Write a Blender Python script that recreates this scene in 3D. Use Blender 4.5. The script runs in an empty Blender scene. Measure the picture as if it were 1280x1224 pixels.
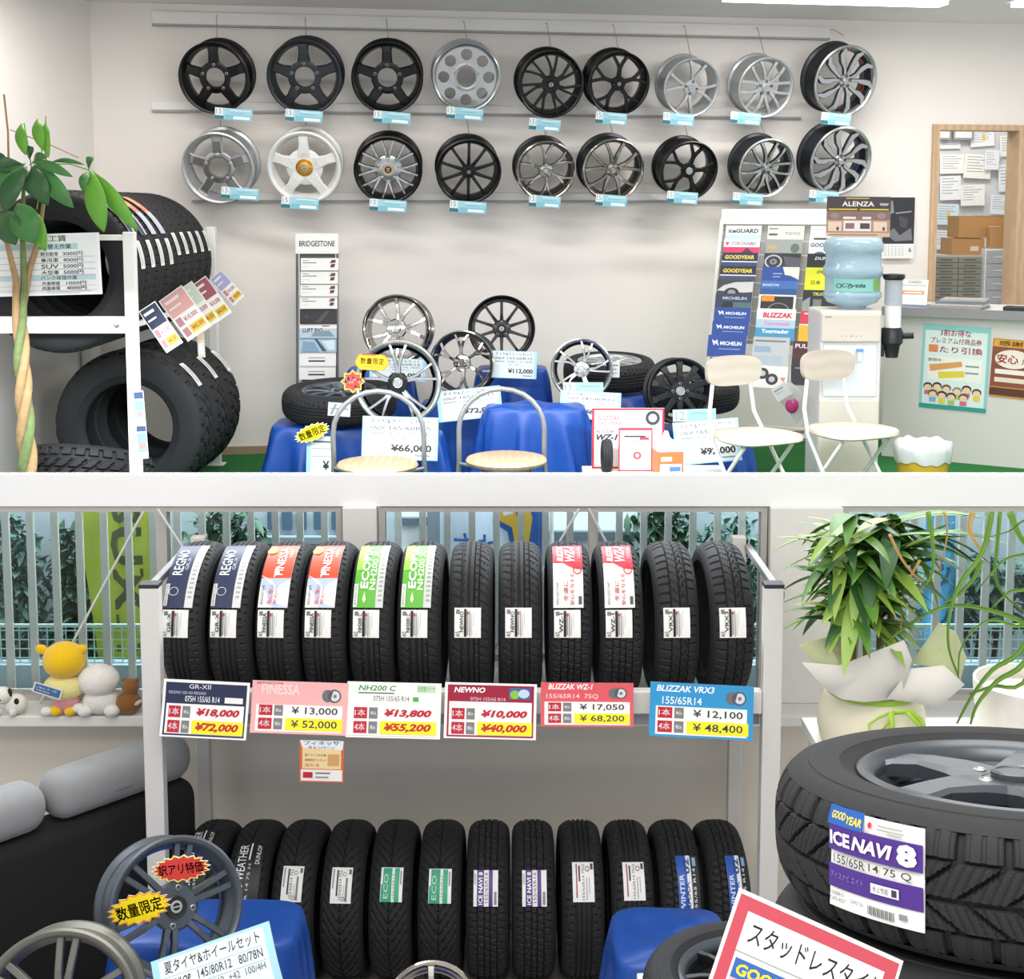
import bpy, math, random
from mathutils import Vector, Matrix, Euler
random.seed(7)
sc = bpy.context.scene
COL = sc.collection
pi = math.pi
R_ = math.radians

# ------------------------------------------------------------------ camera
F = 1700.0
PITCH = R_(6.0)
HOR = 260.0
PY0 = HOR + F * math.tan(PITCH)
CAM = Vector((0, 0, 2.7))
cd = bpy.data.cameras.new('camera')
cam = bpy.data.objects.new('camera', cd)
COL.objects.link(cam)
cam.location = CAM
cam.rotation_euler = (pi / 2 - PITCH, 0, 0)
cd.sensor_width = 36
cd.sensor_fit = 'HORIZONTAL'
cd.lens = 36 * F / 1280
cd.shift_y = -(612 - PY0) / 1280
cd.clip_start = .05
sc.camera = cam
_cm = Euler((pi / 2 - PITCH, 0, 0)).to_matrix()


def ray(px, py):
    return _cm @ Vector(((px - 640) / F, -(py - PY0) / F, -1))


def P(px, py, Y):
    d = ray(px, py)
    return CAM + d * (Y / d.y)


def Pz(px, py, z):
    d = ray(px, py)
    return CAM + d * ((z - CAM.z) / d.z)


def Ppl(px, py, o, n):
    d = ray(px, py)
    return CAM + d * ((o - CAM).dot(n) / d.dot(n))


def mpp(p):
    return -(_cm.transposed() @ (p - CAM)).z / F


# ------------------------------------------------------------------ materials
def lin(h):
    h = h.lstrip('#')
    r = []
    for i in (0, 2, 4):
        c = int(h[i:i + 2], 16) / 255
        r.append(c / 12.92 if c <= .04045 else ((c + .055) / 1.055) ** 2.4)
    return (*r, 1)


MATS = {}


def mat(name, c, rough=.6, metal=0, noise=.06, nscale=30, bump=0, bscale=200, spec=.5, trans=0, sheen=0, coat=0, wave=None, alpha=1):
    if name in MATS:
        return MATS[name]
    m = bpy.data.materials.new(name)
    m.use_nodes = True
    nt = m.node_tree
    b = nt.nodes['Principled BSDF']
    c = lin(c) if isinstance(c, str) else c
    b.inputs['Roughness'].default_value = rough
    b.inputs['Metallic'].default_value = metal
    b.inputs['Specular IOR Level'].default_value = spec
    if trans:
        b.inputs['Transmission Weight'].default_value = trans
    if sheen:
        b.inputs['Sheen Weight'].default_value = sheen
    if coat:
        b.inputs['Coat Weight'].default_value = coat
    if alpha < 1:
        b.inputs['Alpha'].default_value = alpha
    tc = nt.nodes.new('ShaderNodeTexCoord')
    nz = nt.nodes.new('ShaderNodeTexNoise')
    nz.inputs['Scale'].default_value = nscale
    nz.inputs['Detail'].default_value = 3
    nt.links.new(tc.outputs['Object'], nz.inputs['Vector'])
    mx = nt.nodes.new('ShaderNodeMix')
    mx.data_type = 'RGBA'
    k = 1 - noise
    mx.inputs[6].default_value = (c[0] * k, c[1] * k, c[2] * k, 1)
    k = 1 + noise
    mx.inputs[7].default_value = (min(1, c[0] * k), min(1, c[1] * k), min(1, c[2] * k), 1)
    src = nz.outputs['Fac']
    if wave:  # (scale, distortion, axis) wood-like streaks
        wv = nt.nodes.new('ShaderNodeTexWave')
        wv.inputs['Scale'].default_value = wave[0]
        wv.inputs['Distortion'].default_value = wave[1]
        wv.bands_direction = wave[2]
        wv.inputs['Detail'].default_value = 3
        nt.links.new(tc.outputs['Object'], wv.inputs['Vector'])
        src = wv.outputs['Fac']
    nt.links.new(src, mx.inputs[0])
    nt.links.new(mx.outputs[2], b.inputs['Base Color'])
    if bump:
        bn = nt.nodes.new('ShaderNodeTexNoise')
        bn.inputs['Scale'].default_value = bscale
        bn.inputs['Detail'].default_value = 4
        nt.links.new(tc.outputs['Object'], bn.inputs['Vector'])
        bp = nt.nodes.new('ShaderNodeBump')
        bp.inputs['Strength'].default_value = bump
        bp.inputs['Distance'].default_value = .005
        nt.links.new(bn.outputs['Fac'], bp.inputs['Height'])
        nt.links.new(bp.outputs['Normal'], b.inputs['Normal'])
    MATS[name] = m
    return m


def ink(h):  # printed paper colour
    return mat('print_' + h.lstrip('#').lower(), h, .45, 0, .02, 40)


def glass_mat(name, tint, refl=.08):
    if name in MATS:
        return MATS[name]
    m = bpy.data.materials.new(name)
    m.use_nodes = True
    nt = m.node_tree
    nt.nodes.remove(nt.nodes['Principled BSDF'])
    o = nt.nodes['Material Output']
    t = nt.nodes.new('ShaderNodeBsdfTransparent')
    t.inputs[0].default_value = lin(tint)
    g = nt.nodes.new('ShaderNodeBsdfGlossy')
    g.inputs['Roughness'].default_value = .03
    fr = nt.nodes.new('ShaderNodeFresnel')
    fr.inputs[0].default_value = 1.3
    mx = nt.nodes.new('ShaderNodeMixShader')
    nt.links.new(fr.outputs[0], mx.inputs[0])
    nt.links.new(t.outputs[0], mx.inputs[1])
    nt.links.new(g.outputs[0], mx.inputs[2])
    nt.links.new(mx.outputs[0], o.inputs[0])
    MATS[name] = m
    return m


def emit_mat(name, c, s):
    m = bpy.data.materials.new(name)
    m.use_nodes = True
    b = m.node_tree.nodes['Principled BSDF']
    b.inputs['Emission Color'].default_value = lin(c)
    b.inputs['Emission Strength'].default_value = s
    return m


WHITE = mat('white_paint', '#e9e7e3', .55, noise=.02)
RUB = mat('tyre_rubber', '#262628', .68, noise=.12, nscale=60, spec=.35, bump=.25, bscale=500)
RUB2 = mat('tyre_sidewall', '#27282a', .72, noise=.1, nscale=60, spec=.3)
PAPER = ink('#f1f0ec')


# ------------------------------------------------------------------ mesh builder
class MB:
    def __init__(s):
        s.v, s.f, s.m, s.mats = [], [], [], []

    def mi(s, m):
        if m not in s.mats:
            s.mats.append(m)
        return s.mats.index(m)

    def add(s, vs, fs, m, M=None):
        b = len(s.v)
        s.v += [tuple(M @ Vector(v)) if M else tuple(v) for v in vs]
        k = s.mi(m)
        for f in fs:
            s.f.append(tuple(b + i for i in f))
            s.m.append(k)
        return s

    def box(s, c, d, m, M=None):
        x, y, z = c
        a, b, e = d[0] / 2, d[1] / 2, d[2] / 2
        vs = [(x + i * a, y + j * b, z + k * e) for i in (-1, 1) for j in (-1, 1) for k in (-1, 1)]
        fs = [(0, 1, 3, 2), (4, 6, 7, 5), (0, 4, 5, 1), (2, 3, 7, 6), (0, 2, 6, 4), (1, 5, 7, 3)]
        return s.add(vs, fs, m, M)

    def prism(s, poly, y0, y1, m, M=None, side=None):
        """polygon in x,z (counter-clockwise seen from -y) extruded from y0 (front) to y1 (back)"""
        n = len(poly)
        vs = [(x, y0, z) for x, z in poly] + [(x, y1, z) for x, z in poly]
        s.add(vs, [tuple(range(n))], m, M)
        b = len(s.v) - 2 * n
        k = s.mi(side or m)
        s.f.append(tuple(b + n + i for i in reversed(range(n))))
        s.m.append(k)
        for i in range(n):
            j = (i + 1) % n
            s.f.append((b + i, b + n + i, b + n + j, b + j))
            s.m.append(k)
        return s

    def tube(s, pts, r, m, n=8, M=None, caps=True, closed=False):
        pts = [Vector(p) for p in pts]
        L = len(pts)
        rs = r if isinstance(r, (list, tuple)) else [r] * L
        vs, fs = [], []
        up = Vector((0, 0, 1))
        t0 = (pts[1] - pts[0]).normalized()
        if abs(t0.dot(up)) > .95:
            up = Vector((0, 1, 0))
        u = t0.cross(up).normalized()
        for i, p in enumerate(pts):
            if closed:
                t = (pts[(i + 1) % L] - pts[i - 1]).normalized()
            else:
                t = (pts[min(i + 1, L - 1)] - pts[max(i - 1, 0)]).normalized()
            u = (u - t * u.dot(t)).normalized()
            w = t.cross(u)
            for k in range(n):
                a = 2 * pi * k / n
                vs.append(p + (u * math.cos(a) + w * math.sin(a)) * rs[i])
        for i in range(L if closed else L - 1):
            j = (i + 1) % L
            for k in range(n):
                q = (k + 1) % n
                fs.append((i * n + k, i * n + q, j * n + q, j * n + k))
        if caps and not closed:
            fs.append(tuple(reversed(range(n))))
            fs.append(tuple((L - 1) * n + k for k in range(n)))
        return s.add(vs, fs, m, M)

    def lathe(s, prof, m, n=48, axis='y', M=None, closed=False):
        """prof: (r, t) pairs; revolve around axis, t along the axis"""
        vs, fs = [], []
        L = len(prof)
        for r, t in prof:
            for k in range(n):
                a = 2 * pi * k / n
                c, q = r * math.cos(a), r * math.sin(a)
                vs.append((c, t, q) if axis == 'y' else (c, q, t) if axis == 'z' else (t, c, q))
        for i in range(L if closed else L - 1):
            j = (i + 1) % L
            for k in range(n):
                q = (k + 1) % n
                f = (i * n + k, i * n + q, j * n + q, j * n + k)
                fs.append(f if axis != 'y' else tuple(reversed(f)))
        return s.add(vs, fs, m, M)

    def grid(s, fn, nu, nv, m, M=None):
        vs = [fn(i / nu, j / nv) for j in range(nv + 1) for i in range(nu + 1)]
        W = nu + 1
        fs = [(j * W + i, j * W + i + 1, (j + 1) * W + i + 1, (j + 1) * W + i) for j in range(nv) for i in range(nu)]
        return s.add(vs, fs, m, M)

    def mesh(s, name, smooth=35):
        me = bpy.data.meshes.new(name)
        me.from_pydata(s.v, [], s.f)
        for m in s.mats:
            me.materials.append(m)
        me.polygons.foreach_set('material_index', s.m)
        if smooth:
            me.polygons.foreach_set('use_smooth', [True] * len(s.f))
            me.set_sharp_from_angle(angle=R_(smooth))
        me.update()
        return me

    def build(s, name, parent=None, loc=None, rot=None, smooth=35, bevel=0, solid=0, subd=0, fixn=False):
        if bevel:
            smooth = 0
        me = s.mesh(name, smooth)
        if fixn:
            import bmesh
            bm = bmesh.new(); bm.from_mesh(me)
            bmesh.ops.recalc_face_normals(bm, faces=bm.faces)
            bm.to_mesh(me); bm.free()
        o = bpy.data.objects.new(name, me)
        COL.objects.link(o)
        if parent:
            o.parent = parent
        if loc is not None:
            o.location = loc
        if rot is not None:
            o.rotation_euler = rot
        if solid:
            q = o.modifiers.new('solid', 'SOLIDIFY'); q.thickness = solid; q.offset = 0
        if bevel:
            q = o.modifiers.new('bevel', 'BEVEL'); q.width = bevel; q.segments = 2; q.limit_method = 'ANGLE'; q.angle_limit = R_(40)
        if subd:
            q = o.modifiers.new('sub', 'SUBSURF'); q.levels = subd; q.render_levels = subd
        return o


def empty(name, loc, rot=None):
    o = bpy.data.objects.new(name, None)
    o.empty_display_size = .05
    COL.objects.link(o)
    o.location = loc
    if rot is not None:
        o.rotation_euler = rot
    return o


def tag(o, label, cat, group=None):
    o['label'] = label
    o['category'] = cat
    if group:
        o['group'] = group
    return o


def struct(o):
    o['kind'] = 'structure'
    return o


def proj(p):
    q = _cm.transposed() @ (Vector(p) - CAM)
    return 640 - F * q.x / q.z, PY0 + F * q.y / q.z


def dup(o, parent=None):
    c = o.copy()
    COL.objects.link(c)
    if parent:
        c.parent = parent
    for ch in [x for x in COL.objects if x.parent == o]:
        dup(ch, c)
    return c


# ------------------------------------------------------------------ text
_tc = {}


def text_geo(s, bold=0.0, shear=0.0):
    k = (s, bold, shear)
    if k in _tc:
        return _tc[k]
    cu = bpy.data.curves.new('t', 'FONT')
    cu.body = s
    cu.size = 1
    cjk = any(ord(ch) > 0x2000 for ch in s)
    cu.offset = 0 if cjk else bold
    cu.shear = shear
    cu.resolution_u = 2
    o = bpy.data.objects.new('t', cu)
    me = o.to_mesh()
    vs = [(v.co.x, v.co.y) for v in me.vertices]
    fs = [tuple(p.vertices) for p in me.polygons]
    o.to_mesh_clear()
    bpy.data.objects.remove(o)
    bpy.data.curves.remove(cu)
    if not vs:
        vs, fs = [(0, 0), (1, 0), (0, 1)], [(0, 1, 2)]
    if cjk and bold:
        n0, f0 = list(vs), list(fs)
        for q, (dx, dy) in enumerate(((bold, 0), (0, bold), (bold, bold))):
            vs += [(a + dx, b + dy) for a, b in n0]
            fs += [tuple(i + len(n0) * (q + 1) for i in f) for f in f0]
    x0, x1 = min(v[0] for v in vs), max(v[0] for v in vs)
    y0, y1 = min(v[1] for v in vs), max(v[1] for v in vs)
    vs = [((a - x0) / max(1e-6, x1 - x0), (b - y0) / max(1e-6, y1 - y0)) for a, b in vs]
    _tc[k] = (vs, fs)
    return _tc[k]


# sign items are in unit coords u right 0..1, v down 0..1 of the sheet
#   ('r',u0,v0,u1,v1,col)  ('t',text,u0,v0,u1,v1,col[,bold,shear])  ('p',[(u,v)..],col)  ('e',u,v,ru,rv,col)
def items_geo(items, seg=1):
    """yield (verts(u,v), faces, colour) in drawing order"""
    out = []
    for it in items:
        k = it[0]
        if k == 'r':
            _, a, b, c, d, h = it
            vs, fs = [], []
            for i in range(seg + 1):
                t = b + (d - b) * i / seg
                vs += [(a, t), (c, t)]
            fs = [(2 * i + 2, 2 * i + 3, 2 * i + 1, 2 * i) for i in range(seg)]
            out.append((vs, fs, h))
        elif k == 't':
            s, a, b, c, d, h = it[1:7]
            bo = it[7] if len(it) > 7 else 0
            sh = it[8] if len(it) > 8 else 0
            vs, fs = text_geo(s, bo, sh)
            out.append(([(a + x * (c - a), d + y * (b - d)) for x, y in vs], fs, h))
        elif k == 'v':  # vertical text, reading upwards
            s, a, b, c, d, h = it[1:7]
            vs, fs = text_geo(s, it[7] if len(it) > 7 else 0, it[8] if len(it) > 8 else 0)
            out.append(([(c - y * (c - a), d - x * (d - b)) for x, y in vs], fs, h))
        elif k == 'w':  # reading downwards
            s, a, b, c, d, h = it[1:7]
            vs, fs = text_geo(s, it[7] if len(it) > 7 else 0, 0)
            out.append(([(a + y * (c - a), b + x * (d - b)) for x, y in vs], fs, h))
        elif k == 'p':
            n = len(it[1])
            out.append((list(it[1]), [tuple(range(n))], it[2]))
        elif k == 'e':
            _, u, v, a, b, h = it
            n = 24
            out.append(([(u + a * math.cos(2 * pi * i / n), v - b * math.sin(2 * pi * i / n)) for i in range(n)], [tuple(range(n))], h))
        elif k == 'o':  # ring: u,v,ru,rv,thick fraction
            _, u, v, a, b, th, h = it
            n = 28
            vs, fs = [], []
            for i in range(n):
                c, s_ = math.cos(2 * pi * i / n), math.sin(2 * pi * i / n)
                vs += [(u + a * c, v - b * s_), (u + a * (1 - th) * c, v - b * (1 - th) * s_)]
            for i in range(n):
                j = (i + 1) % n
                fs.append((2 * i, 2 * j, 2 * j + 1, 2 * i + 1))
            out.append((vs, fs, h))
    return out


def sheet(mb, w, h, items, M=None, base='#f1f0ec', thick=.0012, bend=0.0, step=.00022, back='#e6e4df', poly=None, basemat=None):
    """printed sheet centred at the origin, facing -y, bent by `bend` metres at mid height"""
    def fn(u, v, off):
        x = (u - .5) * w
        z = (.5 - v) * h
        return (x, -off - bend * math.sin(pi * min(1, max(0, v))), z)
    seg = 8 if bend else 1
    if poly:
        n = len(poly)
        mb.prism([((u - .5) * w, (.5 - v) * h) for u, v in poly], 0, thick, basemat or ink(base), M, ink(back))
    else:
        vs, fs = [], []
        for off in (0, -thick):
            for i in range(seg + 1):
                t = i / seg
                vs += [fn(0, t, off), fn(1, t, off)]
        b = 2 * (seg + 1)
        front = [(2 * i + 2, 2 * i + 3, 2 * i + 1, 2 * i) for i in range(seg)]
        bk = [tuple(reversed([b + k for k in f])) for f in front]
        for i in range(seg):
            bk += [(2 * i, b + 2 * i, b + 2 * i + 2, 2 * i + 2), (2 * i + 1, 2 * i + 3, b + 2 * i + 3, b + 2 * i + 1)]
        e = 2 * seg
        bk += [(0, 1, b + 1, b), (e, b + e, b + e + 1, e + 1)]
        mb.add(vs, front, basemat or ink(base), M)
        k = mb.mi(ink(back))
        q = len(mb.v) - len(vs)
        for f in bk:
            mb.f.append(tuple(q + i for i in f)); mb.m.append(k)
    for i, (vs, fs, c) in enumerate(items_geo(items, 8 if bend else 1)):
        mb.add([fn(u, v, step * (i * .35 + 1)) for u, v in vs], fs, ink(c) if isinstance(c, str) else c, M)
    return mb


def sign(name, label, cat, ctr, w, h, items, rot=(0, 0, 0), group=None, **kw):
    mb = MB()
    sheet(mb, w, h, items, **kw)
    o = mb.build(name, loc=ctr, rot=rot, smooth=30)
    return tag(o, label, cat, group)


def sign4(name, label, cat, q, Y, items, group=None, tilt=0.0, **kw):
    """sheet whose picture-plane position, size and slant are read at depth Y. q=(px,py,wpx,hpx,roll deg)"""
    px, py, wp, hp, roll = q
    c = P(px, py, Y)
    s = mpp(c)
    return sign(name, label, cat, c, wp * s, hp * s / max(.3, math.cos(tilt)), items, (tilt, R_(roll), 0), group, **kw)


def burst(n, rx, ry, k=.8, ph=0):
    return [(.5 + .5 * (1 if i % 2 == 0 else k) * math.cos(2 * pi * i / (2 * n) + ph), .5 - .5 * (1 if i % 2 == 0 else k) * math.sin(2 * pi * i / (2 * n) + ph)) for i in range(2 * n)]


def leaf(mb, base, d, L, W, m, droop=.3, n=8, fold=.15, up=None, twist=0):
    """curved tapering leaf blade starting at base heading along d"""
    d = Vector(d).normalized()
    up = Vector(up or (0, 0, 1))
    s = d.cross(up)
    if s.length < .05:
        s = Vector((1, 0, 0))
    s.normalize()
    p = Vector(base)
    vs, fs = [], []
    dd = d.copy()
    for i in range(n + 1):
        t = i / n
        w = W * (math.sin(pi * min(1, t * .93 + .07)) ** .8) * (1 - .3 * t)
        if i == n:
            w = W * .02
        nn = s.cross(dd).normalized()
        a = twist * t
        sv = s * math.cos(a) + nn * math.sin(a)
        vs += [p - sv * w / 2 + nn * w * fold, p, p + sv * w / 2 + nn * w * fold]
        dd = (dd + Vector((0, 0, -droop / n))).normalized()
        p = p + dd * (L / n)
    for i in range(n):
        a = 3 * i
        fs += [(a, a + 1, a + 4, a + 3), (a + 1, a + 2, a + 5, a + 4)]
    mb.add(vs, fs, m)
# ------------------------------------------------------------------ setting
ZS = 1.28          # raised showroom floor
ZC = 3.83          # ceiling
WA = Vector((-2.33, 7.66, 0))          # back wall: left corner, then along WD
WD = Vector((1, .168, 0)).normalized()
WN = Vector((.168, -1, 0)).normalized()   # towards the viewer


def wallpt(px, py, off=0.0):
    return Ppl(px, py, WA + WN * off, WN)


WYAW = math.atan2(WD.y, WD.x)
wallm = mat('wall_plaster', '#efe9e4', .8, noise=.012, nscale=8)
ceilm = mat('ceiling_board', '#e6e2e0', .9, noise=.02, nscale=5)
low_wall = mat('lower_wall_plaster', '#ebe4d9', .75, noise=.02, nscale=6)
turf = mat('green_turf', '#0f6a26', .95, noise=.25, nscale=120, bump=.6, bscale=400)
frame_m = mat('window_frame_metal', '#b9b6b0', .45, noise=.03)
darkframe = mat('dark_window_gasket', '#54585a', .5)
woodm = mat('pale_oak_trim', '#c9a988', .55, noise=.1, wave=(6, 4, 'X'))
skirtm = mat('skirting_beige', '#a08a70', .6)


def wallbox(mb, s0, s1, z0, z1, t, m, off=0.0):
    """slab on the back wall between distances s0..s1 along it, growing by t towards the room"""
    a = WA + WD * s0 + WN * off
    b = WA + WD * s1 + WN * off
    q = [a, b, b + WN * t, a + WN * t]
    vs = [(p.x, p.y, z) for z in (z0, z1) for p in q]
    fs = [(0, 1, 2, 3), (7, 6, 5, 4), (0, 4, 5, 1), (1, 5, 6, 2), (2, 6, 7, 3), (3, 7, 4, 0)]
    mb.add(vs, fs, m)


def ws(px, py):
    return (wallpt(px, py) - WA).dot(WD)


opL, opT, opB = ws(1168, 250), wallpt(1200, 162).z, wallpt(1200, 392).z
opR = opL + 1.0
mb = MB()
wallbox(mb, -.3, opL, ZS - .1, ZC, -.12, wallm)
wallbox(mb, opR, opR + 1.2, ZS - .1, ZC, -.12, wallm)
wallbox(mb, opL, opR, opT, ZC, -.12, wallm)
wallbox(mb, opL, opR, ZS - .1, opB, -.12, wallm)
struct(mb.build('wall_back', fixn=True))
mb = MB()
mb.add([(-2.33, 7.66, ZS - .1), (-2.85, 5.0, ZS - .1), (-2.95, 5.0, ZS - .1), (-2.45, 7.76, ZS - .1), (-2.33, 7.66, ZC), (-2.85, 5.0, ZC), (-2.95, 5.0, ZC), (-2.45, 7.76, ZC)],
       [(0, 1, 2, 3), (4, 7, 6, 5), (0, 4, 5, 1), (1, 5, 6, 2), (2, 6, 7, 3), (3, 7, 4, 0)], wallm)
struct(mb.build('wall_left', fixn=True))
struct(MB().box((.6, 6.3, ZC + .05), (8.2, 6.4, .1), ceilm).build('ceiling'))
struct(MB().box((.6, 7.7, ZS - .06), (8, 4.1, .12), turf).build('floor_turf'))
# office behind the hatch
mb = MB()
mb.box((3.6, 10.0, 2.4), (4, .1, 3), mat('office_wall', '#dcdfe2', .8))
struct(mb.build('wall_office'))
mb = MB()
mb.box((4.35, 9.3, 2.4), (.1, 1.4, 3), MATS['office_wall'])
struct(mb.build('wall_office_side'))
# timber surround of the hatch
mb = MB()
z0 = opB
wallbox(mb, opL - .03, opL + .012, z0, opT + .03, .15, woodm, -.125)
wallbox(mb, opL + .012, opR, opT - .005, opT + .03, .15, woodm, -.125)
sR = ws(1269, 250)
wallbox(mb, sR, sR + .09, z0, opT - .005, .15, woodm, -.125)
struct(mb.build('trim_hatch', fixn=True))
mb = MB()
wallbox(mb, .02, 4.2, ZS, ZS + .045, .012, skirtm)
struct(mb.build('baseboard_back', fixn=True))

# split between the lower and the raised showroom: header beam over the lower windows
YW = 4.95
zt, zb = P(640, 591, 4.95).z, P(640, 633, 4.91).z
beam_m = mat('header_white', '#ffffff', .6, noise=.005)
struct(MB().box((0, 4.93, (zt + zb) / 2), (5.2, .04, zt - zb), beam_m).build('trim_header'))
ZSILL = P(100, 893, 4.78).z
# low wall under the windows with the sill ledge
mb = MB()
mb.box((0, YW + .05, ZSILL / 2), (5.2, .1, ZSILL), low_wall)
struct(mb.build('wall_front'))
struct(MB().box((0, YW - .09, ZSILL - .02), (5.2, .20, .04), WHITE).build('trim_sill', bevel=.004))
xw = lambda px, Y=YW: P(px, 760, Y).x
# pillars
pil = mat('pillar_white', '#e9e6e2', .7, noise=.02)
for nm, a, b in (('wall_pillar', 432, 474), ('wall_pillar_right', 957, 1046)):
    struct(MB().box(((xw(a) + xw(b)) / 2, YW, (ZSILL + zb) / 2), (xw(b) - xw(a), .13, zb - ZSILL), pil).build(nm, bevel=.004))
struct(MB().box((0, 2.4, -.05), (7, 5.6, .1), mat('lower_floor_tile', '#b8b2a8', .5, noise=.06, nscale=4)).build('floor'))
struct(MB().box((0, 7.6, -.05), (9, 4.8, .1), mat('yard_gravel', '#8d9088', .9, noise=.3, nscale=60)).build('ground'))
# windows
pane = glass_mat('window_glass', '#eef4f4')


def window(nm, a, b, mull=()):
    t = struct(empty(nm, ((xw(a) + xw(b)) / 2, YW, ZSILL)))
    X0, X1 = xw(a), xw(b)
    o = Vector(t.location)
    m = MB()
    fw = .022
    for x in (X0 + fw / 2, X1 - fw / 2):
        m.box((x - o.x, 0, (zb - ZSILL) / 2), (fw, .06, zb - ZSILL), frame_m)
    m.box(((X0 + X1) / 2 - o.x, 0, fw / 2), (X1 - X0 - 2 * fw, .06, fw), frame_m)
    m.box(((X0 + X1) / 2 - o.x, 0, zb - ZSILL - fw / 2 - .001), (X1 - X0 - 2 * fw, .06, fw), frame_m)
    for q, w in mull:
        m.box((xw(q) - o.x, 0, (zb - ZSILL) / 2), (w, .07, zb - ZSILL - 2 * fw), frame_m)
    m.build('window_frame', t)
    m = MB().box(((X0 + X1) / 2 - o.x, .02, (zb - ZSILL) / 2), (X1 - X0 - 2 * fw, .004, zb - ZSILL - 2 * fw), pane)
    m.build('pane', t)


window('window_1', -60, 430, ((207, .04),))
window('window_2', 476, 955, ((740, .03),))
window('window_3', 1048, 1340)

# ------------------------------------------------------------------ lights
w = bpy.data.worlds.new('world')
sc.world = w
w.use_nodes = True
w.node_tree.nodes['Background'].inputs[0].default_value = (.95, .97, 1, 1)
w.node_tree.nodes['Background'].inputs[1].default_value = .85


def area(nm, loc, sx, sy, e, c=(1, .975, .94), rot=(0, 0, 0)):
    l = bpy.data.lights.new(nm, 'AREA')
    l.shape = 'RECTANGLE'
    l.size, l.size_y, l.energy, l.color = sx, sy, e, c
    o = bpy.data.objects.new(nm, l)
    COL.objects.link(o)
    o.location = loc
    o.rotation_euler = rot
    return o


lamp_glow = emit_mat('lamp_diffuser', '#ffffff', 6)
lamp_body = mat('lamp_housing', '#efeeec', .5)


def strip_light(x, y, L, rz, label, e):
    t = tag(empty('ceiling_light', (x, y, ZC), (0, 0, rz)), label, 'ceiling light', 'strip lights on the ceiling')
    MB().box((0, 0, -.02), (L + .04, .16, .04), lamp_body).build('housing', t, bevel=.004)
    MB().box((0, 0, -.052), (L, .12, .024), lamp_glow).build('diffuser', t)
    area('light_strip', (x, y, ZC - .075), L, .12, e, rot=(0, 0, rz))


a = Pz(1045, 3, ZC - .06)
strip_light(a.x, a.y, 1.2, WYAW, 'long white strip light on the ceiling above the wall of wheels', 20)
a = Pz(1310, 8, ZC - .06)
strip_light(a.x + .12, a.y, .62, WYAW, 'white strip light at the right edge of the ceiling', 10)
# unseen ceiling lamps further forward, followed by added fill lights
area('light_hall', (-1.1, 6.3, ZC - .05), 2.4, .3, 36)
area('light_hall', (0, 5.2, ZC - .05), 3.0, .3, 22)
area('light_sales', (0, 2.6, ZC - .0), 3.2, 1.6, 85, (1, .95, .89))
area('light_front_fill', (-.4, .3, ZC), 3.0, 1.2, 85, (1, .95, .88))  # added fill from the front, brightens the upright faces
area('light_hall', (2.3, 6.0, ZC - .05), 1.4, .3, 28)  # added on the right to lift the dim counter front
area('light_office_fill', (3.0, 9.1, 3.7), .8, .5, 16)  # added fill that brightens the office interior, no fixture
area('light_yard_fill', (0, 5.3, 2.35), 4.6, .25, 110, (.85, .93, 1))  # added overhead fill that brightens the yard outside the windows
sc.view_settings.view_transform = 'Standard'
sc.view_settings.look = 'None'
sc.view_settings.exposure = -0.05
sc.view_settings.gamma = 1
# ------------------------------------------------------------------ tyres
_ty = {}


def block(x, w):
    """0 in a groove of width w (in units) centred on integers, 1 elsewhere"""
    d = abs(x - round(x))
    return 0.0 if d < w / 2 else 1.0


def tread_h(kind, a, u):
    """relative groove height 0..1 at angle a (turns) and u -1..1 across"""
    au = abs(u)
    if kind == 'rib':          # four straight grooves, fine lateral cuts on the shoulders
        if any(abs(u - q) < .055 for q in (-.42, -.14, .14, .42)):
            return 0
        if au > .5:
            return block(a * 62 + .5 * au, .13)
        if au < .42:
            return .75 + .25 * block(a * 62 + u * 2, .1)
        return 1
    if kind == 'eco':
        if any(abs(u - q) < .05 for q in (-.45, -.1, .22, .5)):
            return 0
        return block(a * 54 + u * 1.1, .15) * .8 + .2 if au > .3 else 1
    if kind == 'winter':       # blocks with zigzag
        if abs(u + .38) < .045 or abs(u - .12) < .035 or abs(u - .55) < .04:
            return 0
        if u < -.38:
            return block(a * 52, .16)
        if u < .12:
            return block(a * 52 + u * 1.5, .12) * .7 + .3
        if u < .55:
            return block(a * 52 + abs(u - .33) * 4.5, .2)
        return block(a * 52 + .4, .16)
    if kind == 'block':        # studless, rows of small blocks
        if any(abs(u - q) < .04 for q in (-.55, -.18, .18, .55)):
            return 0
        return block(a * 64 + (0.5 if au > .55 else 0) + u * .6, .18)
    if kind == 'vee':          # directional V grooves
        if au < .05:
            return 0
        return block(a * 44 - au * 2.2, .2)
    if kind == 'off':          # chunky lugs
        if au > .62:
            return block(a * 30 + (.5 if u > 0 else 0), .36)
        if abs(au - .55) < .07 or abs(u) < .05:
            return 0
        return block(a * 30 + u * 1.6, .3)
    if kind == 'ice':          # deep separated shoulder blocks, sipes
        if abs(au - .57) < .04 or abs(u - .05) < .045:
            return 0
        if au > .57:
            b = block(a * 36 + (.3 if u > 0 else 0), .19)
            return b * (1 if abs(((a * 36 * 3) % 1) - .5) > .16 else .8)
        if u < .05:
            return block(a * 36 + u * 1.7, .13) * (1 if ((a * 180 + u * 3) % 1) > .22 else .82)
        return block(a * 36 - u * 1.9, .15) * (1 if ((a * 180 - u * 3) % 1) > .22 else .82)
    return 1


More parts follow.
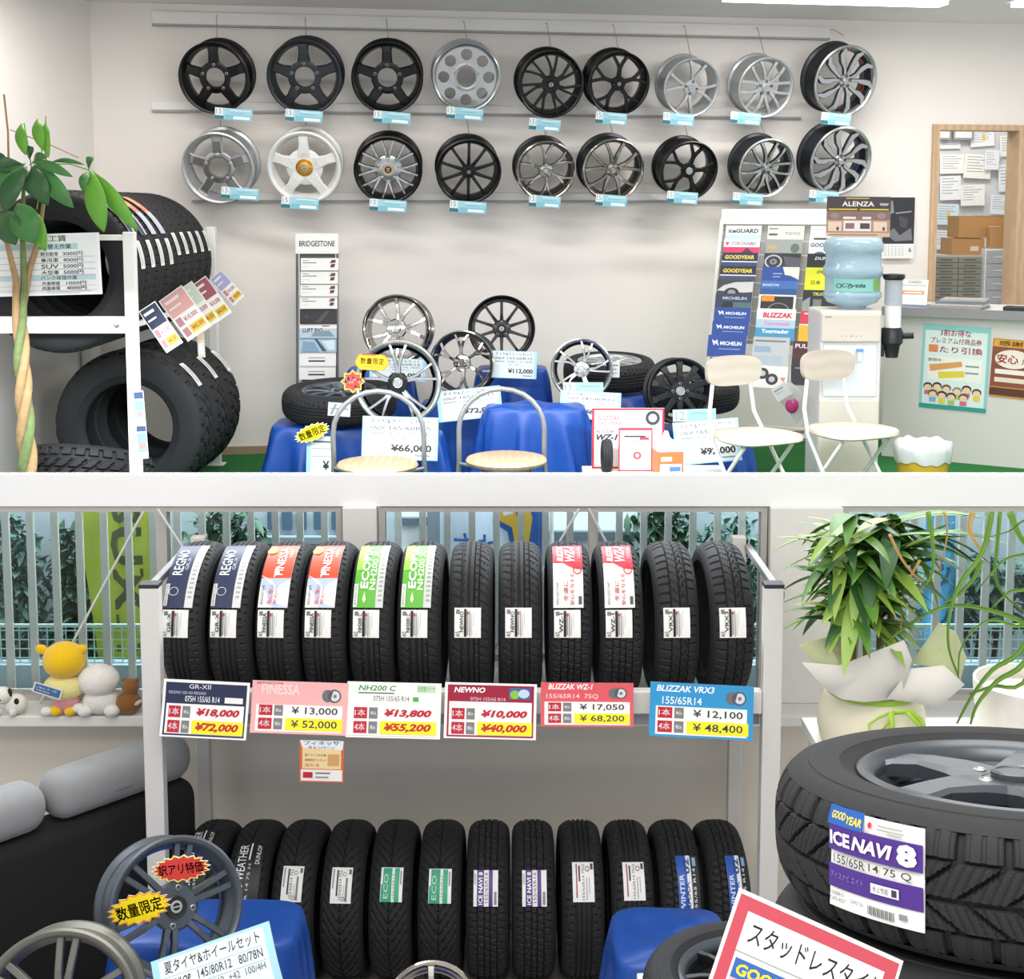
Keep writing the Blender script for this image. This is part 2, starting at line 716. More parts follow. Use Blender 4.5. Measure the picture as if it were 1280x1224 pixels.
def tyre_mesh(kind, R, W, rin, nt=300, nw=36, depth=.006):
    """axis along x, centred"""
    k = (kind, R, W, rin, nt)
    if k in _ty:
        return _ty[k]
    mb = MB()
    tw = W * .40      # half tread width
    vs = []
    for j in range(nw + 1):
        u = -1 + 2 * j / nw
        x = u * tw
        crown = R - .016 * R / .28 * abs(u) ** 3.2
        for i in range(nt):
            a = i / nt
            r = crown - depth * (1 - tread_h(kind, a, u))
            th = 2 * pi * a
            vs.append((x, -r * math.cos(th), r * math.sin(th)))
    fs = []
    for j in range(nw):
        for i in range(nt):
            q = (i + 1) % nt
            fs.append((j * nt + i, j * nt + q, (j + 1) * nt + q, (j + 1) * nt + i))
    mb.add(vs, fs, RUB)
    # sidewalls and inner liner
    Rs = R - .016 * R / .28
    h = Rs - rin
    prof = [(Rs, tw), (Rs - .10 * h, tw + .05 * W), (Rs - .22 * h, W * .475), (Rs - .28 * h, W * .478), (Rs - .29 * h, W * .487), (Rs - .5 * h, W * .5), (Rs - .72 * h, W * .48), (Rs - .74 * h, W * .468), (Rs - .9 * h, W * .43), (rin + .004, W * .40), (rin, W * .37), (rin + .012, W * .33), (R - .035, W * .36), (R - .022, W * .2)]
    for sgn in (1, -1):
        L = MB()
        L.lathe([(r, t * sgn) for r, t in prof] + [(R - .022, 0)], RUB2, 72, 'x')
        mb.add(L.v, L.f, RUB2)
    me = mb.mesh('tyre', 0)
    import bmesh
    bm = bmesh.new()
    bm.from_mesh(me)
    bmesh.ops.recalc_face_normals(bm, faces=bm.faces)
    for f in bm.faces:
        f.smooth = True
    bm.to_mesh(me)
    bm.free()
    me.set_sharp_from_angle(angle=R_(32))
    _ty[k] = me
    return me


def tyre(name, loc, rot, kind, R, W, rin, label, group=None, cat='tyre', **kw):
    o = bpy.data.objects.new(name, tyre_mesh(kind, R, W, rin, **kw))
    COL.objects.link(o)
    o.location = loc
    o.rotation_euler = rot
    return tag(o, label, cat, group)


def tyre_label(parent, R, x0, x1, a0, a1, items, base='#f1f0ec', name='paper_label', slant=0.0):
    """sticker wrapped round the tread, angles in degrees above the front"""
    mb = MB()
    n = 10

    def fn(u, v, off):
        a = R_(a1 + (a0 - a1) * v)
        x = x0 + (x1 - x0) * u + slant * (.5 - v)
        r = R + off - .3 * max(0, abs(x) - .045)
        return (x, -r * math.cos(a), r * math.sin(a))
    vs, fs = [], []
    for off in (.0028, .0008):
        for i in range(n + 1):
            vs += [fn(0, i / n, off), fn(1, i / n, off)]
    b = 2 * (n + 1)
    fs = [(2 * i + 2, 2 * i + 3, 2 * i + 1, 2 * i) for i in range(n)]
    fs += [tuple(reversed([b + k for k in f])) for f in fs]
    for i in range(n):
        fs += [(2 * i, b + 2 * i, b + 2 * i + 2, 2 * i + 2), (2 * i + 1, 2 * i + 3, b + 2 * i + 3, b + 2 * i + 1)]
    fs += [(0, 1, b + 1, b), (2 * n, b + 2 * n, b + 2 * n + 1, 2 * n + 1)]
    mb.add(vs, fs, ink(base))
    for i, (q, f, c) in enumerate(items_geo(items, n)):
        mb.add([fn(u, v, .0032 + .00012 * i) for u, v in q], f, ink(c))
    return mb.build(name, parent, smooth=30)


# ------------------------------------------------------------------ wheels
BLK = mat('gloss_black_alloy', '#0b0c0f', .28, .2, noise=.05, spec=.45)
MBLK = mat('satin_black_alloy', '#1b1d20', .45, .2, noise=.05)
GUN = mat('gunmetal_alloy', '#50575f', .32, .45, noise=.05)
SIL = mat('silver_alloy', '#b9bbbd', .32, .6, noise=.03)
POL = mat('polished_alloy', '#b4b6b8', .24, .8, noise=.03)
CHR = mat('chrome_alloy', '#c4c0bb', .09, 1, noise=.02)
DCHR = mat('dark_chrome', '#a39c96', .14, .95, noise=.04)
WHT = mat('white_alloy', '#e6e6e4', .35, .1, noise=.02)
GOLD = mat('gold_cap', '#d9961c', .15, .9, noise=.1)
REDP = mat('red_paint_accent', '#c41320', .4)
BLUP = mat('blue_paint_accent', '#2a3f9c', .4)
NUT = mat('lug_recess', '#b9babb', .3, .8)
DKH = mat('lug_hole_dark', '#141517', .6)


def spoke_mesh(ribs, face, side, R, th=.022, key=None):
    """ribs: lists of (r/R, angle deg, half width/R, front y)"""
    mb = MB()
    for rib in ribs:
        n = len(rib)
        pts = []
        for r, a, w, y in rib:
            t = R_(a)
            pts.append((Vector((r * R * math.sin(t), 0, r * R * math.cos(t))), w * R, y))
        vs = []
        for i, (p, w, y) in enumerate(pts):
            d = (pts[min(i + 1, n - 1)][0] - pts[max(i - 1, 0)][0]).normalized()
            s = Vector((d.z, 0, -d.x))
            c = w * .22
            for q, yy in ((-w, y + th), (-w, y + c), (-w + c, y), (w - c, y), (w, y + c), (w, y + th)):
                v = p + s * q
                vs.append((v.x, yy, v.z))
        for i in range(n - 1):
            a, b = 6 * i, 6 * i + 6
            mb.add([vs[k] for k in range(a, b + 6)], [(2, 3, 9, 8)], face)
            mb.add([vs[k] for k in range(a, b + 6)], [(0, 1, 7, 6), (1, 2, 8, 7), (3, 4, 10, 9), (4, 5, 11, 10), (5, 0, 6, 11)], side)
        mb.add(vs[:6], [(0, 5, 4, 3, 2, 1)], side)
        mb.add(vs[-6:], [(0, 1, 2, 3, 4, 5)], side)
    me = mb.mesh('spoke', 28)
    import bmesh
    bm = bmesh.new(); bm.from_mesh(me)
    bmesh.ops.recalc_face_normals(bm, faces=bm.faces)
    bm.to_mesh(me); bm.free()
    return me


def wheel(loc, rot, R, W, style, n, label, face=BLK, side=None, lip=None, barrel=None, hubr=.2, cap='cap', lugs=5, capm=None, group=None, name='alloy_wheel', accent=None, hubm=None, dish=.0, scale=1, parent=None, rot0=0.0, nut=None):
    """alloy wheel; axis y, front face towards -y, front lip plane at y=0"""
    side = side or face
    lip = lip or face
    barrel = barrel or side
    t = empty(name, loc, rot)
    if parent is None:
        tag(t, label, 'wheel', group)
    else:
        t.parent = parent
    Ri = R * .885
    f = R * .035
    # lip ring
    mb = MB()
    mb.lathe([(Ri * .985, .024), (Ri, .010), (R * .93, .002), (R * .965, -.001), (R, .003), (R, .010), (R * .965, .013)], lip, 72)
    mb.build('rim_lip', t, smooth=40)
    # barrel
    mb = MB()
    mb.lathe([(Ri * .985, .024), (R * .9, .013), (R * .965, .013), (R * .965, .018), (R * .90, .028), (R * .86, W * .32), (R * .84, W * .45), (R * .9, W * .62), (R * .92, W - .02), (R * .99, W - .012), (R, W), (R * .96, W), (R * .9, W - .012), (R * .87, W * .6), (R * .8, W * .45), (R * .82, W * .32), (Ri * .95, .04), (Ri * .985, .024)], barrel, 72)
    mb.build('barrel', t, smooth=40)
    y0 = dish
    q0 = hubr * (1.15 if cap == 'open' else .7)
    ribs = {
        'star5': [[(q0, 0, .19, y0 + .006), (.45, 0, .145, y0 + .004), (.72, 0, .13, y0 + .006), (.905, 0, .17, y0 + .012)]],
        'star5w': [[(q0, 0, .22, y0 + .008), (.40, 0, .17, y0 + .004), (.64, 0, .125, y0 + .004), (.82, 0, .14, y0 + .008), (.905, 0, .18, y0 + .012)]],
        'thin': [[(q0, 0, .06, y0 + .014), (.45, 0, .044, y0 + .006), (.7, 0, .040, y0 + .005), (.905, 0, .046, y0 + .010)]],
        'wide': [[(q0, 0, .075, y0 + .014), (.45, 0, .065, y0 + .006), (.7, 0, .062, y0 + .005), (.905, 0, .075, y0 + .010)]],
        'slab': [[(q0, 0, .12, y0 + .016), (.45, 0, .085, y0 + .008), (.7, 0, .08, y0 + .006), (.905, 0, .13, y0 + .012)]],
        'vee': [[(q0, 0, .05, y0 + .012), (.45, -5, .038, y0 + .006), (.7, -9.5, .033, y0 + .004), (.905, -12, .034, y0 + .006)], [(q0, 0, .05, y0 + .0123), (.45, 5, .038, y0 + .0063), (.7, 9.5, .033, y0 + .0043), (.905, 12, .034, y0 + .0063)]],
        'vees': [[(q0, -2, .05, y0 + .012), (.45, -6, .036, y0 + .006), (.7, -14, .034, y0 + .004), (.905, -19, .036, y0 + .006)], [(q0, 2, .05, y0 + .0123), (.45, 6, .036, y0 + .0063), (.7, 5, .034, y0 + .0043), (.905, 4, .036, y0 + .0063)]],
        'veew': [[(q0, -4, .065, y0 + .014), (.45, -11, .05, y0 + .006), (.72, -16, .046, y0 + .004), (.905, -19, .056, y0 + .008)], [(q0, 4, .065, y0 + .0143), (.45, 11, .05, y0 + .0063), (.72, 16, .046, y0 + .0043), (.905, 19, .056, y0 + .0083)]],
        'twist': [[(q0, -16, .055, y0 + .014), (.45, -6, .042, y0 + .006), (.7, 4, .036, y0 + .004), (.905, 12, .04, y0 + .008)], [(.42, -7, .036, y0 + .0063), (.68, -10, .034, y0 + .0043), (.905, -15, .034, y0 + .0083)]],
        'twin': [[(q0, -13, .05, y0 + .014), (.5, -8, .042, y0 + .005), (.905, -6.5, .044, y0 + .007)], [(q0, 13, .05, y0 + .0143), (.5, 8, .042, y0 + .0053), (.905, 6.5, .044, y0 + .0073)]],
        'flower': [[(q0, -10, .045, y0 + .014), (.38, -14, .05, y0 + .006), (.58, -20, .085, y0 + .003), (.76, -19, .085, y0 + .004), (.905, -10, .05, y0 + .006)], [(q0, 10, .045, y0 + .0143), (.38, 14, .05, y0 + .0063), (.58, 18, .085, y0 + .0033), (.76, 20, .085, y0 + .0043), (.905, 28, .05, y0 + .0063)]],
        'yfork': [[(q0, 0, .075, y0 + .014), (.45, 0, .06, y0 + .006), (.6, 6, .046, y0 + .005), (.905, 15, .044, y0 + .008)], [(.43, 0, .05, y0 + .0063), (.6, -6, .046, y0 + .0053), (.905, -15, .044, y0 + .0083)]],
    }.get(style)
    if ribs:
        me = spoke_mesh(ribs, face, side, R)
        for i in range(n):
            o = bpy.data.objects.new('spoke', me)
            COL.objects.link(o)
            o.parent = t
            o.rotation_euler = (0, rot0 + 2 * pi * i / n, 0)
    else:
        # solid disc with round windows
        import bmesh
        mb = MB()
        H = n
        ho = .66 * R
        hr = .168 * R
        nn = 12
        # sectors: each window cut from a wedge by a fan between hole and wedge outline
        for k in range(H):
            a0 = 2 * pi * k / H
            outl = []
            half = pi / H
            for q in range(5):
                a = a0 - half + 2 * half * q / 4
                outl.append((.905 * R * math.sin(a), .905 * R * math.cos(a)))
            for q in range(3):
                a = a0 + half
                r = (.905 - (.905 - .32) * (q + 1) / 4) * R
                outl.append((r * math.sin(a), r * math.cos(a)))
            for q in range(5):
                a = a0 + half - 2 * half * q / 4
                outl.append((.32 * R * math.sin(a), .32 * R * math.cos(a)))
            for q in range(3):
                a = a0 - half
                r = (.32 + (.905 - .32) * (q + 1) / 4) * R
                outl.append((r * math.sin(a), r * math.cos(a)))
            cx, cz = ho * math.sin(a0), ho * math.cos(a0)
            ring = []
            for x, z in outl:
                d = Vector((x - cx, z - cz)).normalized()
                ring.append((cx + d.x * hr, cz + d.y * hr))
            m_ = len(outl)
            yy = lambda x, z: y0 + .012 - .008 * math.sin(pi * min(1, math.hypot(x, z) / R))
            vs = [(x, yy(x, z), z) for x, z in outl] + [(x, yy(x, z), z) for x, z in ring] + [(x, y0 + .03, z) for x, z in ring]
            fs = []
            for i in range(m_):
                j = (i + 1) % m_
                fs += [(i, m_ + i, m_ + j, j), (m_ + i, 2 * m_ + i, 2 * m_ + j, m_ + j)]
            mb.add(vs, fs, face)
        mb.lathe([(.345 * R, y0 + .006), (.33 * R, y0 - .004), (.30 * R, y0 - .002)], face, 48)
        mb.build('wheel_disc', t, fixn=True)
    # hub
    mb = MB()
    if cap == 'open':
        ho = hubr * R
        mb.lathe([(ho * 1.15, y0 + .03), (ho * 1.6, y0 + .02), (ho * 1.65, y0 + .008), (ho * 1.5, y0 + .004), (ho * 1.05, y0 + .004), (ho, y0 + .01), (ho, y0 + .03)], face, 48)
        mb.build('hub', t)
        lr, ly = ho * 1.32, y0 + .0035
    else:
        ho = hubr * R
        mb.lathe([(ho * 1.3, y0 + .034), (ho * 1.35, y0 + .016), (ho * 1.2, y0 + .010), (ho * .6, y0 + .008), (0.0005, y0 + .008)], hubm or face, 40)
        mb.build('hub', t)
        mb = MB()
        cr = ho * .62
        mb.lathe([(cr, y0 + .010), (cr, y0 + .001), (cr * .9, y0 - .001), (cr * .8, y0 - .0005), (cr * .78, y0 + .0008), (.0005, y0 + .0003)], capm or lip, 32)
        c_ = mb.build('centre_cap', t)
        if cap == 'cap':
            e = MB()
            e.lathe([(cr * .55, y0 - .0005), (cr * .5, y0 - .002), (cr * .36, y0 - .002), (cr * .33, y0 - .0005)], lip if lip is not face else SIL, 24)
            e.box((0, y0 - .001, 0), (cr * .8, .002, cr * .12), lip if lip is not face else SIL)
            e.build('emblem', c_)
        lr, ly = ho * 1.02, y0 + .009
    me = None
    for i in range(lugs):
        a = 2 * pi * (i + .0) / lugs + rot0
        if me is None:
            m2 = MB()
            q = R * .045
            m2.lathe([(q, .004), (q, -.003), (q * .75, -.0045), (q * .6, -.003), (q * .55, .002), (.0003, .002)], nut or NUT, 14)
            me = m2.mesh('lug_hole', 40)
        o = bpy.data.objects.new('lug_hole', me)
        COL.objects.link(o)
        o.parent = t
        o.location = (lr * math.sin(a), ly, lr * math.cos(a))
    if accent:
        mb = MB()
        for k in range(5):
            if k == 1 and accent[1] == 'few':
                continue
            a0 = 2 * pi * (k + .35) / 5
            vs, fs = [], []
            for i in range(5):
                a = a0 + .5 * i / 4
                for yy in (.05, .085):
                    r = R * .805
                    vs.append((r * math.sin(a), yy, r * math.cos(a)))
            fs = [(2 * i, 2 * i + 1, 2 * i + 3, 2 * i + 2) for i in range(4)]
            mb.add(vs, fs, accent[0])
        mb.build('accent_stripe', t)
    return t
# ------------------------------------------------------------------ lower showroom: tyre rack by the windows
alu = mat('rack_white_steel', '#dcdad6', .45, .1, noise=.03)
capd = mat('rack_black_cap', '#2a2a2c', .6)
YF, YB, YT = 4.2, 4.862, 4.56
rack = tag(empty('tyre_rack', (0, YT, 0)), 'long white steel two tier tyre rack in front of the windows', 'rack')


def rbox(nm, lo, hi, m=alu, par=rack, bev=.003):
    c = [(a + b) / 2 for a, b in zip(lo, hi)]
    d = [b - a for a, b in zip(lo, hi)]
    o = MB().box((0, 0, 0), d, m).build(nm, par, (c[0], c[1] - YT, c[2]), bevel=bev)
    return o


xl, xr = P(190, 800, YF).x, P(965, 800, YF).x
ztop_l = P(190, 733, YF).z
for x in (xl, xr):
    p = rbox('post', (x - .03, YF - .025, 0), (x + .03, YF + .025, ztop_l))
    MB().box((0, 0, 0), (.062, .052, .012), capd).build('post_cap', p, (0, 0, ztop_l / 2 + .006))
for x in (xl + .0, xr):
    rbox('post', (x - .025, YB - .022, 0), (x + .025, YB + .022, ztop_l))
    e_ = .031 if x > 0 else -.031
    rbox('side_rail', (x + e_ - .012, YF + .026, ztop_l - .05), (x + e_ + .012, YB - .023, ztop_l - .025), mat('rail_grey', '#8d8d8e', .5))
RT, WT = .262, .146
ztyre = P(640, 679, YT).z - RT
zfr = ztyre - RT * .80
rbox('front_beam', (xl + .031, YF - .02, P(0, 890, YF).z), (xr - .031, YF + .02, P(0, 862, YF).z))
rbox('shelf_panel', (xl + .031, YF + .021, P(0, 905, YF).z - .01), (xr - .031, YF + .06, P(0, 890, YF).z - .005), mat('shelf_grey', '#9fa3a6', .5, .2))
# cradle bars carrying the tyres
ang = R_(50)
for sgn, nm in ((-1, 'cradle_bar'), (1, 'cradle_bar')):
    yb = YT + sgn * (RT + .02) * math.sin(R_(42))
    zb_ = ztyre - (RT + .016) * math.cos(R_(42))
    o = MB().tube([(xl + .03, 0, 0), (xr - .03, 0, 0)], .014, alu, 10).build(nm, rack, (0, yb - YT, zb_))
zlow = P(600, 1035, 4.55).z - RT
for sgn in (-1, 1):
    yb = YT + sgn * (RT + .02) * math.sin(R_(42))
    MB().tube([(xl + .03, 0, 0), (xr - .03, 0, 0)], .014, alu, 10).build('cradle_bar', rack, (0, yb - YT, zlow - (RT + .016) * math.cos(R_(42))))
rbox('lower_beam', (xl + .031, YF - .02, .02), (xr - .031, YF + .02, .07))


def small_label(model, extra=None):
    it = [('r', .36, .04, .46, .96, '#1b1b1b'), ('v', model, .30 if len(model) > 4 else .28, .10, .36, .72, '#1b1b1b'),
          ('v', 'A/S', .04, .78, .2, .96, '#333333'), ('r', .48, .1, .52, .9, '#8c8c8c'), ('r', .56, .1, .6, .95, '#9a9a9a'), ('r', .64, .2, .66, .9, '#aaaaaa'), ('r', .72, .1, .735, .6, '#b0b0b0'),
          ('r', .06, .06, .2, .2, '#777777'), ('e', .5, .18, .05, .05, '#c23b3b')]
    it[1] = ('v', model, .20, .12, .34, .80, '#1b1b1b', .015)
    return it + (extra or [])


TL = {}
NV = '#2c3656'
TL['regno'] = [('r', 0, 0, .72, 1, NV), ('r', .74, .0, 1, 1, '#dcdedc'), ('v', 'REGNO', .12, .14, .46, .58, '#f4f4f4', .01), ('v', 'GR-X', .5, .3, .62, .5, '#c5cad8'), ('o', .3, .8, .16, .055, .15, '#c9cfdf'),
               ('r', .0, .7, .14, .98, '#e6e6e6'), ('v', 'BRIDGESTONE', .02, .71, .11, .97, '#444444')] + [('r', .80, .08 + .06 * i, .94, .1 + .06 * i, '#a8aaa8') for i in range(14)]
TL['finessa'] = [('r', 0, 0, 1, .62, '#e8502f'), ('p', [(0, .62), (1, .62), (1, 1), (.5, 1), (.2, .78), (0, .72)], '#b9cbe6'), ('p', [(0, .58), (.4, .66), (.6, .78), (.45, 1), (0, 1)], '#e9e9ea'), ('e', .14, .14, .18, .08, '#f0b429'),
                 ('v', 'FINESSA', .42, .08, .70, .58, '#ffffff', .01), ('v', 'HB01', .78, .12, .88, .28, '#ffd9cc'), ('p', [(.4, .5), (.5, .44), (.52, .52), (.6, .54), (.48, .58), (.42, .62)], '#ffffff'), ('v', '雨に強い', .3, .72, .46, .96, '#d8304a'), ('v', '安心へ', .5, .74, .62, .96, '#d8304a'), ('v', 'BRIDGESTONE', .08, .72, .16, .96, '#555555')]
TL['ecopia'] = [('r', 0, 0, .74, 1, '#5cb531'), ('r', .0, 0, .3, .5, '#8ecf2d'), ('r', .75, 0, 1, 1, '#cfd2cf'), ('v', 'ECOPIA', .20, .06, .46, .76, '#ffffff', .03), ('v', 'NH200 X', .5, .16, .70, .78, '#f2f7e8', .02), ('r', 0, .7, .14, .99, '#eef2ea'), ('v', 'BRIDGESTONE', .03, .72, .1, .97, '#555555'), ('p', [(.3, .9), (.36, .8), (.42, .9), (.36, .95)], '#d8f0b8')] + [('r', .82, .06 + .06 * i, .95, .08 + .06 * i, '#9fa39f') for i in range(15)]
TL['wz'] = [('r', 0, 0, 1, .38, '#c81e32'), ('p', [(.3, .38), (1, .38), (1, .5), (.7, .48)], '#c81e32'), ('v', 'BLIZZAK', .14, .03, .34, .36, '#ffffff', .02, .2), ('v', 'WZ-1', .42, .04, .74, .36, '#ffffff', .02, .3), ('v', '155/65', .84, .06, .93, .3, '#f3c6cc'), ('o', .82, .5, .15, .07, .25, '#c81e32'), ('v', '冬道に', .34, .66, .5, .92, '#c81e32', .01), ('v', '安心を与える', .56, .56, .7, .97, '#c81e32', .01), ('v', 'BRIDGESTONE', .1, .68, .18, .96, '#555555'), ('r', .84, .86, .95, .96, '#444444')]
top = [  # px centre, kind, big label, small model, label text
    (253, 'rib', 'regno', 'GR-X', 'tyre with a navy REGNO band, first from the left on the top shelf'),
    (309, 'rib', 'regno', 'GR-X', 'tyre with a navy REGNO band, second from the left on the top shelf'),
    (364, 'rib', 'finessa', 'FINESSA', 'tyre with an orange FINESSA band, beside the navy banded pair'),
    (419, 'rib', 'finessa', 'FINESSA', 'tyre with an orange FINESSA band, beside the green banded pair'),
    (475, 'eco', 'ecopia', 'NH200 C', 'tyre with a green ECOPIA band, beside the orange banded pair'),
    (531, 'eco', 'ecopia', 'NH200 C', 'tyre with a green ECOPIA band, beside the plain NEWNO pair'),
    (591, 'eco', None, 'NEWNO', 'plain tyre with only a white NEWNO sticker, nearer the green banded pair'),
    (650, 'eco', None, 'NEWNO', 'plain tyre with only a white NEWNO sticker, nearer the red banded pair'),
    (709, 'block', 'wz', 'WZ-1', 'tyre with a red BLIZZAK band, beside the plain NEWNO pair'),
    (769, 'block', 'wz', 'WZ-1', 'tyre with a red BLIZZAK band, beside the plain VRX3 pair'),
    (834, 'winter', None, 'VRX3', 'winter tyre with a white VRX3 sticker, second from the right on the top shelf'),
    (899, 'winter', None, 'VRX3', 'winter tyre with a white VRX3 sticker, last on the right of the top shelf')]
for px, kind, big, small, lab in top:
    c = P(px, 772, YT)
    yaw = math.atan((px - 640) / F) * .3
    o = tyre('tyre', (c.x, YT, ztyre), (0, 0, yaw), kind, RT, WT, .178, lab, 'tyres on the top shelf of the window rack')
    e0 = 18
    if big:
        tyre_label(o, RT, -.056, .042, e0 + 6, e0 + 64, TL[big], name='brand_band', base='#f1f0ec', slant=.004)
        tyre_label(o, RT, -.056, .030, e0 - 15, e0 + 4.5, small_label(small), name='size_sticker')
    else:
        tyre_label(o, RT, -.05, .036, e0 - 15, e0 + 6, small_label(small), name='size_sticker')
W8 = '#f1f0ec'
SYN = [('r', 0, 0, 1, 1, '#1d1d1f'), ('v', 'SYNCHRO WEATHER', .12, .05, .42, .98, '#ffffff'), ('v', '155/65R 14 75 H', .52, .3, .62, .98, '#dddddd'), ('v', 'DUNLOP', .74, .05, .9, .3, '#ffffff'), ('r', .5, .02, .55, .25, '#ffffff'), ('r', .68, .86, .9, .97, '#4aa88a')]
GRY = [('r', .06, .05, .14, .6, '#9a9a9a'), ('v', '155/65R14 75S', .36, .1, .52, .9, '#3a3a3a'), ('r', .26, .08, .34, .8, '#222222'), ('r', .7, .3, .8, .95, '#777777'), ('r', .84, .06, .95, .2, '#555555'), ('o', .64, .2, .09, .06, .3, '#777777'), ('r', .6, .5, .64, .9, '#bbbbbb'), ('o', .6, .88, .1, .06, .3, '#777777')]
GRN = [('r', .02, .02, .5, 1, '#1f9b73'), ('r', .62, .02, .84, 1, '#2aa97e'), ('v', '155/65R14', .54, .2, .6, .9, '#333333'), ('v', 'ECO', .14, .2, .34, .9, '#bfe6d6'), ('r', .0, .02, .1, .5, '#dfe8e2'), ('r', .88, .1, .94, .5, '#6b8f80')]
PUR = [('r', .14, 0, .42, 1, '#4b2e83'), ('r', .62, 0, .78, 1, '#4b2e83'), ('v', 'ICE NAVI 8', .2, .06, .37, .95, '#ffffff', .02), ('v', '155/65R14', .46, .08, .58, .9, '#444444'), ('r', .02, .1, .1, .4, '#bbbbbb'), ('r', .84, .6, .94, .95, '#888888')]
TY = [('r', .16, .05, .22, .9, '#a33030'), ('v', '155/65R14 75Q', .44, .06, .58, .95, '#2a2a2a'), ('r', .28, .1, .36, .5, '#333333'), ('o', .7, .18, .1, .07, .3, '#444444'), ('r', .84, .04, .96, .2, '#444444'), ('r', .64, .4, .68, .95, '#999999'), ('r', .76, .4, .8, .8, '#aaaaaa')]
WMX = [('r', 0, 0, .45, 1, '#1f55b5'), ('r', .45, 0, .64, 1, '#e8ecf2'), ('r', .66, 0, 1, 1, '#26282b'), ('v', 'WINTER', .08, .34, .30, .98, '#d8e4f6', .02), ('v', 'MAXX', .34, .46, .54, .98, '#173c85', .02), ('v', '02', .34, .06, .60, .34, '#173c85', .03), ('v', '155/65 R14', .72, .24, .84, .96, '#f0f0f0'), ('r', .74, .04, .9, .2, '#7fb2d8')]
low = [(268, 'vee', SYN, (-.055, .03, 8, 64), 'SYNCHRO WEATHER tyre on the lower rack, half hidden behind the spoked wheel'), (325, 'vee', SYN, (-.045, .05, -4, 50), 'tyre with a long black SYNCHRO WEATHER band, second on the lower rack'),
       (381, 'vee', GRY, (-.034, .036, 12, 30), 'lower tyre with a grey sticker, beside the black banded pair'), (439, 'vee', GRY, (-.034, .036, 11, 29), 'lower tyre with a grey sticker, beside the green stickered pair'),
       (496, 'vee', GRN, (-.03, .044, 12, 29), 'lower tyre with a green sticker, nearer the grey stickered pair'), (554, 'vee', GRN, (-.034, .042, 11, 28), 'lower tyre with a green sticker, nearer the purple stickered pair'),
       (611, 'block', PUR, (-.046, .036, 9, 27), 'lower tyre with a purple sticker, nearer the green stickered pair'), (666, 'block', PUR, (-.04, .042, 9, 27), 'lower tyre with a purple sticker, right one of its pair'),
       (724, 'rib', TY, (-.036, .036, 12, 33), 'lower tyre with a white sticker, beside the purple stickered pair'), (783, 'rib', TY, (-.034, .038, 13, 33), 'lower tyre with a white sticker, beside the blue banded pair'),
       (841, 'block', WMX, (-.016, .056, 4, 38), 'lower tyre with a blue WINTER MAXX band, left one of its pair'), (898, 'block', WMX, (-.01, .06, 4, 38), 'lower tyre with a blue WINTER MAXX band, last on the right of the lower rack')]
for px, kind, it, (x0, x1, a0, a1), lab in low:
    c = P(px, 1120, YT)
    yaw = math.atan((px - 640) / F) * .3
    o = tyre('tyre', (c.x, YT, zlow), (0, 0, yaw), kind, RT, WT, .178, lab, 'tyres on the lower rail of the window rack')
    tyre_label(o, RT, x0, x1, a0 + 13, a1 + 17 + 3, it, name='paper_label', base='#1d1d1f' if it is SYN else '#eeeeec')

# price cards along the shelf edge
YEL = '#f7ec1e'
PRM = '#c3162e'


def price_items(one, four, top_items, serif=False):
    ty = '#2b2f3a' if serif else '#c3162e'
    it = list(top_items)
    for i, (pr, y0, y1) in enumerate(((one, .46, .67), (four, .71, .93))):
        it.append(('r', .08, y0, .22, y1 - .01, PRM))
        it.append(('t', '1本' if i == 0 else '4本', .09, y0 + .03, .20, y1 - .05, '#ffffff', .02))
        it.append(('r', .24, y0, .33, y1 - .01, '#7d7d7d'))
        it.append(('t', '税込', .255, y0 + .07, .315, y1 - .08, '#ffffff'))
        if i:
            it.append(('r', .36, y0 - .01, .955, y1, YEL))
        it.append(('t', pr, .42 if serif else .40, y0 + .025, .90, y1 - .03, ty, .012 if serif else .045, 0 if serif else .25))
    return it


def card_tyre(u, v, s=1):
    return [('e', u - .07 * s, v, .06 * s, .12 * s, '#6d6f72'), ('e', u, v, .07 * s, .13 * s, '#55585c'), ('e', u + .005, v, .05 * s, .10 * s, '#d6d9dc'), ('e', u + .005, v, .018 * s, .035 * s, '#777777')]


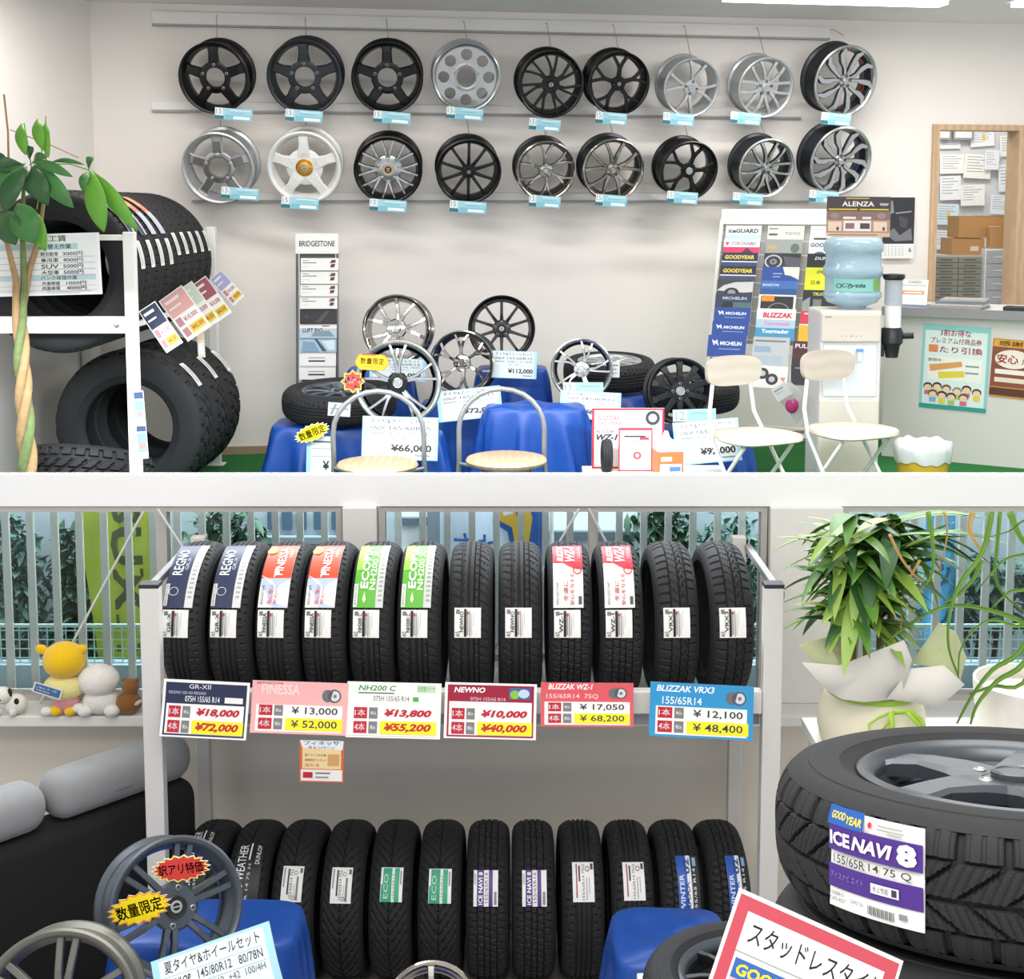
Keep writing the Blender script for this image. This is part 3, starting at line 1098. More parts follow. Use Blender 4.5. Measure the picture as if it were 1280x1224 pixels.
cards = [
    ((256, 887, 108, 68, 3), price_items('¥18,000', '¥72,000', [('r', .03, .05, .97, .42, '#232b4d'), ('r', .03, .05, .05, .97, '#232b4d'), ('r', .95, .05, .97, .97, '#232b4d'), ('r', .03, .94, .97, .97, '#232b4d'), ('t', 'GR-XⅡ', .3, .07, .55, .15, '#f2f2f2'), ('t', '075H 155/65 R14', .26, .28, .66, .38, '#ffffff'), ('t', 'REGNO GR-XII REGNO', .07, .2, .5, .25, '#c9cfe0'), ('r', .72, .28, .93, .38, '#f0f0f0')]), '#f4f4f2', 'navy topped price card reading 72,000 yen, first from the left'),
    ((374, 885, 120, 62, 2), price_items('¥ 13,000', '¥ 52,000', [('r', .05, .45, .95, .96, '#faf3ef'), ('t', 'FINESSA', .1, .06, .5, .26, '#f8d9d6', .02), ('t', 'BRIDGESTONE', .05, .02, .32, .07, '#8a2a35')] + card_tyre(.86, .26), True), '#f1b3b1', 'pink price card reading 52,000 yen'),
    ((492, 888, 118, 66, 1.5), price_items('¥13,800', '¥55,200', [('t', 'NH200 C', .12, .06, .52, .16, '#3a9a3c', .02, .2), ('t', '075H 155/65 R14', .28, .25, .66, .34, '#444444'), ('r', .74, .04, .94, .18, '#cfe8c8'), ('t', '低燃費タイヤ', .75, .06, .93, .16, '#2f8a35'), ('r', .12, .19, .5, .21, '#555555'), ('r', .7, .26, .76, .34, '#58b14c'), ('r', .03, .96, .97, .97, '#cccccc')]), '#f4f5f1', 'white price card with green heading reading 55,200 yen'),
    ((613, 889, 115, 66, 1.5), price_items('¥10,000', '¥40,000', [('r', .03, .04, .97, .34, '#a01838'), ('r', .03, .04, .05, .97, '#a01838'), ('r', .95, .04, .97, .97, '#a01838'), ('r', .03, .94, .97, .97, '#a01838'), ('t', 'NEWNO', .1, .08, .44, .18, '#ffffff', .03, .2), ('t', '075H 155/65 R14', .28, .26, .66, .32, '#f3d5dc'), ('r', .7, .08, .93, .28, '#3d6aa0'), ('e', .76, .2, .05, .08, '#8bc34a'), ('e', .86, .18, .06, .08, '#c6d8ee')]), '#f4f4f2', 'crimson topped NEWNO price card reading 40,000 yen'),
    ((734, 881, 116, 52, .5), price_items('¥ 17,050', '¥ 68,200', [('r', .04, .44, .96, .96, '#fbf1ef'), ('t', 'BLIZZAK WZ-1', .08, .03, .56, .16, '#ffffff', .02, .2), ('t', '155/65R14  75Q', .06, .26, .62, .38, '#fbd5d5', .01)] + card_tyre(.86, .24), True), '#e05a62', 'red bordered price card reading 68,200 yen'),
    ((877, 889, 130, 64, 3), price_items('¥ 12,100', '¥ 48,400', [('r', .06, .44, .94, .96, '#f6f6f2'), ('t', 'BLIZZAK VRX3', .06, .05, .62, .17, '#ffffff', .02, .2), ('t', '155/65R14', .12, .26, .5, .4, '#f0f6fb', .01)] + card_tyre(.86, .24), True), '#2f97cf', 'blue bordered price card reading 48,400 yen')]
for i, (q, it, base, lab) in enumerate(cards):
    sign4('hanging_price_card', lab, 'price card', q, 4.13 - .003 * (i % 2), it, 'price cards along the window rack', base=base, tilt=R_(-14), bend=-.004)
sign4('hanging_campaign_card', 'small orange campaign card hanging below the pink price card', 'card', (402, 952, 55, 54, 1.5), 4.12,
      [('r', .06, .08, .94, .68, '#f7d9a0'), ('r', .03, .7, .97, .97, '#f6f4ef'), ('p', [(.0, .0), (1, 0), (.97, .22), (.06, .18)], '#eef4f8'), ('t', 'フィネッサ', .1, .01, .9, .11, '#2d62b0', .02), ('t', 'キャンペーン', .2, .13, .8, .21, '#c8442c', .02), ('t', '夏ドライブを応援', .12, .32, .6, .38, '#5a4a2a'), ('t', '期間限定プレゼント', .12, .44, .6, .5, '#5a4a2a'), ('r', .64, .32, .9, .6, '#d8a868'), ('t', '当たる', .12, .55, .45, .63, '#c8442c'), ('r', .08, .76, .3, .9, '#c02a2a'), ('r', .36, .76, .7, .80, '#888888'), ('r', .36, .86, .66, .9, '#999999')], base='#e06a3c')
# ------------------------------------------------------------------ outside the lower windows
facm = mat('facade_render', '#a9b6bf', .85, noise=.06, nscale=3)
ZF = P(640, 606, 5.6).z
fac = struct(MB().box((0, 5.63, ZF / 2), (6.4, .08, ZF), facm).build('wall_outside'))
# neighbouring building: windows set in the facade
blue_pane = mat('blue_window_pane', '#4d6577', .15)
bw = mat('facade_panel', '#a9b6bf', .8)
bt = tag(empty('neighbour_building', (P(340, 660, 5.58).x, 5.575, 1.0)), 'blue grey neighbouring building seen through the window above the orange banded tyres', 'building')
o0 = Vector(bt.location)


def fbox(nm, x0, y0, x1, y1, Y0, Y1, m, par=None, org=None, bev=0):
    a, b = P(x0, y0, Y0), P(x1, y1, Y0)
    c = Vector(((a.x + b.x) / 2, (Y0 + Y1) / 2, (a.z + b.z) / 2))
    o = MB().box((0, 0, 0), (abs(b.x - a.x), abs(Y1 - Y0), abs(a.z - b.z)), m).build(nm, par, c - (org or Vector((0, 0, 0))), bevel=bev)
    return o


fbox('wall', 296, 634, 434, 1085, 5.55, 5.585, bw, bt, o0)
fbox('ledge', 290, 672, 436, 680, 5.50, 5.55, mat('ledge_grey', '#7d8a94', .8), bt, o0)
for a in (334, 352, 370, 392, 414):
    w_ = fbox('window', a, 640, a + 13, 662, 5.535, 5.55, blue_pane, bt, o0)
bt2 = tag(empty('neighbour_building', (P(720, 660, 5.58).x, 5.575, 1.0)), 'pale building with a dark roof band seen beside the blue banner', 'building')
o0 = Vector(bt2.location)
fbox('wall', 684, 628, 792, 1085, 5.55, 5.585, mat('facade_white', '#e2e8ee', .8), bt2, o0)
fbox('roof_band', 682, 665, 795, 676, 5.52, 5.55, mat('roof_band_dark', '#55616b', .7), bt2, o0)
bt3 = tag(empty('neighbour_building', (P(515, 660, 5.58).x, 5.575, 1.0)), 'pale building with a grey post seen left of the blue banner', 'building')
o0 = Vector(bt3.location)
fbox('wall', 498, 628, 556, 1085, 5.55, 5.585, MATS['facade_white'], bt3, o0)
fbox('roof_band', 496, 648, 534, 657, 5.52, 5.55, MATS['roof_band_dark'], bt3, o0)
fbox('column', 534, 628, 552, 1085, 5.50, 5.55, mat('column_grey', '#6d7780', .7), bt3, o0)

leaf_d = mat('hedge_leaf_dark', '#3f5f48', .6, noise=.35, nscale=9)
leaf_t = mat('hedge_leaf_teal', '#55786c', .6, noise=.3, nscale=9)
bark = mat('bark_brown', '#4c3d30', .9, noise=.2)


def bush(x0, y0, x1, y1, m, label, n=420, Y=5.45, dens=.03):
    a, b = P(x0, y0, Y), P(x1, y1, Y)
    z0 = .005
    rnd = random.Random(int(x0 * 7))
    cx = (a.x + b.x) / 2
    t = tag(empty('hedge_shrub', (cx, Y, 0)), label, 'shrub', 'shrubs outside the lower windows')
    mb = MB()
    W, H = (b.x - a.x) / 2, (a.z - b.z) / 2
    zc = (a.z + b.z) / 2
    for i in range(n):
        while True:
            u, v, q = rnd.uniform(-1, 1), rnd.uniform(-1, 1), rnd.uniform(-1, 1)
            if u * u + v * v * v * v + q * q < 1:
                break
        p = (u * W, q * .055, zc + v * H)
        d = (rnd.uniform(-1, 1), rnd.uniform(-1, .3), rnd.uniform(-.8, .8))
        leaf(mb, p, d, rnd.uniform(.05, .09), rnd.uniform(.025, .045), m, .5, 3)
    mb.build('foliage', t)
    s = MB()
    for k in range(3):
        s.tube([(rnd.uniform(-.05, .05), 0, z0), (rnd.uniform(-.1, .1), 0, zc * .6), (rnd.uniform(-.5, .5) * W, 0, zc + H * .5)], [.018, .014, .006], bark, 6)
    s.build('stem', t)


bush(-40, 640, 60, 830, leaf_t, 'dark green shrub behind the bars at the far left window', 900)
bush(64, 660, 128, 830, leaf_d, 'dark shrub partly behind the yellow green banner', 600)
bush(225, 630, 336, 760, leaf_d, 'shrub seen above the first two navy banded tyres', 420)
bush(778, 622, 872, 850, leaf_d, 'dark tree like shrub above the red banded tyres', 700)
bush(868, 640, 958, 850, leaf_t, 'teal green shrub at the right end of the tyre rack window', 700)
bush(1140, 690, 1300, 800, leaf_t, 'green shrub seen through the window behind the potted plants', 500)

# bar grille in front of the glass, outside
barm = mat('grille_bar_grey', '#d2d2ce', .4, .1, noise=.03)
YG = 5.13
gr = tag(empty('window_grille', (0, YG, 0)), 'long grille of grey upright bars outside the lower windows', 'grille')
zg0, zg1 = P(0, 868, YG).z, P(0, 622, YG).z
bm_ = MB().box((0, 0, 0), (.026, .02, zg1 - zg0), barm).mesh('bar', 0)
px = -22
while px < 1300:
    if not (960 < px < 1046):
        o = bpy.data.objects.new('bar', bm_)
        COL.objects.link(o)
        o.parent = gr
        o.location = (P(px, 700, YG).x, 0, (zg0 + zg1) / 2)
    px += 30.6
for z in (zg0 - .012, zg1 + .012):
    MB().box((0, 0, z), (4.2, .03, .024), barm).build('rail', gr)
MB().box((-2.0, 0, zg0 / 2 - .012), (.03, .03, zg0 - .024), barm).build('foot_post', gr)
MB().box((2.0, 0, zg0 / 2 - .012), (.03, .03, zg0 - .024), barm).build('foot_post', gr)

# wire mesh fence on a pale blue kerb
YM = 5.24
wire = mat('mesh_wire_pale', '#b8d4cf', .5)
mf = tag(empty('mesh_fence', (0, YM, 0)), 'low pale wire mesh fence on a bluish kerb outside the windows', 'fence')
zk, zmt = P(0, 828, YM).z, P(0, 782, YM).z
mb = MB()
x = -2.1
while x < 2.15:
    mb.box((x, 0, (zk + zmt) / 2), (.004, .004, zmt - zk), wire)
    x += .037
z = zk + .02
while z <= zmt:
    mb.box((0, -.004, z), (4.2, .004, .004), wire)
    z += .037
mb.box((0, 0, zmt), (4.2, .012, .012), wire)
mb.build('mesh_panel', mf)
MB().box((0, 0, zk / 2), (4.3, .07, zk), mat('kerb_pale_blue', '#a9bfca', .8)).build('kerb', mf)

# banners
pole_m = mat('banner_pole', '#cfd2d3', .4)


def banner(nm, label, qd, Y, items, base, wob=.02, bands=()):
    """upright cloth banner: quad in picture coordinates at depth Y"""
    c = [P(x, y, Y) for x, y in qd]  # tl tr br bl
    org = Vector((c[0].x, Y, 0))
    t = tag(empty(nm, org), label, 'banner')
    mb = MB()

    def fn(u, v, off=0):
        p = c[0] * (1 - u) * (1 - v) + c[1] * u * (1 - v) + c[2] * u * v + c[3] * (1 - u) * v
        p = p + Vector((0, math.sin(u * 7 + v * 3) * wob - off, 0))
        return p - org
    mb.grid(lambda u, v: fn(u, 1 - v), 12, 14, base)
    for i, (q, f, col) in enumerate(items_geo(items, 8)):
        mb.add([fn(u, v, .004 + .0008 * i) for u, v in q], f, ink(col))
    mb.build('cloth', t)
    xt = c[1].x - org.x + .012
    MB().tube([(xt, 0, 0), (xt, 0, c[0].z)], .009, pole_m, 8).build('pole', t)


banner('banner_flag', 'yellow green banner with dark sideways letters outside the left window', [(92, 626), (206, 626), (206, 900), (133, 900)], 5.31,
       [('w', 'S', .40, .0, .74, .10, '#4c5230', .03), ('w', 'UMI', .36, .115, .74, .55, '#4c5230', .03), ('w', 'TO', .33, .60, .84, .88, '#4c5230', .03)], mat('banner_lime', '#a8b93c', .8, noise=.06, nscale=4))
banner('banner_flag', 'pale blue banner with a yellow shape outside the middle window', [(551, 624), (686, 624), (686, 900), (551, 900)], 5.34,
       [('r', .70, 0, 1, 1, '#2a5aa6'), ('p', [(.5, .0), (.82, .0), (.98, .25), (.66, .25), (.62, .14), (.48, .10)], '#2b55a0'), ('p', [(.54, .0), (.80, .0), (.94, .24), (.70, .24), (.66, .12), (.5, .08)], '#c9a53a'), ('p', [(.49, .075), (.74, .135), (.74, .145), (.49, .09)], '#2b55a0'), ('t', 'さ', .12, .155, .30, .27, '#2b55a0', .02), ('t', 'わ', .34, .155, .54, .27, '#2b55a0', .02)], mat('banner_pale_blue', '#c3d3e4', .8, noise=.03))
banner('banner_flag', 'bright blue banner glimpsed behind the right hand potted plants', [(1158, 640), (1196, 640), (1192, 950), (1152, 950)], 5.38,
       [('t', 'タ', .2, .2, .8, .3, '#23527a', .03), ('t', 'イ', .2, .4, .8, .5, '#23527a', .03), ('t', 'ヤ', .2, .84, .8, .94, '#23527a', .03)], mat('banner_sky_blue', '#4fa8d8', .8, noise=.04))
# slim white rods leaning in front of the glass
for (a, b, lab) in (((179, 640), (44, 890), 'long slim rod slanting down behind the yellow plush'), ((197, 636), (262, 735), 'slim rod slanting down behind the first navy banded tyre'), ((724, 636), (662, 740), 'slim rod slanting down to the left behind the red banded tyres'), ((736, 636), (790, 740), 'slim rod slanting down to the right behind the red banded tyres')):
    p, q = P(*a, 4.885), P(*b, 4.885)
    d = (q - p)
    q = p + d * ((ZSILL + .004 - p.z) / d.z)
    tag(MB().tube([p, q], .0045, mat('rod_white', '#d9d9d6', .4), 8).build('support_rod'), lab, 'rod', 'slanting rods at the windows')
# ------------------------------------------------------------------ plush toys on the sill
YP = 4.78


def fuzz(n, c):
    return mat(n, c, .95, noise=.08, nscale=60, bump=.7, bscale=160, sheen=.4)


def ball(nm, par, c, r, m, n=20, rot=None, sq=1.0):
    mb = MB()
    rx, ry, rz = r if isinstance(r, tuple) else (r, r, r)
    vs, fs = [], []
    L = 12
    for i in range(L + 1):
        th = pi * i / L
        for k in range(n):
            a = 2 * pi * k / n
            s = math.sin(th)
            vs.append((rx * s * math.cos(a), ry * s * math.sin(a), rz * math.cos(th)))
    for i in range(L):
        for k in range(n):
            q = (k + 1) % n
            fs.append((i * n + k, (i + 1) * n + k, (i + 1) * n + q, i * n + q))
    mb.add(vs, fs, m)
    return mb.build(nm, par, c, rot, smooth=80)


def plushroot(px, py, label):
    c = P(px, py, YP)
    return tag(empty('plush_toy', (c.x, YP, ZSILL + .001)), label, 'plush toy', 'plush toys on the window sill')


k = mpp(P(80, 860, YP))
wf, yf, bf, pf = fuzz('white_plush', '#ece8e0'), fuzz('yellow_plush', '#f2c200'), fuzz('brown_plush', '#8a5a26'), fuzz('cream_cape', '#ece39a')
spot = mat('plush_black', '#1a1a1c', .7)
t = plushroot(16, 893, 'small white plush dog with black spots at the left end of the sill')
ball('body', t, (4 * k, 0, 13 * k), (15 * k, 12 * k, 13 * k), wf)
h = ball('head', t, (-9 * k, -8 * k, 27 * k), (12 * k, 11 * k, 11 * k), wf)
for x in (-15, 4):
    ball('leg', t, (x * k, -9 * k, 6 * k), (5 * k, 6 * k, 6 * k), wf)
for x, z in ((-9, 2), (-3, 5), (1, -4)):
    ball('eye', h, (x * k * .6, -10.2 * k, z * k * .6), 1.4 * k, spot, 8)
for x in (-1, 1):
    ball('ear', h, (x * 10 * k, -2 * k, 4 * k), (3 * k, 3 * k, 6 * k), spot if x > 0 else wf)
ball('spot', t, (9 * k, -10.0 * k, 20 * k), (3 * k, 2.5 * k, 4 * k), spot)
t = plushroot(80, 893, 'yellow hooded plush in a cream cape with a blue tag')
h = ball('head', t, (3 * k, 0, 70 * k), (27 * k, 24 * k, 23 * k), yf)
for x, z, r in ((-27, 14, .4), (22, 14, -.4)):
    ball('ear', h, (x * k, -2 * k, z * k), (8 * k, 4 * k, 6 * k), yf, rot=(0, r, 0))
ball('cape', t, (1 * k, 0, 35 * k), (26 * k, 20 * k, 17 * k), pf)
ball('body', t, (4 * k, 0, 17 * k), (17 * k, 13 * k, 16 * k), fuzz('pink_plush', '#d98f9c'))
for x in (-7, 11):
    ball('leg', t, (x * k, -7 * k, 7 * k), (8 * k, 9 * k, 7 * k), yf)
for x in (-18, 22):
    ball('paw', t, (x * k, -9 * k, (7 if x < 0 else 11) * k), (8 * k, 7 * k, 6 * k), wf)
mb = MB()
sheet(mb, 36 * k, 13 * k, [('r', .05, .1, .95, .9, '#4c6fa0'), ('t', 'トヨ', .5, .25, .8, .45, '#dfe8f2'), ('t', 'ご案内', .1, .3, .4, .5, '#dfe8f2'), ('r', .12, .65, .6, .7, '#dfe8f2')], base='#e8ecf0')
mb.build('name_tag', t, (-12 * k, -22 * k, 38 * k), (0, R_(18), 0))
t = plushroot(125, 895, 'round headed white fluffy plush seen from behind')
ball('head', t, (0, 0, 44 * k), (26 * k, 22 * k, 20 * k), wf)
ball('body', t, (2 * k, 0, 17 * k), (23 * k, 16 * k, 17 * k), wf)
for x in (-15, 18):
    ball('leg', t, (x * k, -9 * k, 8 * k), (10 * k, 10 * k, 8 * k), wf)
t = plushroot(163, 893, 'small brown plush sitting next to the rack post')
ball('body', t, (-2 * k, 0, 15 * k), (17 * k, 13 * k, 15 * k), bf)
h = ball('head', t, (1 * k, 0, 35 * k), (11 * k, 9 * k, 11 * k), bf)
for x in (-7, 8):
    ball('ear', h, (x * k, 0, 9 * k), (3 * k, 2 * k, 3 * k), bf)
ball('paw', t, (13 * k, -9 * k, 18 * k), (6 * k, 2.5 * k, 2.5 * k), fuzz('grey_plush', '#c9c3b8'), rot=(0, -.6, 0))

# ------------------------------------------------------------------ sofa
blk_fab = mat('black_sofa_fabric', '#141516', .9, noise=.15, nscale=120, bump=.3, bscale=600)
gry_fab = mat('grey_cushion_fabric', '#8f9092', .95, noise=.05, nscale=20, bump=.35, bscale=500, sheen=.2)
A, B = Vector((-1.165, 4.66, 0)), Vector((-1.75, 4.02, 0))
SD = (B - A).normalized()
SN = Vector((-SD.y, SD.x, 0))
if SN.y > 0:
    SN = -SN
ang = math.atan2(SD.y, SD.x)
sofa = tag(empty('sofa', A, (0, 0, ang)), 'black fabric sofa standing slantwise under the left window', 'sofa')
# local x runs along the back towards the near end; local y sign for the viewer side
ys = 1 if (Matrix.Rotation(ang, 3, 'Z') @ Vector((0, 1, 0))).dot(SN) > 0 else -1
L = 1.5


def rounded(mb, lo, hi, r, m, n=5):
    """box with rounded long edges: superellipse section swept along x"""
    x0, y0, z0 = lo
    x1, y1, z1 = hi
    sec = []
    for cx, cy, a0 in ((y1 - r, z1 - r, 0), (y0 + r, z1 - r, 90), (y0 + r, z0 + r, 180), (y1 - r, z0 + r, 270)):
        for i in range(n + 1):
            a = R_(a0 + 90 * i / n)
            sec.append((cx + r * math.cos(a), cy + r * math.sin(a)))
    N = len(sec)
    ym, zm = (y0 + y1) / 2, (z0 + z1) / 2
    st = []
    for i in range(n + 1):
        a = pi / 2 * i / n
        st.append((x0 + r * (1 - math.sin(a)), 1 - (1 - math.cos(a)) * min(1, r / min(y1 - y0, z1 - z0) * 1.0) * 1.0))
    st = list(reversed([(x, s) for x, s in st]))
    st = [(x0 + r * (1 - math.cos(pi / 2 * i / n)), math.sin(pi / 2 * i / n)) for i in range(n + 1)]
    rings = [(x, -r * (1 - s)) for x, s in st] + [(x1 - (x - x0), -r * (1 - s)) for x, s in reversed(st)]
    vs, fs = [], []
    for x, off in rings:
        for y, z in sec:
            d = Vector((y - ym, z - zm))
            k_ = Vector((1 + off / max(.001, (y1 - y0) / 2), 1 + off / max(.001, (z1 - z0) / 2)))
            vs.append((x, ym + d.x * k_.x, zm + d.y * k_.y))
    R = len(rings)
    for i in range(R - 1):
        for q in range(N):
            w_ = (q + 1) % N
            fs.append((i * N + q, i * N + w_, (i + 1) * N + w_, (i + 1) * N + q))
    fs.append(tuple(reversed(range(N))))
    fs.append(tuple((R - 1) * N + q for q in range(N)))
    mb.add(vs, fs, m)
    return mb


mb = MB()
rounded(mb, (0, -.09, .05), (L, .09, .70), .05, blk_fab)
mb.build('backrest', sofa, fixn=True)
for i, (a, b) in enumerate(((0.0, .54), (.55, 1.2))):
    mb = MB()
    rounded(mb, (a, -.085, .702), (b, .085, .86), .07, gry_fab)
    c_ = mb.build('back_cushion', sofa, fixn=True)
    s = MB()
    s.tube([(a + .02, ys * .05, .75), (a + .3, ys * .086, .765), (b - .02, ys * .05, .75)], .003, mat('cushion_seam', '#6f7072', .9), 6)
    s.build('seam', c_)
mb = MB()
rounded(mb, (.75, .095 if ys > 0 else -.40, .05), (L, .45 if ys > 0 else -.095, .36), .06, blk_fab)
mb.build('seat', sofa, fixn=True)
for x in (.06, L - .06):
    MB().box((x, 0, .025), (.05, .05, .05), mat('sofa_foot', '#222222', .5)).build('foot', sofa)

# ------------------------------------------------------------------ blue cloth on display blocks
sat = mat('blue_satin', '#14479c', .4, noise=.1, nscale=6, spec=.5)


def drape(nm, label, cx, cy, zt, w, d, zb=0.0, seed=1, folds=9, flare=.05, cat='cloth', dome=.006, sag=.006, m=None, amp=.02, rz=0):
    """cloth lying over a block and falling in folds to zb"""
    rnd = random.Random(seed)
    n = 96
    ph = [rnd.uniform(0, 6.28) for _ in range(4)]
    rings = []
    rows = [(.0, None), (.35, None), (.7, None), (.92, None), (1.0, -.004), (1.03, -.02)]
    vs, fs = [], []

    def outline(a):
        c, s = math.cos(a), math.sin(a)
        e = 5
        r = (abs(c) ** e + abs(s) ** e) ** (-1 / e)
        return c * r * w / 2, s * r * d / 2
    ts = [0.03, .3, .55, .75, .9, .97, 1.0]
    for t in ts:
        for k_ in range(n):
            a = 2 * pi * k_ / n
            x, y = outline(a)
            z = zt + dome * (1 - t * t) + sag * math.sin(x * t * 23 + ph[0]) * math.sin(y * t * 19 + ph[1]) * (1 - t ** 4)
            if t == 1.0:
                z = zt - .012
            elif t == .97:
                z = zt - .002
            vs.append((x * t, y * t, z))
    H = zt - zb
    for j in range(1, 11):
        q = j / 10
        for k_ in range(n):
            a = 2 * pi * k_ / n
            x, y = outline(a)
            f = amp * q ** .7 * (1.3 * (1 - abs(math.sin(.5 * (folds * a + ph[2] + 1.1 * math.sin(3 * a + q)))) ** .7 * 2 + .3) + .6 * math.sin(folds * 1.7 * a + ph[3] - 1.5 * q))
            l = math.hypot(x, y)
            g = 1 + (flare * q + f + .006) / l
            z = zt - .012 - (H - .012) * q
            if j == 10:
                z += .01 * (1 + math.sin(folds * a + ph[0]))
            vs.append((x * g, y * g, z))
    R = len(vs) // n
    for i in range(R - 1):
        for k_ in range(n):
            q = (k_ + 1) % n
            fs.append((i * n + k_, (i + 1) * n + k_, (i + 1) * n + q, i * n + q))
    fs.append(tuple(range(n)))
    mb = MB()
    mb.add(vs, fs, m or sat)
    o = mb.build(nm, loc=(cx, cy, 0), rot=(0, 0, rz), smooth=75, fixn=True, subd=1)
    return tag(o, label, cat, 'blue satin cloths over the display blocks')


# left display: gunmetal wheel, second wheel, sign
def cloth_at(px, ytop, Y, wpx, d, label, seed, **kw):
    c = P(px, ytop, Y)
    return drape('display_cloth', label, c.x, Y, c.z, wpx * mpp(c), d, 0.004, seed=seed, **kw)


cloth_at(226, 1240, 3.37, 128, .28, 'blue satin cloth under the gunmetal wheel with two starburst signs', 3, amp=.02)
cloth_at(262, 1152, 3.80, 230, .28, 'blue satin cloth behind the gunmetal wheel', 4, amp=.03)
wc = P(222, 1134, 3.3)
kk = mpp(wc)
W1 = wheel((wc.x, 3.3, wc.z), (R_(-22), 0, R_(32)), 85 * kk, .16, 'twin', 6, 'gunmetal wheel carrying a red and a yellow starburst sign', GUN, lip=GUN, hubr=.26, lugs=4, capm=mat('cap_black', '#1a1b1e', .3), rot0=.3, dish=.01)
wc2 = P(70, 1268, 2.95)
k2 = mpp(wc2)
W2 = wheel((wc2.x, 2.95, wc2.z), (R_(-22), 0, R_(6)), 100 * k2, .15, 'twin', 6, 'grey wheel cut off by the bottom left corner', mat('warm_grey_alloy', '#74756f', .35, .6), hubr=.24, lugs=4, dish=.008, rot0=.1)
cloth_at(50, 1382, 3.0, 150, .26, 'blue satin cloth under the grey wheel in the bottom left corner', 8, amp=.02)
RDb, YLb = '#cf3a34', '#f4da14'


def starburst(label, q, Y, text, bg, tc, edge='#f2e37a', n=18, tilt=0, rz=0, k=.82):
    px, py, w, h, roll = q
    c = P(px, py, Y)
    s = mpp(c)
    mb = MB()
    sheet(mb, w * s, h * s, [('p', [(.5 + (u - .5) * .93, .5 + (v - .5) * .9) for u, v in burst(n, 1, 1, k)], bg)] + text, poly=burst(n, 1, 1, k), base=edge, thick=.0015)
    o = mb.build('starburst_sign', loc=c, rot=(tilt, R_(roll), rz))
    return tag(o, label, 'sign', 'starburst price signs')


starburst('red starburst sign on the gunmetal wheel', (226, 1086, 76, 36, -7), 3.235, [('t', '訳アリ特価', .13, .30, .87, .70, '#1c1414', .035)], RDb, '#111111')
starburst('yellow starburst sign at the left edge of the gunmetal wheel', (174, 1136, 84, 42, -17), 3.12, [('t', '数量限定', .14, .28, .86, .72, '#1c1a10', .035)], YLb, '#111111', edge='#e8902a')
DISP = lambda a, b, price, extra=(): [('r', 0, 0, 1, 1, '#a9dbee'), ('r', .06, .03, .94, .97, '#dfe9ec'), ('t', a, .1, .05, .9, .17, '#28343a', .012), ('r', .08, .2, .92, .205, '#9ab8c2'), ('t', 'DUNLOP', .09, .23, .3, .31, '#222222', .02, .3), ('t', b, .36, .22, .9, .31, '#37444a', .006), ('r', .08, .34, .92, .345, '#9ab8c2'), ('t', '4.00B12  +42  100/4H', .36, .36, .9, .43, '#4d5a60'), ('r', .1, .37, .3, .41, '#9aa5a9'), ('t', '軽トラ、軽バンに', .4, .47, .7, .53, '#4d5a60'), ('r', .08, .56, .92, .565, '#9ab8c2'), ('t', price, .38, .64, .92, .84, '#3a2f2a', .035), ('r', .7, .88, .9, .91, '#7a868b')]
sign4('price_sign', 'blue bordered sign reading 9,500 in front of the gunmetal wheel', 'price sign', (278, 1238, 160, 112, -20), 3.0, DISP('夏タイヤ&ホイールセット', '145/80R12   80/78N', '¥9,500'), tilt=R_(-20), bend=.015, group='price signs on the displays')
# pale shelf strip and clear wheel rim at the bottom edge
wc3 = P(540, 1268, 3.5)
W3 = wheel((wc3.x, 3.5, wc3.z), (R_(-35), 0, R_(5)), 62 * mpp(wc3), .14, 'wide', 5, 'bright polished wheel just showing at the bottom edge below the green stickered tyres', CHR, hubr=.24, lugs=4)
cloth_at(540, 1348, 3.56, 120, .2, 'blue satin cloth under the polished wheel at the bottom edge', 5)

# right display: blue cloth and the lying tyre with wheel
drape('display_cloth', 'blue satin cloth in front of the blue banded tyres', P(838, 1150, 3.75).x, 3.75, P(830, 1162, 3.75).z - .02, .34, .34, seed=12, amp=.035, folds=7, sag=.02, dome=.02)


def lying(nm, label, px, py, Y, R, W, kind, face, style, n, rin=.19, tilt=0.0, spin=0.0, wface=None, roll=0.0, group=None, **kw):
    """tyre mounted on its wheel lying flat; px,py: centre of the upper face"""
    c = P(px, py, Y)
    M = Euler((tilt, roll, 0)).to_matrix().to_4x4() @ Matrix.Rotation(pi / 2, 4, 'Y') @ Matrix.Rotation(spin, 4, 'X')
    up = M.to_3x3() @ Vector((-1, 0, 0))
    o = tyre(nm, (0, 0, 0), (0, 0, 0), kind, R, W, rin, label, group, **kw)
    o.matrix_world = Matrix.Translation(c - up * W / 2) @ M
    w_ = wheel((-W * .45, 0, 0), (0, 0, -pi / 2), rin * 1.02, W * .8, style, n, '', face, name='wheel', parent=o, cap='plain', **(wface or {}))
    return o


lying('mounted_tyre', 'tyre on a dark wheel lying in front of the right blue cloth', 938, 1212, 3.1, .26, .15, 'rib', MBLK, 'thin', 8, rin=.17, wface=dict(lip=GUN))
cz = P(938, 1212, 3.1).z - .155
tag(MB().box((0, 0, cz / 2), (.5, .5, cz), mat('display_plinth', '#c9c7c2', .6)).build('display_plinth', loc=(P(938, 1212, 3.1).x, 3.1, 0), bevel=.005), 'pale plinth under the tyre lying with a dark wheel', 'plinth')
# big foreground stack
GRYW = mat('grey_painted_alloy', '#555a60', .34, .65)
TB = R_(-10)
bt = lying('mounted_tyre', 'large winter tyre with a purple ICE NAVI label in the right foreground', 1268, 957, 1.61, .29, .162, 'ice', GRYW, 'star5w', 5, rin=.185, tilt=TB, spin=.2, nt=1080, nw=72, depth=.008, wface=dict(lip=GRYW, barrel=GUN, hubr=.24, dish=-.002))


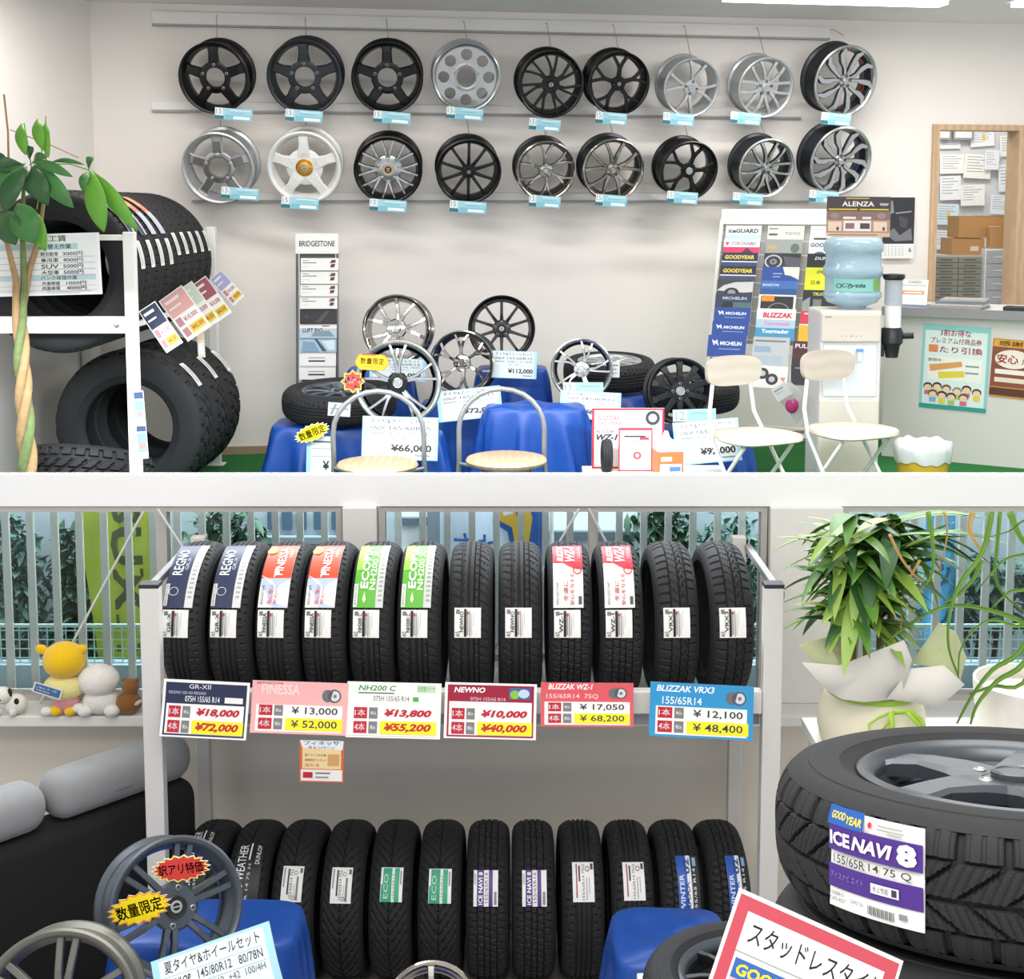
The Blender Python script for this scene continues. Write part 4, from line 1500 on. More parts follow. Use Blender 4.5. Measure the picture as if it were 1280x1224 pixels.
def lay(items):
    out = []
    for it in items:
        if it[0] == 'r':
            out.append(('r', it[2], 1 - it[3], it[4], 1 - it[1], it[5]))
        elif it[0] == 't':
            out.append(('v', it[1], it[3], 1 - it[4], it[5], 1 - it[2]) + tuple(it[6:]))
        elif it[0] == 'e':
            out.append(('e', it[2], 1 - it[1], it[4], it[3], it[5]))
        elif it[0] == 'p':
            out.append(('p', [(v, 1 - u) for u, v in it[1]], it[2]))
    return out


ICE = [('r', .0, .15, 1, .42, '#4b2a86'), ('r', 0, .56, 1, .80, '#4b2a86'), ('r', -.02, -.03, .40, .16, '#1d58a8'), ('t', 'GOOD', .02, .02, .19, .10, '#f2d22c', .03, .2), ('t', 'YEAR', .20, .04, .38, .12, '#f2d22c', .03, .2), ('e', .47, .07, .022, .03, '#d8343f'), ('r', .55, .05, .8, .06, '#8a8a8a'), ('r', .55, .085, .82, .095, '#8a8a8a'), ('r', .66, .11, .8, .12, '#8a8a8a'),
       ('t', 'ICE', .03, .215, .27, .36, '#efeaf4', .04), ('t', 'NAVI', .29, .215, .72, .36, '#efeaf4', .04, .25), ('t', '8', .76, .17, .95, .39, '#efeaf4', .06), ('t', '155/65R', .08, .445, .44, .535, '#3c3c40', .005), ('t', '14 75 Q', .48, .445, .90, .535, '#3c3c40', .005), ('t', 'アイスナビ エイト', .04, .63, .42, .70, '#8f7cc0'), ('r', .50, .63, .78, .73, '#e8e6ee'), ('t', '氷上性能', .52, .65, .68, .71, '#3c3c40'), ('r', .71, .645, .76, .715, '#3c3c40'),
       ('t', '05608415', .03, .83, .2, .87, '#55555a'), ('t', '15693-4027', .03, .89, .22, .93, '#55555a'), ('t', '5690126', .28, .86, .42, .90, '#55555a'), ('r', .78, .86, .86, .92, '#8a8a8e')] + [('r', .47 + .014 * i, .86, .477 + .014 * i + (.003 if i % 3 else 0), .95, '#55555a') for i in range(20)]
tyre_label(bt, .29, -.052, .058, 0, 1, [], name='tmp')
bpy.data.objects.remove([o for o in bt.children if o.name.startswith('tmp')][0])
LB = tyre_label(bt, .291, -.066, .040, -39 - 12, 12 - 39, lay(ICE), name='brand_label')
lz = P(1268, 957, 1.61)
t2 = lying('mounted_tyre', 'lower tyre of the foreground stack under the large winter tyre', 1250, 1075, 1.60, .29, .162, 'rib', GRYW, 'wide', 5, rin=.185, tilt=TB, nt=400)
up = Euler((TB, 0, 0)).to_matrix() @ Vector((0, 0, 1))
t2.location = bt.location - up * .165 + Vector((-.012, 0, 0))
zb2 = (t2.location - up * .081).z - .29 * math.sin(abs(TB)) - .03
drape('display_cloth', 'blue cloth over the tall stand that carries the foreground tyres', t2.location.x, t2.location.y + .06, zb2, .55, .5, seed=21)
GY = [('r', .0, .0, 1, 1, '#d9d6d4'), ('r', .018, .03, .982, .97, '#c24a58'), ('r', .085, .12, .915, .88, '#dedad7'), ('t', 'スタッドレスタイヤ', .13, .17, .93, .32, '#3a3a3c', .006), ('r', .085, .385, .915, .392, '#8f9a90'), ('r', .10, .43, .915, .70, '#e0b0b0'), ('r', .10, .43, .64, .56, '#2f63ad'), ('t', 'GOODYEAR', .12, .455, .62, .535, '#f0dc2c', .03, .1), ('t', 'アイスナビ', .17, .58, .60, .68, '#3a3a3c'), ('r', .085, .715, .6, .88, '#c24a58'), ('r', .1, .73, .24, .86, '#f3f0ee'), ('t', '1本', .12, .75, .22, .84, '#3a3a3c', .02)]
sign4('price_sign', 'red bordered studless tyre sign leaning on the foreground stack', 'price sign', (999, 1246, 232, 165, 25), 1.22, GY, tilt=R_(-24), group='price signs on the displays')

# ------------------------------------------------------------------ potted plants
lgreen = mat('dracaena_leaf', '#55852f', .5, noise=.35, nscale=14)
lgreen2 = mat('dracaena_leaf_light', '#8fb04a', .45, noise=.25, nscale=14)
lgreen3 = mat('dracaena_leaf_deep', '#2f5a2a', .45, noise=.25, nscale=14)
cane = mat('dracaena_cane', '#7a6a4c', .9, noise=.25, nscale=40, bump=.5, bscale=60)
potm = mat('cream_pot_wrap', '#e5dfc4', .7, noise=.04, nscale=10)
YD = 4.18
c = P(1088, 925, YD)
dr = tag(empty('potted_dracaena', (c.x, YD, c.z)), 'leafy dracaena in a cream wrapped pot with a green bow', 'potted plant')
kd = mpp(c)
mb = MB()
mb.lathe([(.0005, 0), (55 * kd, 0), (63 * kd, 6 * kd), (66 * kd, 20 * kd), (65 * kd, 40 * kd), (58 * kd, 62 * kd), (50 * kd, 68 * kd), (46 * kd, 66 * kd), (44 * kd, 55 * kd), (.0005, 55 * kd)], potm, 40, 'z')
mb.build('pot', dr)
MB().lathe([(45 * kd, 58 * kd), (.0005, 58 * kd)], mat('potting_soil', '#3d2f24', .95, noise=.3, nscale=80), 32, 'z').build('soil', dr)
rib_m = mat('lime_ribbon', '#a3c93a', .35)
mb = MB()
mb.lathe([(53 * kd, 61 * kd), (57 * kd, 65 * kd), (55.5 * kd, 70 * kd), (51 * kd, 69 * kd)], rib_m, 40, 'z')
mb.build('ribbon_band', dr)
mb = MB()


def ribbon(mb, pts, w, m):
    pts = [Vector(p) for p in pts]
    vs, fs = [], []
    for i, p in enumerate(pts):
        t = (pts[min(i + 1, len(pts) - 1)] - pts[max(i - 1, 0)]).normalized()
        s = t.cross(Vector((0, 1, 0)))
        s = s.normalized() if s.length > .01 else Vector((1, 0, 0))
        vs += [p - s * w / 2, p + s * w / 2]
    for i in range(len(pts) - 1):
        fs.append((2 * i, 2 * i + 2, 2 * i + 3, 2 * i + 1))
    mb.add(vs, fs, m)


B_ = lambda x, y: Vector(((x - 1088) * kd, -68 * kd - max(0, (y - 862)) * .05 * kd, (925 - y) * kd))
ribbon(mb, [B_(1092, 864), B_(1078, 870), B_(1067, 878), B_(1068, 888), B_(1080, 888), B_(1090, 876), B_(1092, 864)], 3 * kd, rib_m)
ribbon(mb, [B_(1094, 864), B_(1095, 885), B_(1096, 905)], 6 * kd, rib_m)
ribbon(mb, [B_(1094, 864), B_(1115, 862), B_(1128, 872), B_(1136, 888), B_(1142, 905)], 6 * kd, rib_m)
ribbon(mb, [B_(1112, 863), B_(1126, 878), B_(1134, 905)], 5 * kd, rib_m)
mb.build('bow', dr, solid=.001)
# wrapping paper collar: pleated pieces
wrap = mat('wrapping_paper', '#e9e6dc', .6, noise=.03, trans=.0, alpha=.93)
wrap2 = mat('wrapping_paper_green', '#d8dfae', .6, noise=.05, alpha=.9)


def wrap_piece(pts, m, nm='wrapping_paper'):
    """pts: polygon in picture px with a depth offset each (px,py,dy)"""
    V = []
    for x, y, dy in pts:
        q = P(x, y, YD + dy)
        V.append(q - Vector(dr.location))
    cen = sum(V, Vector()) / len(V) + Vector((0, .02, 0))
    mb = MB()
    n = len(V)
    mb.add(V + [cen], [(i, (i + 1) % n, n) for i in range(n)], m)
    mb.build(nm, dr, solid=.0012, smooth=60)


wrap_piece([(1034, 864, -.13), (1002, 828, -.12), (1050, 832, -.14), (1130, 800, -.16), (1140, 825, -.17), (1126, 874, -.16), (1080, 878, -.175), (1052, 874, -.165)], wrap)
wrap_piece([(1024, 838, .02), (998, 806, .03), (1035, 796, .05), (1074, 794, .06), (1072, 826, .02), (1050, 835, -.06)], wrap2)
wrap_piece([(1108, 874, -.165), (1138, 836, -.16), (1180, 832, -.18), (1206, 856, -.20), (1172, 886, -.2), (1140, 878, -.17)], wrap)
wrap_piece([(1138, 830, -.04), (1174, 778, -.05), (1195, 790, .0), (1208, 822, .03), (1200, 852, -.02), (1170, 834, -.08)], wrap2)
rnd = random.Random(4)


def low_enough(v0, v1, mb, org, lim=637):
    return all(proj(Vector(v) + org)[1] > lim for v in mb.v[v0:])


org = Vector(dr.location)


def rosette(bx, by, dy, n, L0, L1, spread, up, mats, lim=637, W=.05):
    base = P(bx, by, YD + dy) - org
    done = 0
    tries = 0
    while done < n and tries < n * 8:
        tries += 1
        a = rnd.uniform(0, 2 * pi)
        e = rnd.uniform(up - spread, up + spread)
        d = (math.cos(a) * math.cos(e), math.sin(a) * math.cos(e), math.sin(e))
        m = rnd.choice(mats)
        t_ = MB()
        leaf(t_, base + Vector((0, 0, rnd.uniform(-.05, .05))), d, rnd.uniform(L0, L1), rnd.uniform(.75, 1.2) * W, m, rnd.uniform(.35, 1.0), 9)
        if min(proj(Vector(v) + org)[1] for v in t_.v) < lim:
            continue
        if max(v[1] for v in t_.v) + org.y > 4.80 or org.x + max(v[0] for v in t_.v) > 1.9:
            continue
        t_.build('leaf', dr, smooth=60)
        done += 1


stems = [(1064, 790, .0, 1062, 745), (1100, 800, .02, 1098, 700), (1112, 790, .04, 1116, 652), (1080, 800, -.03, 1078, 715)]
for a, b, dy, x, y in stems:
    m_ = MB()
    p0 = Vector(((a - 1088) * kd, dy, 56 * kd))
    p1 = P(x, y, YD + dy) - org
    m_.tube([p0, (p0 + p1) / 2 + Vector((.004, 0, 0)), p1], [.013, .012, .010], cane, 8)
    m_.build('stem', dr)
LM = [lgreen, lgreen2, lgreen2, lgreen, lgreen3]
rosette(1062, 752, 0, 30, .18, .32, .6, .25, LM, W=.058)
rosette(1098, 708, .02, 30, .18, .34, .7, .2, LM, W=.058)
rosette(1116, 660, .04, 26, .2, .36, .6, -.2, LM, W=.06)
rosette(1078, 720, -.03, 26, .18, .34, .7, .1, LM, W=.058)
rosette(1066, 660, .0, 16, .16, .3, .5, -.1, LM, W=.058)
rosette(1090, 690, .0, 22, .18, .34, .6, .2, LM, W=.05)
rosette(1086, 768, .0, 26, .16, .28, .5, .55, LM, W=.05)
rosette(1066, 778, -.02, 14, .14, .24, .4, .5, LM, W=.046)
rosette(1056, 700, .0, 20, .18, .32, .6, .1, LM, W=.048)
# stand for both pots
zs = P(1088, 925, YD).z
st = tag(empty('plant_stand', (P(1172, 900, YD).x, YD, 0)), 'low white stand under the potted plants, mostly hidden by the foreground tyre', 'stand')
MB().box((0, 0, zs - .022), (.78, .40, .04), WHITE).build('top', st, bevel=.004)
for x in (-.35, .35):
    for y in (-.16, .16):
        MB().box((x, y, (zs - .043) / 2), (.04, .04, zs - .043), WHITE).build('leg', st)

# second plant: white planter with long strap leaves
c = P(1285, 925, YD)
sp = tag(empty('potted_palm', (c.x, YD, zs)), 'white planter with long thin arching leaves at the right edge', 'potted plant')
org2 = Vector(sp.location)
mb = MB()
r = 68 * kd
mb.lathe([(.0005, .0005), (r * .82, .0005), (r * .9, .01), (r, 70 * kd), (r, 76 * kd), (r * .95, 76 * kd), (r * .93, 60 * kd), (.0005, 60 * kd)], mat('white_planter', '#ece7df', .5), 40, 'z')
mb.build('pot', sp)
m_ = MB().tube([(.10, 0, 60 * kd), (.10, .01, .3), (.10, .02, P(1280, 655, YD).z - zs)], [.03, .022, .018], cane, 10)
m_.build('stem', sp)
strap = mat('strap_leaf', '#6f9a3a', .45, noise=.25, nscale=12)
dry = mat('dry_strap_leaf', '#c3a365', .7, noise=.2)
paths = [([(1310, 790), (1262, 770), (1190, 757), (1130, 785), (1084, 826)], 9, strap), ([(1284, 800), (1240, 838), (1214, 872), (1196, 905)], 10, strap), ([(1290, 812), (1246, 852), (1222, 880), (1213, 906)], 11, strap),
         ([(1240, 640), (1228, 690), (1200, 730), (1187, 770), (1186, 810), (1198, 845)], 8, strap), ([(1250, 640), (1246, 690), (1244, 720), (1256, 745), (1288, 770)], 6, strap), ([(1262, 640), (1276, 672), (1300, 700)], 10, strap),
         ([(1216, 640), (1212, 662), (1222, 682), (1230, 692)], 8, dry), ([(1112, 668), (1128, 700), (1146, 722), (1155, 727)], 4, dry), ([(1180, 640), (1184, 668), (1174, 716)], 4, dry), ([(1288, 840), (1240, 858), (1212, 868)], 9, strap),
         ([(1290, 775), (1240, 775), (1215, 790), (1200, 815), (1198, 850)], 5, strap), ([(1285, 650), (1262, 664), (1235, 672)], 4, strap), ([(1290, 730), (1262, 740), (1240, 760)], 7, strap), ([(1160, 640), (1166, 680), (1164, 720), (1140, 745)], 7, strap),
         ([(1226, 700), (1218, 722), (1196, 745), (1180, 752)], 8, strap), ([(1288, 690), (1256, 700), (1224, 735)], 6, strap), ([(1150, 700), (1130, 740), (1126, 790)], 4, dry)]
crown = Vector((.01, .02, P(1280, 690, YD).z - zs))
for i, (pts, w_, m) in enumerate(paths):
    own = dr if m is dry and pts[0][0] < 1200 or pts[0] == (1160, 640) else sp
    oo = org if own is dr else org2
    far = pts[0][0] >= 1283
    V = [P(x, y, YD - .12 - .02 * (i % 4)) - oo for x, y in pts]
    if far:
        V = [P(1325, 662, YD + .02) - oo] + V
    # smooth the path
    Q = []
    for j in range(len(V) - 1):
        a, b, c_, d = V[max(0, j - 1)], V[j], V[j + 1], V[min(len(V) - 1, j + 2)]
        for q in range(5):
            t_ = q / 5
            Q.append(.5 * ((2 * b) + (c_ - a) * t_ + (2 * a - 5 * b + 4 * c_ - d) * t_ * t_ + (3 * b - a - 3 * c_ + d) * t_ ** 3))
    Q.append(V[-1])
    n = len(Q)
    mb = MB()
    vs, fs = [], []
    for j, p in enumerate(Q):
        t_ = (Q[min(j + 1, n - 1)] - Q[max(j - 1, 0)]).normalized()
        s = t_.cross(Vector((0, 1, 0))).normalized()
        w2 = w_ * kd * (1 - .75 * j / (n - 1)) * .45
        vs += [p - s * w2, p + Vector((0, .006, 0)), p + s * w2]
    for j in range(n - 1):
        a = 3 * j
        fs += [(a, a + 3, a + 4, a + 1), (a + 1, a + 4, a + 5, a + 2)]
    mb.add(vs, fs, m)
    mb.build('leaf', own, smooth=60, solid=.0008)
# ------------------------------------------------------------------ rails and wheels on the long wall
railm = mat('rail_white', '#f4f2f0', .75, noise=.01)


def wallrail(nm, label, p0, p1, p2, p3):
    """corners top-left, top-right, bottom-right, bottom-left in the photo"""
    s0, s1 = ws(*p0), ws(*p1)
    z0 = (wallpt(*p2).z + wallpt(*p3).z) / 2
    z1 = (wallpt(*p0).z + wallpt(*p1).z) / 2
    org = WA + WD * s0 + WN * .002
    org.z = z0
    t = tag(empty(nm, org, (0, 0, WYAW)), label, 'wall rail', 'white rails on the wall of wheels')
    MB().box(((s1 - s0) / 2, -.008, (z1 - z0) / 2), (s1 - s0, .016, z1 - z0), railm).build('board', t, bevel=.002)
    MB().box(((s1 - s0) / 2, -.011, .006), (s1 - s0, .022, .012), mat('rail_lip_grey', '#a9a5a4', .5)).build('lower_lip', t)
    return t, s0, z0


r1 = wallrail('wall_rail', 'top white wall rail above the upper row of wheels', (190, 10), (1036, 38), (1036, 53), (190, 30))
r2 = wallrail('wall_rail', 'middle white wall rail behind the upper row of wheels', (190, 126), (1000, 138), (1000, 149), (190, 140))
r3 = wallrail('wall_rail', 'lowest white wall rail behind the lower row of wheels', (240, 240), (1010, 243), (1010, 252), (240, 254))
GUNP = mat('dark_grey_alloy', '#2c2f34', .35, .3)
wk = [
    # px, py, R px, style, n, kwargs, tag px,py, label
    (267, 98, 45, 'star5', 5, dict(face=BLK, cap='open', hubr=.27, dish=.02), (292, 143), 'black five spoke star wheel, first in the upper row'),
    (380, 97, 47, 'star5w', 5, dict(face=GUNP, cap='open', hubr=.27, dish=.012), (380, 145), 'charcoal five spoke star wheel, second in the upper row'),
    (484, 98, 45, 'star5', 5, dict(face=BLK, cap='open', hubr=.27, dish=.012), (490, 147), 'black five spoke star wheel, third in the upper row'),
    (583, 97, 43, 'disc', 8, dict(face=SIL, lip=POL, cap='open', hubr=.27, dish=.008), (581, 142), 'silver disc wheel with eight round holes'),
    (689, 106, 42, 'vees', 7, dict(face=BLK, side=BLK, hubr=.2, nut=DKH, rot0=.1), (681, 156), 'black many spoked wheel beside the silver disc wheel'),
    (774, 105, 40, 'yfork', 5, dict(face=BLK, side=BLK, hubr=.17, accent=(REDP, 'few'), nut=DKH), (764, 148), 'black five fork wheel with red marks inside, in the upper row'),
    (865, 110, 37, 'veew', 4, dict(face=SIL, lip=SIL, hubr=.2, nut=DKH, lugs=4, rot0=.2), (848, 149), 'silver slim spoked wheel in the upper row, tied by a long wire'),
    (958, 110, 38, 'veew', 6, dict(face=SIL, lip=SIL, hubr=.2, nut=DKH), (932, 148), 'silver many spoked wheel with a round centre badge'),
    (1058, 102, 45, 'flower', 5, dict(face=POL, side=GUNP, lip=POL, barrel=GUNP, hubr=.14, accent=(REDP, 'all'), nut=DKH), (1045, 149), 'large grey and black petal wheel with red marks, end of the upper row'),
    (272, 211, 46, 'star5', 5, dict(face=POL, side=SIL, lip=SIL, cap='open', hubr=.27, dish=.02), (300, 242), 'silver five spoke star wheel, first in the lower row'),
    (380, 210, 46, 'star5w', 5, dict(face=WHT, cap='cap', hubr=.37, capm=GOLD, dish=.01), (375, 254), 'white five spoke wheel with a gold centre cap'),
    (485, 213, 43, 'vee', 8, dict(face=POL, side=GUNP, lip=BLK, barrel=BLK, cap='cap', hubr=.3, capm=mat('beige_cap', '#b7a78e', .4), dish=.015), (485, 257), 'black wheel with polished short spokes and a beige centre'),
    (586, 215, 41, 'thin', 10, dict(face=BLK, hubr=.16, nut=DKH), (585, 259), 'gloss black ten spoke wheel in the lower row'),
    (683, 214, 38, 'twist', 6, dict(face=DCHR, side=GUNP, lip=DCHR, barrel=GUNP, hubr=.18, nut=NUT, lugs=5), (681, 252), 'dark chrome twisted spoke wheel in the lower row'),
    (767, 213, 40, 'veew', 5, dict(face=DCHR, side=GUNP, lip=DCHR, barrel=GUNP, hubr=.17, nut=DKH), (764, 251), 'dark chrome twin spoke wheel in the lower row'),
    (862, 214, 38, 'yfork', 5, dict(face=BLK, hubr=.19, nut=DKH, capm=SIL, rot0=.25), (853, 247), 'black five fork wheel with a pale centre badge, in the lower row'),
    (959, 211, 38, 'veew', 6, dict(face=POL, side=BLK, lip=POL, barrel=GUNP, hubr=.15, nut=DKH), (935, 249), 'black and bright twin spoke wheel in the lower row'),
    (1052, 202, 44, 'flower', 5, dict(face=POL, side=GUNP, lip=POL, barrel=GUNP, hubr=.14, accent=(BLUP, 'all'), nut=DKH), (1030, 246), 'large grey and black petal wheel with blue marks, end of the lower row')]
TAGI = [('r', 0, 0, .2, .62, '#eceff0'), ('t', '15', .03, .08, .17, .52, '#8a9aa2', .01), ('r', .0, .68, .24, .98, '#2c6f7c'), ('r', .26, .0, 1, .55, '#9fd0dd'), ('r', .4, .14, .94, .2, '#e9f6f9'), ('r', .4, .36, .8, .41, '#5fb6cc'), ('r', .26, .55, 1, 1, '#7fbfd2'), ('r', .5, .66, .94, .9, '#eef7f9')]
for i, (px, py, rp, style, n, kw, tp, lab) in enumerate(wk):
    c = wallpt(px, py, .265 if rp < 44 or px < 900 else .305)
    R = rp * mpp(c)
    ex = R_(-13 + 24 * (px - 267) / 790)
    tilt = R_(15)
    rot = (tilt, 0, WYAW + ex)
    kw = dict(kw)
    w_ = wheel((c.x, c.y, c.z), rot, R, .165, style, n, lab, group='wheels hanging on the wall', **kw)
    Wm = Matrix.Translation(c) @ Euler(rot).to_matrix().to_4x4()
    tc_ = wallpt(tp[0], tp[1], .305 if px < 1000 else .345)
    s = mpp(tc_)
    m_ = MB()
    sheet(m_, (46 if px < 650 else 40) * s, 14.5 * s, TAGI, base='#b4d6e0')
    o = m_.build('price_tag', w_)
    o.matrix_basis = Wm.inverted() @ (Matrix.Translation(tc_) @ Euler((R_(4), R_(4), WYAW + ex * .3)).to_matrix().to_4x4())
    # hook wire on the rail above
    rl, s0, z0 = r1 if i < 9 else r2
    top = c + Vector((0, .09, R * .97 + (.06 if rp > 42 and px > 1000 else .022)))
    a = Vector(((top - WA).dot(WD) - s0, 0, 0))
    hz = .06 if i < 9 else .01
    d = (top - WA).dot(WN) - .002
    m_ = MB().tube([(a.x, -.018, hz), (a.x, -.05, hz), (a.x + .002, -d + .01, max(top.z - z0 + .012, -.4))], .0022, mat('hook_wire', '#a8a7a6', .35, .6), 6)
    m_.build('hook', rl)
# ------------------------------------------------------------------ tyre rack on the left of the raised showroom
XR = P(165, 400, 5.85).x
Y1, Y2 = 5.85, 7.45
ZT = P(165, 290, 5.85).z
srack = tag(empty('tyre_rack', (XR - .35, 6.6, ZS)), 'white two tier tyre rack along the left wall of the raised showroom', 'rack')
so = Vector(srack.location)


def sb(nm, lo, hi, m=None, bev=.003):
    c = Vector([(a + b) / 2 for a, b in zip(lo, hi)])
    d = [b - a for a, b in zip(lo, hi)]
    return MB().box((0, 0, 0), d, m or WHITE).build(nm, srack, c - so, bevel=bev)


XL = XR - .70
for x in (XL, XR):
    for y in (Y1, Y2):
        sb('post', (x - .024, y - .024, ZS + .001), (x + .024, y + .024, ZT))
        sb('foot', (x - .045, y - .045, ZS + .0005), (x + .045, y + .045, ZS + .008))
z405, z297 = P(80, 406, Y1).z, P(80, 297, Y1).z
for y in (Y1, Y2):
    sb('end_beam', (XL + .025, y - .02, z405 - .036), (XR - .025, y + .02, z405 + .036))
    sb('end_beam', (XL + .025, y - .015, z297 - .012), (XR - .025, y + .015, z297 + .012))
xc = XR - .345
RS = .36
zt_c = P(80, 237, 6.05).z - RS
for sg in (-1, 1):
    x = xc + sg * (RS + .017) * math.sin(R_(50))
    sb('cradle_rail', (x - .012, Y1 + .026, zt_c - (RS + .018) * math.cos(R_(50)) - .012), (x + .012, Y2 - .026, zt_c - (RS + .018) * math.cos(R_(50)) + .012))
MB().lathe([(.012, 0), (.012, -.008), (.0005, -.01)], mat('bolt_steel', '#8a8a8a', .35, .8), 12).build('bolt', srack, Vector((XR - .06, Y1 - .021, z405)) - so)
ORG = [('r', 0, 0, 1, .5, '#d9624a'), ('r', 0, 0, .5, .35, '#e8a23c'), ('r', 0, .5, 1, 1, '#b8bccb'), ('v', 'FINESSA', .3, .06, .7, .48, '#f6ded8')]
NAV = [('r', 0, 0, .7, 1, '#39415c'), ('r', .72, 0, 1, 1, '#c9cbd0'), ('v', 'REGNO', .2, .2, .5, .6, '#dfe3ee')]
WL = [('r', .2, .1, .3, .9, '#6a6a6a'), ('r', .5, .15, .56, .85, '#9a9a9a'), ('r', .7, .3, .76, .9, '#b0b0b0')]
tl = [('first', 'rib', NAV), ('second', 'rib', NAV), ('third', 'rib', ORG), ('fourth', 'rib', ORG), ('fifth', 'block', None), ('sixth', 'block', None), ('seventh', 'block', None), ('eighth', 'winter', None), ('last', 'block', None)]
for i, (od, kind, band) in enumerate(tl):
    y = 6.0 + .168 * i
    what = 'with a navy band' if band is NAV else 'with an orange band' if band is ORG else 'with a white sticker'
    o = tyre('tyre', (xc, y, zt_c), (0, 0, pi / 2), kind, RS, .158, .225, 'tyre %s, %s from the front on the top of the left rack' % (what, od) if od != 'last' else 'tyre with a white sticker at the wall end of the left rack top', 'tyres on top of the left rack')
    if band:
        tyre_label(o, RS, -.045, .03, 26, 66, band, name='brand_band')
    tyre_label(o, RS, -.035, .025, 2 if i < 4 else 8, 22 if i < 4 else 26, WL, name='size_sticker')
# off-road tyres below
XO = P(209, 517, 7.1).x
for y, px, lab in ((7.16, 212, 'big off road tyre standing at the wall end under the left rack'), (6.87, 192, 'big off road tyre standing in the middle under the left rack'), (6.57, 168, 'big off road tyre standing nearest the front under the left rack')):
    c = P(px, 520, y)
    o = tyre('off_road_tyre', (c.x, y, ZS + .372), (0, 0, pi / 2 - .0), 'off', .37, .25, .21, lab, 'off road tyres under the left rack', depth=.012)
    tyre_label(o, .372, -.02, .05, 30, 52, WL, name='paper_label')
o = tyre('off_road_tyre', (P(108, 560, 6.12).x, 6.135, ZS + .205), (0, R_(-72), R_(80)), 'off', .295, .22, .18, 'off road tyre lying tilted at the front under the left rack', 'off road tyres under the left rack', depth=.012)
# price list on the end of the rack
pr = [('r', .02, .02, .98, .98, '#e9ebea'), ('r', .03, .16, .80, .26, '#b7d2d6'), ('t', 'タイヤ作業工賃', .12, .03, .70, .13, '#33383a', .015), ('t', '組み替え作業', .42, .17, .74, .25, '#33383a', .015)]
for k_, (a, b) in enumerate((('軽自動車', '3000円'), ('乗用車', '4000円'), ('SUV', '5000円'), ('大型車', '5000円'))):
    y_ = .28 + .10 * k_
    pr += [('t', a, .46, y_ + .015, .62, y_ + .085, '#33383a', .015), ('t', b, .66, y_ + .015, .84, y_ + .085, '#33383a', .015), ('r', .03, y_ + .095, .95, y_ + .1, '#55595a')]
pr += [('r', .03, .68, .95, .755, '#b7d2d6'), ('t', 'パンク修理作業', .45, .685, .78, .75, '#33383a', .015)]
for k_, (a, b) in enumerate((('外面修理', '1000円'), ('内面修理', '4000円'))):
    y_ = .765 + .08 * k_
    pr += [('t', a, .46, y_ + .01, .62, y_ + .07, '#33383a', .015), ('t', b, .68, y_ + .01, .86, y_ + .07, '#33383a', .015), ('r', .03, y_ + .077, .95, y_ + .08, '#55595a')]
pr += [('r', .5, .94, .9, .945, '#777777'), ('r', .5, .965, .8, .97, '#777777')]
sign4('hanging_price_list', 'white price list sheet hung on the front end of the left rack', 'price list', (57, 331, 138, 77, -1.5), 5.80, pr, base='#f3f4f2')
# price cards fanned along the side of the rack
fan = [((201, 409, 25, 62, -33), 5.98, '#2d3350', 'price card with a navy head, foremost of the fan on the left rack'), ((231, 392, 36, 62, -35), 6.3, '#e2a7a2', 'pink headed price card in the fan on the left rack'), ((247, 383, 26, 60, -35), 6.55, '#cfd8c8', 'pale green headed price card in the fan on the left rack'), ((263, 375, 26, 56, -35), 6.8, '#a35a66', 'crimson headed price card in the fan on the left rack'), ((284, 360, 19, 44, -42), 7.15, '#a9a6cf', 'lavender headed price card nearest the wall in the fan on the left rack')]
for q, Y, colr, lab in fan:
    sign4('hanging_price_card', lab, 'price card', q, Y, [('r', .04, .02, .96, .46, colr), ('r', .12, .1, .7, .16, '#e8e4e0'), ('r', .12, .26, .6, .3, '#e8e4e0'), ('r', .08, .5, .3, .68, '#c98a94'), ('t', '¥10,000', .36, .54, .9, .66, '#b85a68', .02), ('r', .08, .74, .3, .92, '#c98a94'), ('r', .36, .74, .94, .92, '#e3c93a'), ('t', '¥40,000', .42, .77, .9, .89, '#b83a48', .02)], 'price cards fanned on the left rack', base='#f0eeea')
sign4('hanging_tag', 'narrow beige tag dangling below the fan of price cards', 'tag', (251, 425, 9, 44, -2), 6.5, [('r', .1, .1, .9, .5, '#e9c9a4'), ('r', .2, .6, .8, .9, '#ffffff')], base='#e8ddd0')
sign4('hanging_notice_card', 'blue and white card on the front post of the left rack', 'notice', (176, 531, 13, 86, -3), 5.79, [('r', .05, .02, .95, .12, '#3d4f73'), ('r', .05, .14, .95, .4, '#7fb3cf'), ('r', .15, .3, .85, .38, '#d98b86'), ('r', .05, .52, .95, .6, '#3d4f73'), ('r', .05, .62, .95, .9, '#7fb3cf'), ('r', .15, .76, .85, .86, '#d98b86')], base='#dfe7ea')

